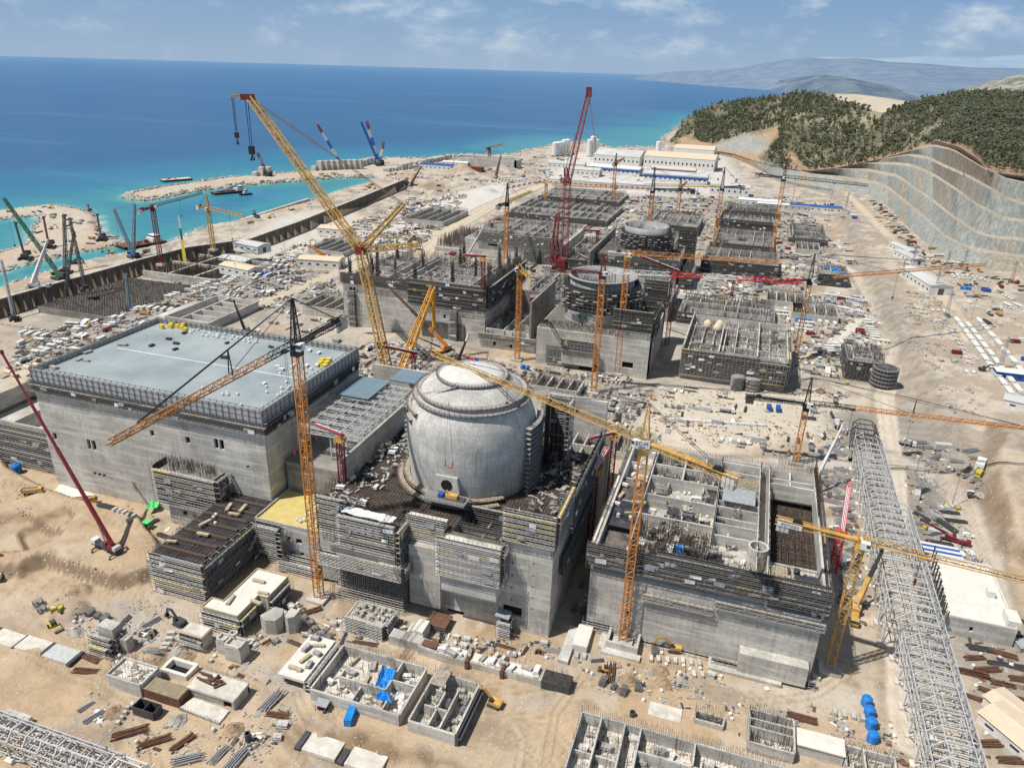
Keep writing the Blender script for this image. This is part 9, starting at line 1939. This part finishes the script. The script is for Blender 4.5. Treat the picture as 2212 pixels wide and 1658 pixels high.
sc2=woods('scrub',extra,2,4.5,6,[M['crown'],M['crown2'],M['trunk']]); tag(sc2,'low dark scrub on the brown banks beside the stepped slope','scrub',None,'stuff')
# ================================================================= loose stones and litter of the whole site
def rubblefield(name,zones,mats,label,seed,s0,s1,flat=.6):
    r_=random.Random(seed); m=MB()
    for pts,n,z,big in zones:
        P=px(pts,z); xs=[p[0] for p in P]; ys=[p[1] for p in P]
        nc=max(1,n//22); C_=[(r_.uniform(min(xs),max(xs)),r_.uniform(min(ys),max(ys)),r_.uniform(1.2,5)*big) for _ in range(nc)]; g_=[(c_[0]+r_.gauss(0,c_[2]),c_[1]+r_.gauss(0,c_[2])) if r_.random()<.8 else (r_.uniform(min(xs),max(xs)),r_.uniform(min(ys),max(ys))) for _ in range(n) for c_ in (r_.choice(C_),)]; X_=np.array([c_[0] for c_ in g_]); Y_=np.array([c_[1] for c_ in g_])
        okk=sdist(P,X_,Y_)>0
        for l,w_ in ROADS: okk&=pdist(l,X_,Y_)>w_*.8
        X_,Y_=X_[okk],Y_[okk]; ins=np.zeros(len(X_),bool)
        for f_ in FA: ins|=(f_[0]<X_)&(X_<f_[2])&(f_[1]<Y_)&(Y_<f_[3])
        X_,Y_=X_[~ins],Y_[~ins]; Z_=terrain(X_,Y_)
        for x,y,zz in zip(X_,Y_,Z_):
            s_=r_.uniform(s0,s1)*big*(1 if r_.random()<.85 else 2); m.cm=r_.randrange(len(mats))
            A=r_.uniform(0,PI); L=s_*r_.uniform(.6,3 if flat<.5 else 1.4); m.cbox((x,y,zz+s_*flat*.3),(L,s_*r_.uniform(.4,1),s_*flat),A if flat>.5 or r_.random()<.3 else r_.choice((0,PI/2))+r_.uniform(-.12,.12),r_.uniform(-.3,.3))
    o=m.build(name,mats); tag(o,label,'rubble',None,'stuff'); return o
rubblefield('rubble',[(A1,2600,0,1.4),(B1,1500,0,2),(C1,700,0,3),(E1,4200,0,1.8),(F1,1600,0,1.2),(G1,600,6,1.2),(H1,2200,0,.9),(I1,900,0,.9),(O1,900,0,.7),(N1,600,0,.7),(K1,900,0,.6),(L1,900,0,.5),(M1,900,0,.5),([(1930,560),(1990,560),(2110,900),(2060,940),(1960,760)],1500,3,1.3),([(130,1250),(480,1250),(480,1330),(240,1350)],250,0,.5),([(0,1060),(560,1200),(560,1330),(0,1300)],300,0,.4)],[M['stone'],M['rubble'],M['soilgrey'],M['rubble']],'loose stones and broken concrete strewn over the whole site',31,.4,1.3)
rubblefield('litter',[(A1,4200,0,1.6),(B1,2000,0,2.2),(E1,6500,0,2.1),(F1,2400,0,1.5),(H1,3600,0,1.1),(I1,700,0,.9),(O1,500,0,.8),(N1,1100,0,.9),(K1,1200,0,.7),(L1,1000,0,.6),(M1,600,0,.55),(P1,500,0,.9),([(150,1060),(560,1160),(560,1200),(380,1160)],260,0,.6)],[M['plank'],M['conc_dark'],M['charcoal'],M['steel'],M['rebar'],M['plank_grey'],M['sheetwhite'],M['rebar_grey'],M['brown']],'offcuts, boards and scrap scattered between the stored materials',32,.6,1.6,.18)
# rock armour of breakwater and shore
r_=random.Random(9); m=MB()
def armour(line,n,off,s0,s1):
    for k in range(n):
        i=r_.randrange(len(line)-1); a,b=line[i],line[i+1]; f=r_.random(); x=a[0]+(b[0]-a[0])*f+r_.uniform(-off,off); y=a[1]+(b[1]-a[1])*f+r_.uniform(-off,off); z=gz(x,y)
        if z<SEA-3: continue
        s_=r_.uniform(s0,s1); m.cm=r_.randrange(2); m.cbox((x,y,max(z,SEA)+s_*.2),(s_,s_*r_.uniform(.6,1.1),s_*r_.uniform(.6,1)),r_.uniform(0,PI),r_.uniform(-.5,.5))
armour(coast[:13],500,5,1.5,3.5); armour(coast[13:24],900,6,2,4.5); armour(coast[24:],900,9,3,7); armour(PEN,700,4,1.2,3)
tag(m.build('boulder_armour',[M['stone'],M['conc_light']]),'rock armour along breakwater, peninsula and shore','boulders',None,'stuff')
# ================================================================= vessels
def barge(label,p,L,W,rz,deck='brown',z=SEA,house=None,stuff=0):
    x,y,_=G(*p,SEA); t=thing('work_barge',label,'barge',(x,y,SEA),rz,'work barges'); m=MB(); v=[(-L/2+3,-W/2,-1),(L/2-2,-W/2,-1),(L/2-2,W/2,-1),(-L/2+3,W/2,-1),(-L/2,-W/2,2.6),(L/2,-W/2,2.6),(L/2,W/2,2.6),(-L/2,W/2,2.6)]; m.add(v,[(0,3,2,1),(0,1,5,4),(1,2,6,5),(2,3,7,6),(3,0,4,7),(4,5,6,7)]); m.build('hull',M['black'],t)
    m=MB(); m.box(-L/2+1,-W/2+.8,2.61,L/2-1,W/2-.8,2.9); m.build('deck',M[deck],t); m=MB(); m.box(-L/2,-W/2-.3,2,L/2,-W/2,2.7); m.box(-L/2,W/2,2,L/2,W/2+.3,2.7); m.build('fender',M['tyre'],t)
    if house:
        m=MB(); m.box(L*.2,-W*.35,2.91,L*.42,W*.35,6.5); m.box(L*.24,-W*.3,6.51,L*.4,W*.3,9.5); a=m.build('deckhouse',M['whitep'],t); m=MB(); m.box(L*.235,-W*.31,7.6,L*.405,W*.31,8.8); m.build('window',M['glass'],a)
    if stuff:
        m=MB(); debris(m,-L*.4,-W*.35,L*.2,W*.35,2.9,stuff,(1.5,6),(.6,2.5)); m.build('deck_gear',M['maroon'],t)
    return t
barge('flat empty barge lying in the open sea beyond the breakwater',(381,390),46,17,R(62),'roofsand',stuff=8); barge('dark crane barge with deckhouse beside the harbour road',(306,530),46,20,R(70),'brown',house=True,stuff=12); t_=barge('dredging barge loaded with machinery inside the breakwater',(495,417),50,17,R(62),'brown',house=True,stuff=26)
m=MB(); m.lattice((-10,0,3),(26,0,15),2.4,1.2,2.4,.35,.22); m.build('derrick_boom',M['bluegrey'],t_)
x,y,_=G(532,421,SEA); tg=thing('tugboat','small white and dark tugboat behind the dredging barge','boat',(x,y,SEA),R(240)); m=MB(); m.add([(-8,-3,-1),(6,-3,-1),(10,0,-1),(6,3,-1),(-8,3,-1),(-8.5,-3.4,2),(6,-3.4,2.2),(11,0,3),(6,3.4,2.2),(-8.5,3.4,2)],[(0,4,3,2,1),(0,1,6,5),(1,2,7,6),(2,3,8,7),(3,4,9,8),(4,0,5,9),(5,6,7,8,9)]); m.build('hull',M['black'],tg); m=MB(); m.box(-3,-2.2,2.2,4,2.2,5); m.box(-1,-1.7,5.01,3,1.7,7.4); a=m.build('wheelhouse',M['whitep'],tg); m=MB(); m.box(-1.05,-1.75,6,3.05,1.75,6.9); m.build('window',M['glass'],a); m=MB(); m.rod((-2,0,5),(-2,0,9),.5,8); m.build('funnel',M['maroon'],tg)
# ================================================================= one label, one thing
ORD=['first','second','third','fourth','fifth','sixth','seventh','eighth','ninth','tenth','eleventh','twelfth']
from collections import defaultdict
by_=defaultdict(list)
for o in MANY: by_[o['label']].append(o)
def pj(o): p=o.location; return proj(p.x,p.y,p.z)
for lab,l in by_.items():
    if len(l)==1: continue
    l.sort(key=lambda o:-pj(o)[1]); n=len(l); rows_=max(1,math.ceil(n/9)); per=math.ceil(n/rows_)
    for r_i in range(rows_):
        row=sorted(l[r_i*per:(r_i+1)*per],key=lambda o:pj(o)[0])
        for i,o in enumerate(row):
            pos_='leftmost' if i==0 and len(row)>1 else 'rightmost' if i==len(row)-1 and len(row)>1 else 'only one' if len(row)==1 else ORD[i]+' from left'
            if rows_>1:
                rw='nearest row' if r_i==0 else 'farthest row' if r_i==rows_-1 else ORD[min(r_i,11)]+' row' if r_i<12 else f'row {r_i+1}'
                o['label']=f'{lab}, {pos_}, {rw}'
            else: o['label']=f'{lab}, {pos_}'
